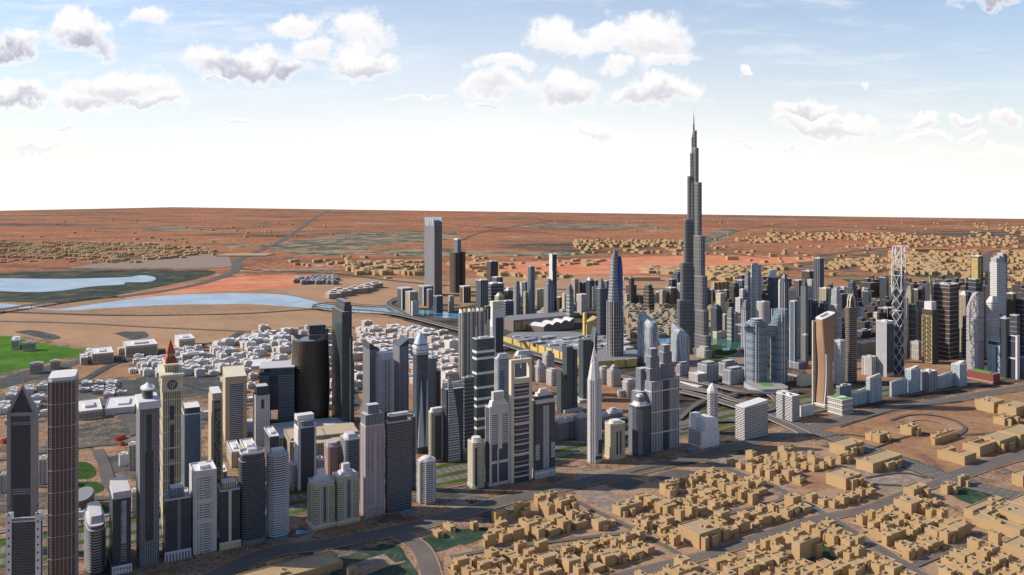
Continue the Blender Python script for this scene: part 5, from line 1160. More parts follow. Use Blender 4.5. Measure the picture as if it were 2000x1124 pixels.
# tallest tower
cx, cy = G(1355, 690); M_ = CAMH/(690-HOR)
root = empty('skyscraper', (cx, cy, 0), 0, 'tallest needle tower rising above the horizon in setback tubes', 'skyscraper'); SOLID.append((cx, cy, 85))
zy = lambda y: (690-y)*M_
def tube(ang, L, w_, z1, z0=0):
    """one wing tube: a stadium footprint from the core outwards"""
    an = R(ang); d = Vector((math.cos(an), math.sin(an))); nn = Vector((-d.y, d.x)); e = d*L; pts = [tuple(-nn*w_)]
    for k in range(7): th = -math.pi/2+math.pi*k/6; pts.append(tuple(e+d*w_*math.cos(th)+nn*w_*math.sin(th)))
    pts.append(tuple(nn*w_)); return pts
wings = {'wing': [(186, [(46, 12, 586), (35, 11.5, 513), (25, 10, 429), (14, 8, 345), (6, 6.5, 300), (3, 4.5, 268)]),
                  (-58, [(62, 13, 650), (52, 12.5, 602), (46, 12, 537), (37, 11.5, 460), (25, 9, 357), (13, 7, 290), (7, 5, 256)]),
                  (58, [(62, 13, 640), (56, 12.5, 533), (44, 12, 480), (30, 10, 420), (17, 8, 330), (8, 5.5, 275)])]}
for ang, tiers in wings['wing']:
    mb = MB(); mbs = MB()
    for L, w_, yt in tiers:
        P = tube(ang, L, w_, 0); mb.prism(P, 0, zy(yt)); z = 10
        while z < zy(yt): mbs.prism(grow(P, .35), z, z+1.3, ci=0); z += 11.5
        mbs.prism(grow(P, .5), zy(yt)-3, zy(yt)+1, ci=0)
    w_o = mb.build('wing', ['burj', 'roofd'], root)
    mf = mbs; an = R(ang); d = Vector((math.cos(an), math.sin(an)))
    for L, w_, yt in tiers:
        P = tube(ang, L, w_, 0)
        for i in range(1, 8): mf.bar((P[i][0]*1.0, P[i][1]*1.0, 0), (P[i][0], P[i][1], zy(yt)), .9)
    mf.build('wing_fins', 'burj_trim', w_o)
MB().loft([(ell(36, 36, 12), 0), (ell(30, 30, 12), zy(357)), (ell(22, 22, 12), zy(356)), (ell(19, 19, 12), zy(300)), (ell(13, 13, 12), zy(299)), (ell(11, 11, 12), zy(262)), (ell(7, 7, 12), zy(261)), (ell(5, 5, 12), zy(243))]).build('core', ['burj', 'steel'], root)
MB().loft([(ell(5, 5, 8), zy(243)), (ell(3.4, 3.4, 8), zy(228)), (ell(1.6, 1.6, 8), zy(227)), (ell(.9, .9, 8), zy(215))]).build('spire', 'steel', root)
for ang, L in ((186, 54), (-58, 72), (58, 70)):
    MB().prism(tube(ang, L, 18, 0), 0, 22).build('podium_wing', ['burj', 'roofd'], root)
t = T('pavilion', 'low tiered stone pavilion at the foot of the tallest needle tower', (1358, 1378, 1392, 701, 686), 'pavilion', 33); t.body('office', 'octs'); t.block('tier', .6, .6, t.h, t.h+10, ['office', 'roof'])
# blue bridged towers
t = T('bridged_tower', 'left banded blue tower of the bridged pair, with a disc top', (1453, 1474, 1502, 757, 640), 'tower', 30, 1, 'pair of banded blue towers joined by a bridge')
t.body('blueb', 'soft'); t.bands('soft', 4.5, .6, .9, mat='grey_paint'); t.panel('F', .06, .12, 0, t.h+8, 'bandw', 1.2, 'edge_strip'); t.panel('F', .22, .27, 0, t.h+4, 'bandw', 1.2, 'edge_strip')
for k, (s_, y0, y1) in enumerate(((1.12, 640, 637), (1.0, 637, 633), (.85, 633, 630), (.62, 630, 626))): t.block('disc', s_, s_, t.zz(y0), t.zz(y1), ['blueb', 'bandw'], shape='soft')
t.part('canopy_blade', MB().box(-t.a*.9, t.a*.1, -t.b*.1, t.b*.8, t.zz(639), t.zz(637)), 'steel')
t2 = T('bridged_tower', 'right banded blue tower of the bridged pair, with a stepped curved shoulder', (1501, 1520, 1542, 752, 640), 'tower', 30, 1, 'pair of banded blue towers joined by a bridge')
t2.body('blueb', 'soft'); t2.bands('soft', 4.5, .6, .9, mat='grey_paint'); t2.panel('F', .28, .34, 0, t2.zz(607), 'bandw', 1.2, 'edge_strip'); t2.panel('F', .50, .56, 0, t2.zz(607), 'bandw', 1.2, 'edge_strip')
for k in range(8):
    f = k/8; y0 = 640-f*33; s_ = 1.0-.55*f**1.6; t2.block('curved_tier', s_, 1-.15*f, t2.zz(y0), t2.zz(y0-4.3), ['blueb', 'steel'], cx=(1-s_)/2, shape='soft')
p0, p1 = t.root.location, t2.root.location; mid = (p0+p1)/2; dv = (p1-p0); bl = dv.length
root = empty('sky_bridge', (mid.x, mid.y, 0), math.atan2(dv.y, dv.x), 'banded blue bridge spanning high between the two blue towers', 'bridge')
MB().box(-bl/2+t.a*.4, bl/2-t.a*.4, -14, 14, t.zz(660), t.zz(641)).build('body', ['blueb', 'bandw'], root); mb = MB()
for k in range(6): mb.box(-bl/2+t.a*.4, bl/2-t.a*.4, -14.6, 14.6, t.zz(660)+k*5.2+1, t.zz(660)+k*5.2+2, 0)
mb.build('floor_slats', 'grey_paint', root)
t = T('podium_building', 'long curved grey podium with roof garden below the blue towers', (1445, 1480, 1548, 771, 762), 'building', 10, .5); t.body('grey_paint', 'soft', roof='concrete'); t.block('roof_garden', .35, .35, t.h, t.h+.8, ['greenroof', 'greenroof'], shape='soft')
# white diagrid tower
t = T('diagrid_tower', 'very tall open white diagrid tower with a braced rectangular head', (1742, 1756, 1769, 733, 560), 'tower', 30)
H_ = t.zz(482); core = []
for k in range(13):
    f = k/12; core.append((rect(t.a*.76*(1-.12*math.sin(f*math.pi)), t.b*.76*(1-.12*math.sin(f*math.pi))), f*t.zz(530)))
t.part('body', MB().loft(core), ['dark', 'roof']); mb = MB(); NL = 22; tw = lambda f: R(20)*f
def node(c, k):
    f = k/NL; s_ = .53*(1-.10*math.sin(f*math.pi*2.0)); x, y = [(-1, -1), (0, -1), (1, -1), (1, 0), (1, 1), (0, 1), (-1, 1), (-1, 0)][c % 8]
    an = tw(f); x, y = x*t.a*s_, y*t.b*s_; return (x*math.cos(an)-y*math.sin(an), x*math.sin(an)+y*math.cos(an), f*H_)
for k in range(NL):
    for c in range(8):
        if k > NL-8: continue
        if (k+c) % 2 == 0: mb.bar(node(c, k), node(c+1, k+1), 1.3); mb.bar(node(c, k), node(c-1, k+1), 1.3)
    if k % 6 == 5:
        for c in range(8): mb.bar(node(c, k), node(c+1, k), 1.8)
for k in range(NL-8, NL):
    for c in (0, 2, 4, 6): mb.bar(node(c, k), node(c, k+1), 2.0)
for c in (0, 2, 4, 6):
    mb.bar(node(c, NL), node(c+2, NL), 2.2); mb.bar(node(c, NL), node(c+2, NL-4), 1.2); mb.bar(node(c+2, NL), node(c, NL-4), 1.2); mb.bar(node(c, NL-4), node(c+2, NL-8), 1.0); mb.bar(node(c+2, NL-4), node(c, NL-8), 1.0)
t.part('diagrid_frame', mb, 'bandw')
t = gen('bright white slab tower with dotted windows left of the diagrid tower', (1711, 1732, 1746, 737, 630), 'white', rot=30, roof='roofw', rt=True, panels=[('L', 0, 1, 737, 630, 'whitev', .6), ('F', .0, 1, 730, 634, 'dark2', .5)])
# gold framed tower
t = T('gold_frame_tower', 'dark tower with a gold crossed braced frame and bright white roof sign box', (1801, 1821, 1833, 712, 606), 'tower', 30)
t.body('brownd'); mb = MB(); y0, y1 = -t.b/2, t.b/2; x = -t.a/2-1.2; zt_ = t.zz(617)-2; ym = 0; n_ = 10
for y in (y0+1, ym, y1-1): mb.bar((x, y, 4), (x, y, zt_), 1.8)
for k in range(n_+1): z = 4+(zt_-4)*k/n_; mb.bar((x, y0+1, z), (x, y1-1, z), 1.6 if k in (0, n_) else .7)
for k in range(n_): za, zb = 4+(zt_-4)*k/n_, 4+(zt_-4)*(k+1)/n_; mb.bar((x, y0+1, za), (x, ym, zb), 1.2); mb.bar((x, y1-1, za), (x, ym, zb), 1.2)
t.part('gold_frame', mb, 'palegold'); t.block('white_sign_box', .8, .7, t.h, t.zz(591), ['roofw', 'roofw']); t.part('antenna', MB().bar((t.a*.1, 0, t.zz(591)), (t.a*.1, 0, t.zz(577)), 1), 'roofw')
# triple finned white tower
t = T('stepped_fin_tower', 'tall white banded tower splitting into three stepped peaks', (1933, 1947, 1966, 632, 515), 'tower', 30)
P = rect(t.a, t.b); t.body('whiteb'); t.bands('box', 7.4, .6, 2.4, mat='white_paint')
for cx_, y in ((-.36, 505), (-.05, 501), (.30, 496)): t.block('peak', .26, .8, t.h-.2, t.zz(y), ['whiteb', 'roofw'], cx=cx_)
t.block('blue_side', .16, 1.02, 0, t.zz(498), ['blue', 'roof'], cx=.5)
t = gen('white ribbed tower with a faceted white cap, right side', (1925, 1938, 1953, 704, 590), 'whiteb', 'octs', rot=30, roof='roofw', rt=False, par=False, bands=dict(step=7, proj=.8, th=2.2, mat='white_paint'), crown=[('faceted_cap', 1.0, 1.0, 580, 'roofw', dict(shape='octs', top=.45))])
# pointed arch tower
t = T('arched_tower', 'brown oval tower with a pale pointed arch standing on its roof', (1649, 1660, 1676, 748, 602), 'tower', 30)
t.body('brownd', 'soft', roof='roof'); t.bands('soft', 6, .6, 1.2, mat='lightp'); mb = MB(); zt_ = t.zz(576)
for yy in (-t.b*.22, t.b*.22):
    pr = [(-.30, t.h), (-.28, t.h+(zt_-t.h)*.45), (-.17, t.h+(zt_-t.h)*.8), (0, zt_), (.17, t.h+(zt_-t.h)*.8), (.28, t.h+(zt_-t.h)*.45), (.30, t.h)]
    for i in range(6): mb.bar((pr[i][0]*t.a, yy, pr[i][1]), (pr[i+1][0]*t.a, yy, pr[i+1][1]), 2.4)
t.part('pointed_arch', mb, 'cream_paint'); mb = MB(); mb.loft([(rect(t.a*.5, t.b*.3), t.h), (rect(t.a*.44, t.b*.3), t.h+(zt_-t.h)*.5), (rect(t.a*.05, t.b*.3), zt_-3)], ci=0); t.part('arch_infill', mb, 'bronzep')
# ================================================================ the city centre behind
F_ = """
776 806 606 566 slate wide dark slab with a thin roof plate at the start of the bay road|sl
792 816 617 573 offb portal block with a bright cream left edge beside the bay water|sl
800 818 618 590 white small white block with a dark tall window before the bay water
818 846 598 562 dark2 dark slab with flat pale roof behind the white bay block|sl
833 845 602 567 brownd brown round cornered tower in front of the wide bay slab|ro
846 865 612 580 slate grey frame slab with a dark slot, right of the brown round cornered tower
875 887 610 580 offb narrow tan tower with pale edges before the three part tower
898 919 592 562 brownd brown glass block with a yellow left edge|sl
930 953 612 549 dark dark tower with a pale flat top left of the stepped dark block
950 973 590 512 brownd plain dark slab standing alone against the orange sand
961 982 602 543 dark2 dark block with a raised light grey box on its right
945 984 607 556 dark wide low dark block joining two dark towers
985 1002 612 569 brownd dark tower with a white saddle shaped cap|cap
978 1003 628 590 dark navy tower with a zigzag white edge beside the white edged slab
966 985 616 580 offb block with a bright cream tilted roof behind the beige finned tower|cap
1003 1016 622 549 greyg light grey tower, first on the black and gold building|st
1016 1023 604 553 white thin white balcony tower behind the first light grey one
1022 1030 606 552 slate slim blue grey tower with pale top next to the thin white one
1022 1032 620 572 creamv narrow cream tower half hidden by the black tower
1029 1046 621 522 dark black glossy tower with rounded corners, second on the black and gold building|ro
1046 1064 606 566 offb brown block with bright white roof between the black and grey towers
1063 1081 619 546 greyg stepped grey gridded tower, third on the black and gold building|st
1073 1087 606 498 dark tall dark tower with one brilliant white side, thin mast below|wh
1087 1100 608 582 brownd low brown block right of the white sided tower
1098 1108 614 575 cream bright cream slim tower with two dark slots
1106 1120 640 556 greyg grey blue tower with rounded top, fourth on the black and gold building|st
1116 1130 600 547 creamv cream edged block behind the fourth grey tower
1132 1146 600 553 dark white piered dark block, left of a similar pair
1144 1161 603 549 dark white piered dark block with curved roof, right of a similar pair|cap
1126 1147 616 577 pinkw rust brown block below the white piered pair
1157 1170 606 562 pinkw rust brown tower behind the spiked grey tower
1159 1168 596 549 dark2 dark slim tower behind the spiked grey tower
1180 1192 598 550 dark black slab left of the blue lens tower
1218 1232 602 576 offb pale block at the foot of the black domed tower
1227 1240 604 544 brownd dark brown tower crowned by a black ball|ball
1223 1243 600 558 brownd two shouldered brown block behind the black domed tower
1241 1258 604 578 brownd low dark block with white roof plate left of the broad brown tower
1257 1277 612 556 brownd broad brown tower with bright crest before the old town|st
1281 1290 604 571 offb thin pale tower right of the broad brown tower
1288 1300 606 568 offb brown grey tower with light edges beside the thin pale one
1300 1321 606 564 brownd brown block with a light middle pier left of the needle tower
1306 1319 590 547 dark dark block inside a white frame above the brown pier block
1311 1336 590 532 slate bluish square tower just left of the needle tower|st
1322 1334 606 555 offb pale edged tower almost touching the needle tower
1374 1388 604 562 slate slate tower touching the needle tower on its right|st
1386 1396 600 567 brownd brown block right of the slate tower
1396 1412 605 570 brownd brown block with white roof behind the cream portal
1398 1416 625 576 cream cream portal tower with a dark middle|sl
1412 1424 600 568 slate blue slab right of the cream portal
1388 1410 660 596 slate grey green pair of joined round towers by the lagoon|st
1410 1421 652 616 offb beige tower between the grey green pair and the lagoon hotel
1420 1436 668 602 greyg light grey stepped tower on the lagoon shore|st
1430 1441 668 612 whitev slim whitish tower on the lagoon shore
1423 1445 608 553 brownd mid brown tower with balconies behind the lagoon|st
1436 1460 606 549 dark2 dark tower with a light roof plate behind the lagoon
1444 1456 640 567 whiteb white striped block with wide balconies
1436 1454 640 584 whiteb white terraced block with a dark roof edge
1448 1464 680 588 greyv grey stepped tower left of the tallest central tower|st
1454 1466 640 530 greyg pale slim tower glued to the tallest central tower|st
1465 1489 690 519 greyb tallest central grey tower with a split rounded head|ro
1474 1506 700 592 pinkw rounded brown tower with a blue glass right half|ro
1500 1520 690 543 slate dark gridded tower with a blue swirling crown|sw
1519 1530 660 550 white slim white tower beside the swirling crown
1523 1540 700 552 slate bluish tower with a peaked top behind the bridged towers|pk
1528 1546 600 546 brownd dark brown block far behind the peaked bluish tower
1539 1556 660 569 cream cream topped tower right of the bridged towers|cap
1543 1558 720 590 blue navy tower before the cream topped one
1550 1568 606 549 brownd wide dark block in the back row left of the peach tower
1556 1565 690 582 offb thin pale framed tower in a dark gap
1565 1578 705 560 slate tall slender blue tower with a rounded tip|pk
1576 1591 605 548 pinkw peach tower with a grey right face
1566 1592 600 531 brownd wide brown tower behind the peach one
1590 1609 612 506 dark tallest black slab of the back row
1577 1588 690 586 dark dark slab at the shoulder of the slender blue tower
1583 1602 690 588 slate blue grey stepped tower, left of two alike|st
1598 1619 690 588 slate blue grey stepped tower, right of two alike|st
1600 1623 640 565 offb pale edged block with a flat roof plate behind the blue grey pair
1612 1624 640 574 offb brown ribbed block behind the white cornered tower
1622 1644 690 562 whitev white cornered tower with blue right side and raised edge|st
1641 1653 600 562 white small white curved tower in the back row
1655 1674 640 549 slate grey tower with fine white edge behind the pointed arch|st
1672 1688 640 602 white white balcony block right of the pointed arch tower
1684 1702 616 570 dark black block with a double gold outline|go
1684 1690 600 563 cream tiny cream tower above the gold outlined block
1718 1737 604 543 dark taller black block with double gold outline|go
1736 1745 600 560 dark2 dark grey block right of the taller gold outlined one
1715 1746 636 604 brownd black patterned block with pale roof beside the diagrid tower
1706 1717 644 612 cream small cream tower left of the white dotted slab
1628 1651 753 668 whiteb grey white slab with wavy bands behind the twisted tower
1566 1579 716 656 greyv small grey ribbed tower with white roof near the flat hall
1684 1713 735 700 office cream gridded office block left of the white dotted slab
1777 1803 704 670 office cream gridded office block left of the gold framed tower
1764 1774 700 584 cream slim cream tower right beside the diagrid tower
1768 1786 690 560 offb rounded pale tower in the right back row|st
1783 1797 640 567 brownd dark block with light roof plate in the right back row
1774 1788 700 596 slate dark tower left of the domed pale tower
1782 1798 690 608 creamv pale tower with a little domed head|ball
1790 1806 690 591 greyg grey slab with flat pale top left of the gold framed tower
1790 1809 640 561 brownd mottled tower behind the grey slab|st
1808 1822 700 556 offb thin pale tower with a dark wing shaped crest|pk
1821 1873 703 558 brownd largest dark brown glass block with white roof plate
1871 1881 660 572 cream cream edged block right of the largest brown block
1874 1892 690 578 offb brown tower with a flat topped hat|cap
1896 1920 690 502 brownd dark tower with an olive striped upper part|ol
1891 1913 700 547 dark black slab leaning on the olive striped tower
1924 1933 690 531 creamv narrow tower of tan lattice behind the three peaked tower
1918 1930 700 560 offb tan block behind the perforated tower
1952 1973 740 624 dark dark block with pale dome right of the ribbed white tower|ball
1972 1992 720 618 dark2 dark block with a dish on its roof, right edge
1966 1985 700 575 brownd dark layered block with white roof lines, right edge
1985 2006 700 586 dark dark slab cut by the right edge of the picture
1880 1893 700 620 dark2 dark slim block left of the perforated tower
""".strip().split('\n')
for ln in F_:
    ln = ln.strip(); opt = ''
    if '|' in ln: ln, opt = ln.split('|')
    p = ln.split(' ', 5); xl, xr, yb, yt = map(float, p[:4]); stl, lb = p[4], p[5]
    t = T('office_tower', lb, (xl, None, xr, yb, yt), 'tower', A0 + ((xl*7) % 5 - 2))
    r = random.Random(xl*3+yt); rf = 'roofw' if r.random() < .45 else 'roof'
    shp = {'ro': 'soft', 'ball': 'octs'}.get(opt, 'box')
    if opt == 'st':
        k1, k2 = r.uniform(.06, .12), r.uniform(.03, .06); t.body(stl, 'octs' if r.random() < .4 else 'box', z1=t.h*(1-k1-k2), roof=rf); t.block('crown_tier', .78, .78, t.h*(1-k1-k2)-.3, t.h*(1-k2), [stl, rf], cx=r.uniform(-.1, .1)); t.block('crown_tier', .5, .5, t.h*(1-k2)-.3, t.h, [stl, rf])
        t.block('side_wing', .3, .8, 0, t.h*r.uniform(.6, .85), [stl, rf], cx=.58)
    else:
        t.body(stl, shp, roof=rf)
        if opt not in ('pk',): t.parapet(shp, mat=rf, hgt=3)
    w_ = 2.2
    if opt in ('', 'sl', 'st', 'wh') or opt == 'ro':
        mt = {'dark': 'grey_paint', 'brownd': 'lightp', 'slate': 'grey_paint', 'dark2': 'grey_paint', 'greyg': 'bandw', 'cream': 'cream_paint', 'creamv': 'cream_paint', 'offb': 'cream_paint'}.get(stl, 'bandw')
        kind = r.random()
        zt = t.h*.8 if opt == 'st' else t.h
        if kind < .45: t.fins('soft' if shp == 'soft' else 'box', r.choice((9, 13, 18)), r.choice((1.2, 2)), .8, mat=mt, z1=zt)
        elif kind < .8: t.bands(shp, r.choice((11, 15, 22)), .7, r.choice((1.2, 2)), 8, z1=zt-4, mat=mt)
        if opt != 'st' and opt != 'wh': t.rooftop(rf, z=t.h)
    if opt == 'sl': t.panel('L', 0, .12, 0, t.h, 'cream_paint', 1.2, 'edge_wall'); t.block('roof_plate', 1.08, 1.08, t.h+2.9, t.h+5.5, [rf, rf])
    if opt == 'cap': t.block('tilted_cap', .8, .8, t.h, t.h+14, ['cream_paint' if 'cream' in lb else 'roofw', 'roofw'], top=.55)
    if opt == 'ball': t.dome(t.h+1, t.a*.33, t.a*.36, 'dark_paint' if 'black' in lb else 'roof')
    if opt == 'wh': t.panel('L', -.02, 1.02, t.zz(605), t.h+4, 'roofw', 1.2, 'white_side'); t.part('mast', MB().bar((-t.a*.5, -t.b*.5-2, 0), (-t.a*.5, -t.b*.5-2, t.h*.7), 1.6), 'roofw')
    if opt == 'pk':
        a, b = t.a/2, t.b/2; mb = MB(); mb.loft([(rect(t.a, t.b), t.h), (rect(t.a*.7, t.b*.8), t.h+12), (rect(t.a*.12, t.b*.3), t.h+26)], ci=0); t.part('peak', mb, stl)
        t.fins('box', 8, 1, .7, mat='bandw')
    if opt == 'go':
        for u0, u1 in ((.04, .16), (.84, .96), (.26, .32), (.68, .74)): t.panel('F', u0, u1, 4, t.h-3, 'cream_paint', .8, 'gold_line')
        t.panel('F', .04, .96, t.h-5, t.h-2, 'cream_paint', .8, 'gold_line'); t.panel('F', .26, .74, t.h-14, t.h-11, 'cream_paint', .8, 'gold_line'); t.block('crown_tier', .6, .6, t.h, t.h+10, ['dark', 'roof'])
    if opt == 'sw':
        mb = MB(); b0 = foot('octs', t.a*.98, t.b*.98)
        for k in range(9): an = R(11)*k; mb.prism([(x*math.cos(an)*(1-.03*k)-y*math.sin(an)*(1-.03*k), x*math.sin(an)*(1-.03*k)+y*math.cos(an)*(1-.03*k)) for x, y in b0], t.h+k*3.1, t.h+k*3.1+2.6, ci=0)
        t.part('swirling_crown', mb, 'icewhite')
    if opt == 'ol': t.panel('L', .1, .9, t.h*.72, t.h-4, 'goldp', 1, 'olive_screen'); t.panel('F', .1, .5, t.h*.72, t.h-4, 'goldp', 1, 'olive_screen')
    if 'split' in lb: t.block('head', .42, .8, t.h-.3, t.zz(515), [stl, rf], cx=-.2, shape='soft'); t.block('head', .42, .8, t.h-.3, t.zz(524), ['greyv', rf], cx=.3, shape='soft'); t.fins('soft', 8, 1.2, .8, mat='bandw')
MATS['greyside'] = facade('greyside', (.22,.20,.185), (.075,.075,.08), 3.0, 3.6, .6, .55)
# two big bay towers on the left
t = T('ribbed_tower', 'tallest bay tower, grey ribbed with a pale glass crown and two horns', (830, 848, 863, 579, 440), 'tower', 38)
t.body('greyv', roof='roofd'); t.fins('box', 11, 1.3, 1.0, mat='bandw'); t.panel('F', 0, 1, 0, t.h-6, 'greyside', 1.4, 'stone_side'); t.panel('L', 0, 1, t.zz(443), t.zz(425), 'sail_glass', 1.8, 'glass_crown'); t.block('crown_tier', .94, .94, t.h, t.zz(431), ['greyb', 'roofd'], top=.8)
for sy_ in (-1, 1): t.part('horn', MB().bar((-t.a*.46, sy_*t.b*.46, t.zz(430)), (-t.a*.46, sy_*t.b*.46, t.zz(412)), 3.2, w2=1), 'steel')
t = T('tripartite_tower', 'three part bay tower, a taller grey shaft between two brown glass curves', (876, 890, 911, 573, 494), 'tower', 38)
t.part('body', MB().prism(ell(t.a*.5, t.b, 20, -t.a*.27, 0, .6), 0, t.h).prism(ell(t.a*.5, t.b, 20, t.a*.27, 0, .6), 0, t.h*1.01), ['brownd', 'roofd']); t.block('shaft', .34, .6, 0, t.zz(470), ['greyv', 'roofw'], shape='octs'); t.block('shaft_cap', .36, .62, t.zz(470), t.zz(467), ['roofw', 'roofw'], shape='octs')
# golden pillared hall behind the tall tower
t = T('pillared_hall', 'row of tan pillars with dark gaps in the far back', (1388, 1394, 1424, 572, 552), 'hall', A0, .5); t.body('offb', roof='yellow')
for k in range(5): t.part('pillar', MB().box(-t.a*.5+k*t.a*.25-5, -t.a*.5+k*t.a*.25+5, -t.b/2-6, -t.b/2, 0, t.h), 'yellow')
t = T('tilted_building', 'tan wedge building with a ribbed sweeping roof behind the mall', (1138, 1146, 1166, 668, 636), 'building', 30); t.body('goldp', roof='roofd'); a, b = t.a/2, t.b/2
mb = MB(); mb.loft([(rect(t.a, t.b), t.h), ([(-a, -b, t.h+1), (a, -b, t.h+26), (a, b, t.h+30), (-a, b, t.h+3)], None)], ci=0); t.part('sweeping_roof', mb, 'goldp'); t.block('lift_tower', .22, .4, 0, t.zz(612), ['yellow', 'roof'], cx=-.5)
for (q, lb, st_, rf, k) in (((1674, 1684, 1713, 694, 672), 'flat hall with pale roof and many thin columns', 'creamv', 'roofw', 0), ((1674, 1684, 1702, 660, 648), 'small pale grey domed hall behind the colonnaded one', 'slate', 'roofw', 1), ((1541, 1560, 1574, 722, 710), 'low grey hall with ribbed roof right of the bridged towers', 'greyg', 'roof', 0), ((1540, 1548, 1566, 702, 644), 'tan arched office tower behind the bridged towers', 'offb', 'roof', 1), ((1556, 1566, 1588, 756, 738), 'cream box hall left of the twisted tower', 'cream_paint', 'cream_paint', 0), ((1392, 1400, 1428, 662, 650), 'cream arcaded hotel on the lagoon edge', 'cream', 'roofw', 0), ((1426, 1440, 1462, 668, 658), 'low cream waterside row on the right lagoon shore', 'cream', 'roofw', 0), ((868, 878, 900, 688, 668), 'blank white warehouse beside the beige finned tower', 'offw', 'roofw', 0), ((1148, 1156, 1176, 690, 678), 'low grey roofed annex of the mall', 'creamv', 'roof', 0)):
    t = T('hall', lb, q, 'hall', 32, .6); t.body(st_, roof=rf); t.parapet(mat=rf if rf != 'cream_paint' else 'cream_paint', hgt=2)
    if k: t.block('roof_tier', .7, .7, t.h-.2, t.h+6, [st_, rf], top=.7)
    else: t.rooftop(rf)
MATS['oldt'] = facade('oldt', (.46,.38,.27), (.06,.05,.045), 6.0, 4.2, .55, .55); plain('oldr', (.42,.36,.28), .85, 0, .2)
# grey flats and beige blocks on the far sand
def flats(noun, group, x0, x1, y0, y1, n, style, w0, w1, h0, h1, name, cat, seed, roof='roof', marks=()):
    r = random.Random(seed); tries = 0; placed = []
    while len(placed) < n and tries < n*40:
        tries += 1; px = r.uniform(x0, x1); py = r.uniform(y0(px) if callable(y0) else y0, y1(px) if callable(y1) else y1); X_, Y_ = G(px, py); w_, d_ = r.uniform(w0, w1), r.uniform(w0, w1)
        if any(abs(X_-p[0])+abs(Y_-p[1]) < (w_+p[2])*.62 for p in placed): continue
        if any((X_-s_[0])**2+(Y_-s_[1])**2 < (s_[2]+w_*.5)**2 for s_ in SOLID): continue
        placed.append((X_, Y_, w_, d_, r.uniform(h0, h1)))
    mw, mh = (w0+w1)/2, (h0+h1)/2
    lab = label_all([(p[0], p[1], ('small ' if p[2] < mw else 'large ')+('low ' if p[4] < mh else 'tall ')+noun) for p in placed], marks or F_MARKS)
    for i, (X_, Y_, w_, d_, h) in enumerate(placed):
        rt = empty(name, (X_, Y_, 0), R(A0+r.choice((-6, 0, 0, 5))), lab[i], cat, group)
        MB().box(-w_/2, w_/2, -d_/2, d_/2, 0, h, 0, 1).build('body', [style, roof], rt)
        MB().box(-w_*.3, w_*.2, -d_*.1, d_*.3, h-.2, h+h*.25, 0, 1).build('roof_tier', [style, roof], rt)
F_MARKS = [((1240, 610), 'the black domed tower'), ((1290, 640), 'the fountain terrace'), ((1250, 632), 'the old town middle'), ((1290, 618), 'the broad brown tower'), ((1270, 640), 'the left glass sail'), ((1330, 640), 'the right glass sail'), ((1355, 650), 'the needle tower'), ((1300, 606), 'the old town back edge'), ((1400, 640), 'the lagoon'), ((1430, 600), 'the golden pillared hall'), ((1480, 640), 'the tallest central tower'), ((1520, 620), 'the swirling crown'), ((1560, 640), 'the cream topped tower'), ((1600, 620), 'the tallest black slab'), ((1660, 640), 'the pointed arch tower'),
 ((1700, 620), 'the gold outlined blocks'), ((1755, 650), 'the diagrid tower'), ((1815, 660), 'the gold framed tower'), ((1850, 640), 'the largest brown block'), ((1900, 650), 'the perforated tower'), ((1950, 640), 'the three peaked tower'), ((1990, 650), 'the right edge'), ((1000, 605), 'the black and gold building'), ((1050, 600), 'the black glossy tower'), ((1100, 600), 'the white sided tower'), ((1150, 600), 'the white piered pair'), ((1200, 610), 'the blue lens tower'), ((1500, 585), 'the peach tower'), ((1740, 585), 'the far green field'), ((1900, 585), 'the olive striped tower'), ((1960, 590), 'the tan lattice tower')]
flats('grey flats on far red sand', 'grey flats on the far red sand', 577, 656, 544, 556, 40, 'greyg', 22, 44, 14, 24, 'block_of_flats', 'flats', 5, 'roof', [((577, 546), 'the row\'s left end'), ((600, 552), 'its front left'), ((615, 545), 'its middle back'), ((635, 552), 'its front right'), ((655, 547), 'its right end')])
flats('beige flat roofed block', 'beige blocks near the creek', 650, 735, lambda px: 578-(px-650)*.19, lambda px: 583-(px-650)*.19, 11, 'offb', 45, 70, 24, 30, 'block_of_flats', 'flats', 6, 'offw', [((650, 580), 'the creek bend'), ((735, 562), 'the sand plain')])
flats('sandy old town house', 'old town houses behind the glass sails', 1228, 1322, 603, 660, 120, 'oldt', 18, 44, 10, 30, 'town_house', 'house', 7, 'oldr')
flats('beige lakeside house', 'old town houses right of the needle tower', 1372, 1440, 592, 640, 34, 'oldt', 20, 42, 12, 32, 'town_house', 'house', 8, 'oldr')
flats('pale roofed shop block', 'low shops between the central towers', 960, 1240, 592, 618, 50, 'offb', 24, 50, 10, 30, 'shop_block', 'shop block', 9, 'roofw')
flats('dark roofed city block', 'low blocks between the right hand towers', 1400, 2000, 600, 668, 140, 'brownd', 24, 60, 10, 60, 'shop_block', 'shop block', 10, 'roofd')
flats('tan city block', 'tan low blocks in the right back rows', 1440, 2000, 572, 605, 70, 'brownd', 30, 60, 20, 90, 'shop_block', 'shop block', 11, 'roof')
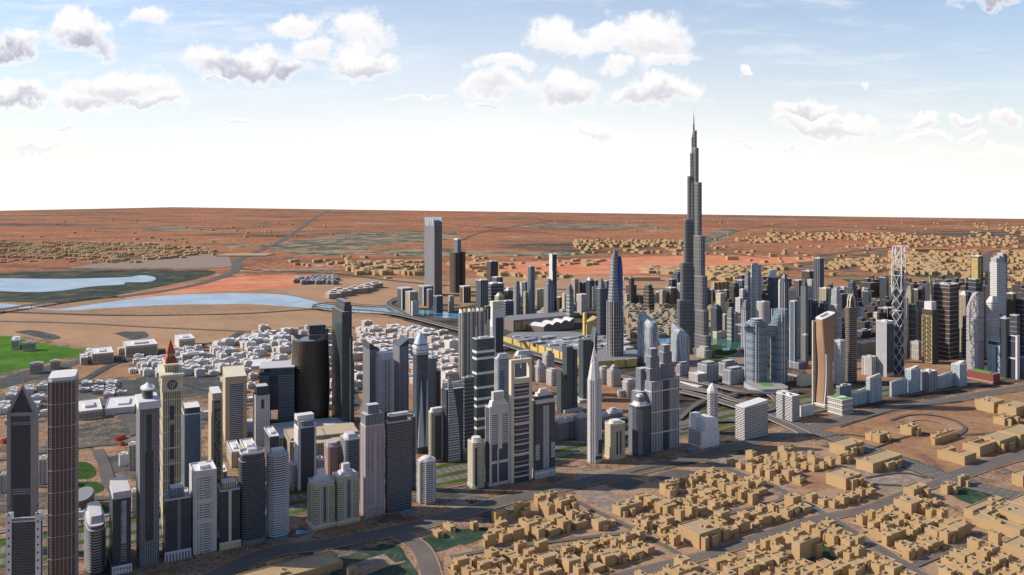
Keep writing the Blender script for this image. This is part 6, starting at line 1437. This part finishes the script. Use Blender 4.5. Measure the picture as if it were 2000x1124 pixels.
# ---------------------------------------------------------------- the thousands of far sand coloured houses: one mass
MATS['villa'] = None
def villa_mat(name, c1, c2):
    m, t, b = newmat(name); uvn = t.node('ShaderNodeUVMap'); s = t.node('ShaderNodeSeparateXYZ'); t.l.new(uvn.outputs[0], s.inputs[0])
    u = t.m('DIVIDE', s.outputs[0], 2.6); wn = t.node('ShaderNodeTexWhiteNoise', noise_dimensions='1D'); t.l.new(t.m('FLOOR', u), wn.inputs['W'])
    line = t.m('LESS_THAN', t.m('FRACT', u), .12)
    P = t.node('ShaderNodeNewGeometry').outputs['Position']; n = t.noise(P, .05, 5, .6)
    oi = t.node('ShaderNodeObjectInfo')
    c = t.mix(n, c1, c2); c = t.mix(t.m('MULTIPLY', line, .35), c, (.20, .135, .07)); c = t.mix(t.m('MULTIPLY', wn.outputs[0], .22), c, (.36, .255, .14))
    c = t.mix(t.m('MULTIPLY', oi.outputs['Random'], .3), c, (.60, .46, .30))
    t.l.new(c, b.inputs['Base Color']); b.inputs['Roughness'].default_value = .85; b.inputs['Specular IOR Level'].default_value = .15; MATS[name] = m
villa_mat('villa', (.52, .355, .185), (.45, .305, .15)); villa_mat('villa_roof', (.46, .35, .215), (.41, .31, .19))
MATS['villa_roof'] = patch_mat('villa_roof', [(.3, (.36, .27, .165)), (.5, (.44, .33, .205)), (.7, (.50, .385, .25))], .05, .3)
r = random.Random(12); mb = MB()
def cluster(x0, x1, y0, y1, n, w0=16, w1=34, h0=9, h1=18, gapp=.0):
    k = 0
    while k < n:
        px = r.uniform(x0, x1); a_, b2 = y0(px) if callable(y0) else y0, y1(px) if callable(y1) else y1
        if b2 <= a_: continue
        Ya, Yb = G(0, b2)[1], G(0, a_)[1]; Y_ = math.sqrt(r.uniform(Ya*Ya, Yb*Yb)); X_ = (px-1000)/FPX*Y_; k += 1
        if noise_gap(X_, Y_): continue
        w_, d_, h = r.uniform(w0, w1)/2, r.uniform(w0, w1)/2, r.uniform(h0, h1); an = R(A0+r.choice((0, 0, 0, 90, 8))); c_, s_ = math.cos(an), math.sin(an)
        mb.prism([(X_+x*c_-y*s_, Y_+x*s_+y*c_) for x, y in ((-w_, -d_), (w_, -d_), (w_, d_), (-w_, d_))], 0, h)
from mathutils import noise as mn
def noise_gap(x, y): return mn.noise(Vector((x*.004, y*.004, 1))) < -.12
cluster(-20, 330, lambda p: 472+p*.02, lambda p: 508-p*.02, 1500, 20, 48, 10, 22)
cluster(200, 420, lambda p: 484, lambda p: 514-(p-200)*.06, 420, 20, 52, 10, 22)
cluster(0, 300, 500, 514, 60, 20, 60)
cluster(680, 830, lambda p: 514, lambda p: 538, 200, 26, 60, 14, 30)
cluster(560, 700, 508, 522, 26, 24, 60, 12, 24)
cluster(905, 1000, 516, 526, 30, 30, 60, 14, 30)
cluster(900, 1010, 500, 506, 20, 30, 60)
cluster(1122, 1340, 472, 484, 420, 22, 50, 16, 30)
cluster(1110, 1400, 486, 500, 60, 24, 60, 12, 26)
cluster(1100, 1180, 505, 520, 40, 24, 60)
cluster(1260, 1340, 524, 535, 40, 30, 90, 12, 26)
cluster(1380, 1530, 524, 548, 320, 22, 52, 12, 28)
cluster(1440, 1540, 465, 475, 90, 22, 50, 12, 24)
cluster(1500, 1780, 456, 470, 220, 22, 60, 12, 26)
cluster(1600, 1760, lambda p: 505+(1760-p)*.03, lambda p: 530, 300, 20, 44, 12, 24)
cluster(1740, 1910, lambda p: 492, lambda p: 538, 900, 20, 46, 12, 26)
cluster(1700, 1990, 462, 484, 300, 20, 50, 12, 24)
cluster(1960, 2060, 492, 570, 520, 20, 46, 12, 26)
cluster(1880, 1960, 540, 560, 60, 20, 50, 12, 26)
cluster(1900, 2060, 440, 460, 90, 24, 60, 12, 24)
cluster(940, 1110, 535, 548, 26, 30, 60, 12, 26)
for q_ in ((100,600,430,455,20),(500,1300,430,470,40),(1350,2000,436,470,60),(620,1100,500,545,50),(1380,1760,480,560,70),(0,560,455,475,30)): cluster(q_[0], q_[1], q_[2], q_[3], q_[4], 20, 46, 10, 20)
for (px, py, a_, b2, h) in ((1260, 548, 180, 60, 22), (1230, 547, 80, 50, 20), (1430, 508, 90, 60, 30), (1820, 492, 330, 50, 26), (1510, 502, 60, 40, 30), (480, 499, 420, 260, 8), (1500, 552, 200, 50, 18), (940, 527, 130, 60, 26)):
    X_, Y_ = G(px, py); mb.prism([(X_+x, Y_+y) for x, y in rect(a_, b2)], 0, h)
mb.build('far_houses', ['villa', 'villa_roof'], kind='stuff')
X_, Y_ = G(1492, 541)
# ================================================================ houses near the camera
def onroad(x, y, pad):
    for pts, hw in RD:
        for i in range(0, len(pts)-1):
            ax, ay = pts[i][:2]; bx, by = pts[i+1][:2]; dx, dy = bx-ax, by-ay; L2 = dx*dx+dy*dy or 1
            k = max(0, min(1, ((x-ax)*dx+(y-ay)*dy)/L2)); ex, ey = ax+k*dx-x, ay+k*dy-y
            if ex*ex+ey*ey < (hw+pad)**2: return True
    return False
def inpoly(x, y, P):
    c = False; n = len(P)
    for i in range(n):
        x1, y1 = P[i]; x2, y2 = P[i-1]
        if (y1 > y) != (y2 > y) and x < (x2-x1)*(y-y1)/(y2-y1)+x1: c = not c
    return c
def parapet_box(mb, x0, x1, y0, y1, z0, z1, w=.6, ph=1.1):
    mb.box(x0, x1, y0, y1, z0, z1-ph, 0, 1)
    for (a, b, c_, d) in ((x0, x1, y0, y0+w), (x0, x1, y1-w, y1), (x0, x0+w, y0+w, y1-w), (x1-w, x1, y0+w, y1-w)): mb.box(a, b, c_, d, z1-ph, z1, 0, 0)
def villa(x, y, rz, w, d, h, r, label, group='sand coloured houses by the coast road', kind=None, cat='house', name='house'):
    root = empty(name, (x, y, 0), rz, label, cat, group); kind = kind if kind is not None else r.choice((0, 0, 1, 1, 2, 3, 4))
    mb = MB(); parapet_box(mb, -w/2, w/2, -d/2, d/2, 0, h)
    mb.build('body', ['villa', 'villa_roof'], root)
    def add(nm, *q): m2 = MB(); parapet_box(m2, *q); m2.build(nm, ['villa', 'villa_roof'], root)
    if kind in (1, 3): add('wing', -w/2-w*r.uniform(.2, .4), -w/2-.02, -d/2+d*.1, d*r.uniform(.0, .3), 0, h*r.uniform(.55, .9))
    if kind in (2, 3): add('wing', w*r.uniform(-.4, -.1), w*r.uniform(.1, .4), -d/2-d*r.uniform(.15, .35), -d/2-.02, 0, h*r.uniform(.5, .85))
    if kind == 4: add('wing', w/2+.02, w/2+w*r.uniform(.2, .4), -d*.3, d*.4, 0, h*.7)
    if r.random() < .75: m2 = MB(); sx_, sy_ = r.uniform(-.3, .2)*w, r.uniform(-.2, .25)*d; m2.box(sx_, sx_+min(5, w*.25), sy_, sy_+min(5, d*.25), h-1.3, h+2.2, 0, 1); m2.build('stair_tower', ['villa', 'villa_roof'], root)
    if r.random() < .7:
        X0, X1, Y0, Y1 = -w/2-w*.42-1.5, w/2+w*.42+1.5, -d/2-d*.38-1, d/2+2.5; m2 = MB(); H_ = 2.3
        for q in ((X0, X1, Y0, Y0+.4), (X0, X0+.4, Y0+.4, Y1), (X1-.4, X1, Y0+.4, Y1), (X0+.4, X1-.4, Y1-.4, Y1)): m2.box(*q, 0, H_)
        m2.build('yard_wall', 'villa', root)
        if r.random() < .7: m2 = MB(); q = r.choice(((X0+.4, X0+5, Y0+.4, Y0+6), (X1-6, X1-.4, Y0+.4, Y0+4.4))); m2.box(*q, 0, r.uniform(3, 5), 0, 1); m2.build('outbuilding', ['villa', 'villa_roof'], root)
    SOLID.append((x, y, max(w, d)*.55)); return root
size_w = lambda h: 'low' if h < 10.5 else 'mid height' if h < 14 else 'tall'
# large blocks first
BIG = [((1613,1652,1683),958,935,'longest warehouse sized sand coloured block beside the back street',.6),((1672,1705,1762),925,906,'wide comb shaped sand coloured block beside the main road',.9),((1620,1650,1688),892,873,'sand coloured school block with two flat roofs by the main road',.8),((1634,1642,1668),908,892,'long thin sand coloured wing by the main road',.5),
 ((1831,1884,1907),910,892,'courtyard block at the crossroads corner',.9),((1880,1914,1946),893,873,'second courtyard block up the cross road',.9),((1912,1953,1985),884,862,'third long block up the cross road',.8),((1951,1993,2030),874,850,'fourth block up the cross road, at the right edge',.8),
 ((1819,1826,1870),870,858,'long low block with courtyard in the open dirt lot',.4),((1817,1828,1862),862,850,'low wing behind the long low block in the dirt lot',.5),((1904,1941,1962),808,787,'broad sand coloured compound far up the right road',.9),((1950,1985,2010),818,797,'sand coloured shed row beyond the broad compound',.6),((1940,1962,1985),832,818,'small sand coloured sheds on the far dirt lot',.6),
 ((1758,1780,1796),853,835,'sand coloured workshop in the middle of the dirt lot',.7),((1690,1702,1716),862,848,'pair of little sand coloured houses on the dirt lot',.7),((1700,1718,1738),866,850,'clustered sand coloured house on the dirt lot',.8),((1976,1998,2030),952,930,'sand coloured block over the far side of the main road, right edge',.8),
 ((1871,1876,1893),952,934,'upright lone sand coloured cube at the crossroads',.8),((1837,1850,1868),967,950,'rounded sand coloured pavilion near the crossroads',.8),((1897,1985,2030),1012,1005,'x',.3),
 ((1745,1780,1805),1006,985,'sand coloured block of three steps by the back street',.8),((1764,1785,1812),980,957,'tall sand coloured double block near the crossroads',.7),
 ((1882,1900,1960),1016,998,'long diagonal sand coloured shed, upper of three',.3),((1908,1928,1972),1018,1002,'long diagonal sand coloured shed, middle of three',.4),((1898,1992,2006),1056,1036,'very long sand coloured warehouse at the right edge',.8),((1958,2010,2040),1100,1078,'sand coloured warehouse below the very long one',.8),((1935,2010,2040),1030,1013,'sand coloured hall above the very long warehouse',.8),((1968,2010,2040),1006,990,'sand coloured hall by the main road at the right edge',.8),
 ((1430,1450,1506),0,0,'',0),
 ((1324,1366,1408),1074,1044,'largest sand coloured house in the middle with a wide flat roof',.8),((1196,1212,1255),1010,992,'sand coloured slab by the small diagonal street',.4),((1288,1300,1326),969,948,'sand coloured block on the edge of the paved lot',.8),((1003,1004,1036),1014,988,'square sand coloured block at the left end of the villas',.9),((1052,1072,1084),1014,990,'second square sand coloured block from the left end',.9),
 ((1088,1096,1126),1008,980,'third sand coloured block from the left end with low shed',.9),((1546,1562,1600),1098,1062,'x2',.8)]
def bigv(q3, yb, yt, lb, ratio, r):
    t = T('large_house', lb, (*q3, yb, yt), 'house', 34, ratio, 'large sand coloured blocks'); mb = MB(); parapet_box(mb, -t.a/2, t.a/2, -t.b/2, t.b/2, 0, t.h, 1.0, 1.3); t.part('body', mb, ['villa', 'villa_roof'])
    if 'courtyard' in lb:
        t.root.children[0].data.name = 'body'; o = t.root.children[0]; bpy.data.objects.remove(o)
        for x0, x1, y0, y1 in ((-.5, -.22, -.5, .5), (-.2199, .5, -.5, -.1), (-.2199, .5, .25, .5)): mb = MB(); parapet_box(mb, x0*t.a, x1*t.a, y0*t.b, y1*t.b, 0, t.h, 1.0, 1.3); t.part('courtyard_wing', mb, ['villa', 'villa_roof'])
        return
    for k in range(r.randint(1, 4)):
        x0 = r.uniform(-.45, .25)*t.a; y0 = r.uniform(-.4, .2)*t.b; s_ = r.uniform(4, 9); mb = MB(); mb.box(x0, x0+s_, y0, y0+s_, t.h-1.4, t.h+r.uniform(1, 3), 0, 1); t.part('roof_box', mb, ['villa', 'villa_roof'])
    if t.a > 30:
        for k in range(r.randint(1, 3)):
            x0 = r.uniform(-.5, .2)*t.a; w_ = r.uniform(.12, .3)*t.a; mb = MB(); parapet_box(mb, x0, x0+w_, -t.b/2-r.uniform(6, 12), -t.b/2-.02, 0, t.h*r.uniform(.6, .95)); t.part('wing', mb, ['villa', 'villa_roof'])
rb = random.Random(3)
for q3, yb, yt, lb, ratio in BIG:
    if yb == 0: continue
    if lb == 'x': continue
    if lb == 'x2': lb = 'sand coloured mansion beside the little park at the bottom'
    bigv(q3, yb, yt, lb, ratio, rb)
bigv((462, 480, 670), 1163, 1147, 'long flat sand coloured hall cut by the bottom edge', 1.0, rb)
for q3, yb, yt, lb in (((518, 522, 552), 1109, 1102, 'low sand coloured box behind the long flat hall'), ((612, 616, 642), 1092, 1082, 'small sand coloured box at the far end of the long flat hall'), ((676, 680, 698), 1128, 1112, 'little sand coloured house by the side road'), ((845, 855, 865), 1052, 1040, 'lone sand coloured house in the dark green park, left'), ((865, 880, 888), 1040, 1030, 'long small house in the dark green park, middle'), ((918, 924, 934), 1037, 1022, 'upright sand coloured house in the dark green park, right'), ((960, 968, 992), 1024, 1002, 'sand coloured house pair beside the coast road bend')):
    t = T('house', lb, (*q3, yb, yt), 'house', 33, .9); mb = MB(); parapet_box(mb, -t.a/2, t.a/2, -t.b/2, t.b/2, 0, t.h); t.part('body', mb, ['villa', 'villa_roof'])
    m2 = MB(); parapet_box(m2, t.a*.05, t.a*.4, -t.b/2-4, -t.b/2-.02, 0, t.h*.7); t.part('wing', m2, ['villa', 'villa_roof'])
# rows of villas
AREA = [(880,1200),(872,1120),(876,1085),(925,1075),(960,1040),(1000,1008),(1060,975),(1108,978),(1160,1010),(1206,1015),(1230,985),(1270,965),(1330,945),(1400,925),(1440,900),(1500,895),(1560,880),(1600,905),(1640,915),(1660,935),(1720,965),(1760,978),(1850,945),(1920,975),(2010,1000),(2060,1020),(2160,1200)]
AP = [G(*p) for p in AREA]
HOLE = [[G(*p) for p in h] for h in ([(1180,950),(1235,935),(1310,940),(1290,975),(1220,985)], [(1560,1085),(1600,1070),(1640,1080),(1600,1112)], [(1560,925),(1640,915),(1700,960),(1640,985),(1560,965)], [(850,940),(905,935)  ,(905,942)])]
ca, sa_ = math.cos(R(A0)), math.sin(R(A0)); rv = random.Random(21); VL = []
import itertools
u = -900; row = 0
while u < 2600:
    v = -1400; col_ = 0
    while v < 2600:
        w_, d_ = rv.uniform(10, 23), rv.uniform(10, 19)
        uu, vv_ = u+rv.uniform(-3, 3), v+rv.uniform(-2, 2); x, y = uu*ca-vv_*sa_, uu*sa_+vv_*ca; v += 25 if col_ % 2 else 20.5; col_ += 1
        if y < 1090 or y > 2400 or not inpoly(x, y, AP) or any(inpoly(x, y, h) for h in HOLE): continue
        if onroad(x, y, max(w_, d_)*.62+1) or rv.random() < .05: continue
        if any((x-s_[0])**2+(y-s_[1])**2 < (s_[2]+max(w_, d_)*.62)**2 for s_ in SOLID): continue
        VL.append((x, y, w_, d_, rv.choice((8, 10, 11, 12, 13, 15, 17, 19)), row, col_)); 
    row += 1; u += 24 if row % 3 else 31
VL.sort(key=lambda p: p[1])
MARKS = [((845,1090),'the side road'),((1010,985),'the coast road'),((1230,940),'the dark car park'),((1210,985),'the stony paved lot'),((1366,900),'the top of the diagonal street'),((1330,1035),'the small curved lane'),((1600,1090),'the small dark green park'),((1640,1000),'the back street'),((1400,1078),'the lower end of the back street'),((1510,952),'the middle of the diagonal street'),((1702,1066),'the lower diagonal street'),((1850,950),'the crossroads'),((1900,1040),'the long sheds'),((1960,1100),'the bottom right corner'),((1100,1110),'the bottom edge'),((1366,1060),'the largest flat roof'),((1150,1040),'the small diagonal lane'),((1740,1100),'the bottom of the diagonal street'),((960,1070),'the left end of the villas'),((1530,900),'the open dirt above the villas')]
MK = [(*G(*p), s_) for p, s_ in MARKS]; seen = {}
def visible(x, y):
    px, py = 1000+x/y*FPX, HOR+CAMH/y*FPX
    return -5 < px < 2005 and py < 1142
VIS = [v for v in VL if visible(v[0], v[1])][:262]; vid = {id(v) for v in VIS}
DESC = {}
for v_ in VIS:
    x, y, w_, d_, h = v_[:5]; k = min(MK, key=lambda m_: (m_[0]-x)**2+(m_[1]-y)**2); ds = math.hypot(k[0]-x, k[1]-y)
    shp = 'narrow' if w_ < 16 else 'broad' if w_ > 21 else 'square'
    DESC.setdefault((size_w(h), shp, k[2]), []).append((ds, v_))
mrest = MB()
for (sz, shp, mk), L in DESC.items():
    L.sort(key=lambda p: p[0])
    for i, (ds, v_) in enumerate(L):
        x, y, w_, d_, h = v_[:5]
        lb = f'{sz} {shp} sandy house' + (f', {ORD[min(i, 16)]} such to {mk}' if len(L) > 1 else f', only one near {mk}')
        villa(x, y, R(A0+rv.choice((0, 0, 0, 90, 4, -5))), w_, d_, h, rv, lb)
for v_ in VL:
    if id(v_) in vid: continue
    x, y, w_, d_, h = v_[:5]
    if not visible(x, y) and y > 1400: continue
    mrest.prism([(x+a_*ca-b2*sa_, y+a_*sa_+b2*ca) for a_, b2 in rect(w_, d_)], 0, h)
    mrest.prism([(x+a_*ca-b2*sa_, y+a_*sa_+b2*ca) for a_, b2 in rect(w_*.4, d_*.4)], h-.2, h+2)
if mrest.v: mrest.build('houses', ['villa', 'villa_roof'], kind='stuff')
print('VILLAS', len(VL), len(VIS))

# ---------------------------------------------------------------- the white quarter on the left
rw = random.Random(5)
def white_house(x, y, rz, w, d, h, style, label, group, r):
    root = empty('white_house', (x, y, 0), rz, label, 'house', group); rf = 'roofw'
    MB().box(-w/2, w/2, -d/2, d/2, 0, h, 0, 1).build('body', [style, rf], root)
    mb = MB(); t_ = .7
    for (a, b, c_, d2) in ((-w/2-.3, w/2+.3, -d/2-.3, -d/2+t_), (-w/2-.3, w/2+.3, d/2-t_, d/2+.3), (-w/2-.3, -w/2+t_, -d/2+t_, d/2-t_), (w/2-t_, w/2+.3, -d/2+t_, d/2-t_)): mb.box(a, b, c_, d2, h-.4, h+1.2)
    mb.build('parapet', rf, root)
    MB().box(-w*.3, w*r.uniform(-.05, .2), -d*.1, d*.35, h, h+r.uniform(2.5, 4.5), 0, 1).build('roof_room', ['offw' if style == 'house' else style, rf], root)
    if r.random() < .6: MB().box(w/2, w/2+w*.3, -d*.4, d*.2, 0, h*.6, 0, 1).build('wing', [style, rf], root)
WM = [((450,655),'the last pink row'),((580,655),'the slab top'),((300,720),'the belvedere roof'),((500,665),'the far sand edge'),((540,655),'the sand edge bend'),((660,670),'the plain slab'),((820,640),'the motorway curve'),((740,700),'the left slant roof'),((880,720),'the sail tower'),((780,720),'the right slant roof'),((610,720),'the bronze tower foot'),((15,780),'the far left edge'),((60,772),'the triangular roof tip'),((50,810),'the triangular tower shoulder'),((85,760),'the brown tower top'),((200,775),'the grey avenue'),((165,790),'the brown tower side'),((60,650),"the lawn blocks"),((190,700),"the lawn road"),((300,690),'the long white terraces'),((360,690),"the open sand corner"),((330,720),'the clock tower'),((440,690),'the white quarter centre'),((480,720),"the slab's roof wing"),((540,690),'the twisting bronze tower'),((600,680),"the plain dark slab"),((720,650),'the elevated motorway'),((800,660),'the ice blue pointed tower'),((860,700),'the white warehouse'),((700,700),"the stepped glass tower"),((760,690),'the slant roofed towers'),((80,790),'the triangular tower'),((190,760),'the mauve brown tower'),((240,790),'the belvedere tower'),((170,830),'the orange sheds'),((430,770),'the tan recessed tower'),((520,700),'the striped slab'),((620,760),"the sand lot"),((400,720),"the rosette tower")]
WK = [(*G(*p), s_) for p, s_ in WM]
def wcluster(poly, pitch, w0, w1, h0, h1, style, rot, keep=.85):
    P = [G(*p) for p in poly]; c_, s_ = math.cos(R(rot)), math.sin(R(rot)); xs = [p[0]*c_+p[1]*s_ for p in P]; ys = [-p[0]*s_+p[1]*c_ for p in P]; out = []
    u = min(xs)
    while u < max(xs):
        v = min(ys)
        while v < max(ys):
            uu, vv_ = u+rw.uniform(-3, 3), v+rw.uniform(-3, 3); x, y = uu*c_-vv_*s_, uu*s_+vv_*c_; w_, d_ = rw.uniform(w0, w1), rw.uniform(w0, w1)*.8; v += pitch
            if not inpoly(x, y, P) or rw.random() > keep or onroad(x, y, w_*.55): continue
            if any((x-q[0])**2+(y-q[1])**2 < (q[2]+w_*.5)**2 for q in SOLID): continue
            out.append((x, y, w_, d_, rw.uniform(h0, h1), style, rot)); SOLID.append((x, y, w_*.45))
        u += pitch
    return out
WH = []
for poly, pitch, w0, w1, h0, h1, stl, rot, keep in (
 ([(262,700),(330,700),(335,735),(300,748),(258,728)], 36, 22, 36, 10, 18, 'house', 30, .85),
 ([(320,690),(400,683),(470,695),(560,700),(562,726),(470,722),(400,740),(330,732)], 38, 22, 38, 10, 22, 'house', 32, .74),
 ([(390,670),(480,655),(560,652),(572,690),(500,700),(420,690)], 40, 26, 42, 14, 26, 'house', 32, .72),
 ([(470,640),(560,645),(600,655),(600,700),(560,690),(480,660)], 46, 26, 46, 14, 28, 'pinkw', 32, .7),
 ([(430,740),(480,722),(520,740),(520,760),(440,770)], 38, 20, 32, 8, 14, 'pinkw', 32, .6),
 ([(690,680),(700,655),(760,650),(800,670),(810,710),(740,720),(692,735)], 44, 26, 46, 12, 24, 'pinkw', 32, .72),
 ([(760,632),(800,628),(850,650),(880,668),(860,690),(810,670),(760,650)], 50, 32, 54, 18, 30, 'pinkw', 32, .75),
 ([(700,645),(760,640),(800,655),(760,680),(700,690)], 54, 32, 48, 18, 28, 'pinkw', 32, .7),
 ([(830,690),(895,690),(895,735),(840,740),(825,720)], 40, 24, 40, 10, 20, 'pinkw', 32, .75),
 ([(560,640),(640,640),(640,745),(566,740)], 44, 26, 40, 14, 28, 'pinkw', 32, .7),
 ([(640,690),(700,700),(700,790),(640,790)], 42, 22, 38, 10, 20, 'pinkw', 32, .6),
 ([(0,770),(90,755),(90,822),(0,835)], 34, 20, 30, 8, 14, 'house', 24, .8),
 ([(146,750),(215,745),(262,780),(262,800),(200,790),(146,765)], 32, 20, 32, 8, 13, 'office', 24, .85),
 ([(146,795),(200,792),(205,812),(190,850),(146,845)], 36, 20, 34, 8, 13, 'house', 24, .6),
 ([(430,780),(500,770),(500,800),(432,810)], 36, 20, 34, 8, 14, 'house', 24, .5),
 ([(150,703),(200,690),(262,688),(262,704),(180,710)], 46, 34, 54, 18, 26, 'pinkw', 30, .8),
 ([(900,640),(985,660),(985,690),(900,680)], 48, 26, 44, 10, 20, 'pinkw', 32, .5),
 ([(575,690),(640,690),(650,760),(700,790),(700,830),(560,800)], 46, 24, 38, 10, 18, 'house', 32, .6),
 ([(800,700),(900,700),(900,770),(800,760)], 44, 24, 40, 10, 20, 'pinkw', 32, .6)):
    WH += wcluster(poly, pitch, w0, w1, h0, h1, stl, rot, keep*.84)
print('WHALL', len(WH), len([p for p in WH if visible(p[0], p[1])]))
WH.sort(key=lambda p: p[1]); WH = [p for p in WH if visible(p[0], p[1])][:300]
DW = {}
for p in WH:
    x, y, w_, d_, h, stl, rot = p; k = min(WK, key=lambda m_: (m_[0]-x)**2+(m_[1]-y)**2)
    DW.setdefault(({'house': 'white', 'pinkw': 'pinkish white', 'office': 'white balconied'}[stl], 'small' if w_ < 30 else 'large', 'low' if h < 15 else 'tall', k[2]), []).append((math.hypot(k[0]-x, k[1]-y), p))
for (c_, sz, hh_, mk), L in DW.items():
    L.sort(key=lambda q: q[0])
    for i, (ds, p) in enumerate(L):
        x, y, w_, d_, h, stl, rot = p
        lb = f'{c_} {sz} {hh_} house' + (f', {ORD[min(i, 16)]} such to {mk}' if len(L) > 1 else f' near {mk}')
        white_house(x, y, R(rot+rw.choice((0, 0, 90, 5))), w_, d_, h, stl, lb, 'white houses of the quarter behind the towers', rw)
print('WHITE', len(WH))
for q, lb in (((341,350,381,683,664), 'long white arcaded school by the open sand corner'), ((236,246,308,698,678), 'longest pinkish white terrace beside the green lawn'), ((176,180,222,712,693), 'pinkish white stepped terrace near the lawn edge'), ((153,158,172,714,700), 'pinkish white corner block at the lawn edge'), ((14,22,38,684,666), 'left pale block standing on the green lawn'), ((38,44,70,687,671), 'right pale block standing on the green lawn'), ((54,58,85,731,712), 'pinkish white block below the lawn, left of two'), ((93,98,118,722,707), 'pinkish white block below the lawn, right of two'), ((352,356,400,708,694), 'long white house with dark window row in the white quarter'),
              ((706,712,727,643,629), 'pinkish white cube near the elevated motorway'), ((718,722,746,660,644), 'windowed pinkish white block right of the tallest glass tower'), ((748,753,774,660,644), 'pinkish white block with dark side near the motorway'), ((796,802,822,655,640), 'pinkish white block under the motorway bend'), ((852,858,876,665,648), 'pinkish white block nearest the beige finned tower'), ((860,870,894,752,730), 'white open frame building behind the sail tower'), ((690,696,712,745,733), 'low white balconied row behind the glass tower'), ((148,152,200,822,806), 'white flat hall with windows left of the belvedere tower')):
    t = T('apartment_block', lb, (q[0], q[1], q[2], q[3], q[4]), 'apartment block', 30, .6, 'long pale blocks of the white quarter'); t.body('pinkw' if 'pink' in lb else 'house', roof='roofw'); t.parapet(mat='offw', hgt=1.8); t.rooftop('offw')
    t.panel('F', .04, .96, t.h*.2, t.h*.85, 'offb', .4, 'window_row')
# orange sheds and the crescent stand
for q, lb in (((222, 228, 246, 862, 856), 'bright red open shed on the dirt, longer one'), ((232, 236, 244, 872, 866), 'bright red open shed on the dirt, shorter one'), ((0, 6, 18, 868, 860), 'red shed at the left edge')):
    t = T('shed', lb, q, 'shed', 70, .5); t.body('redm', roof='redm'); t.block('ridge', 1.05, .3, t.h, t.h+1.5, ['redm', 'redm'])
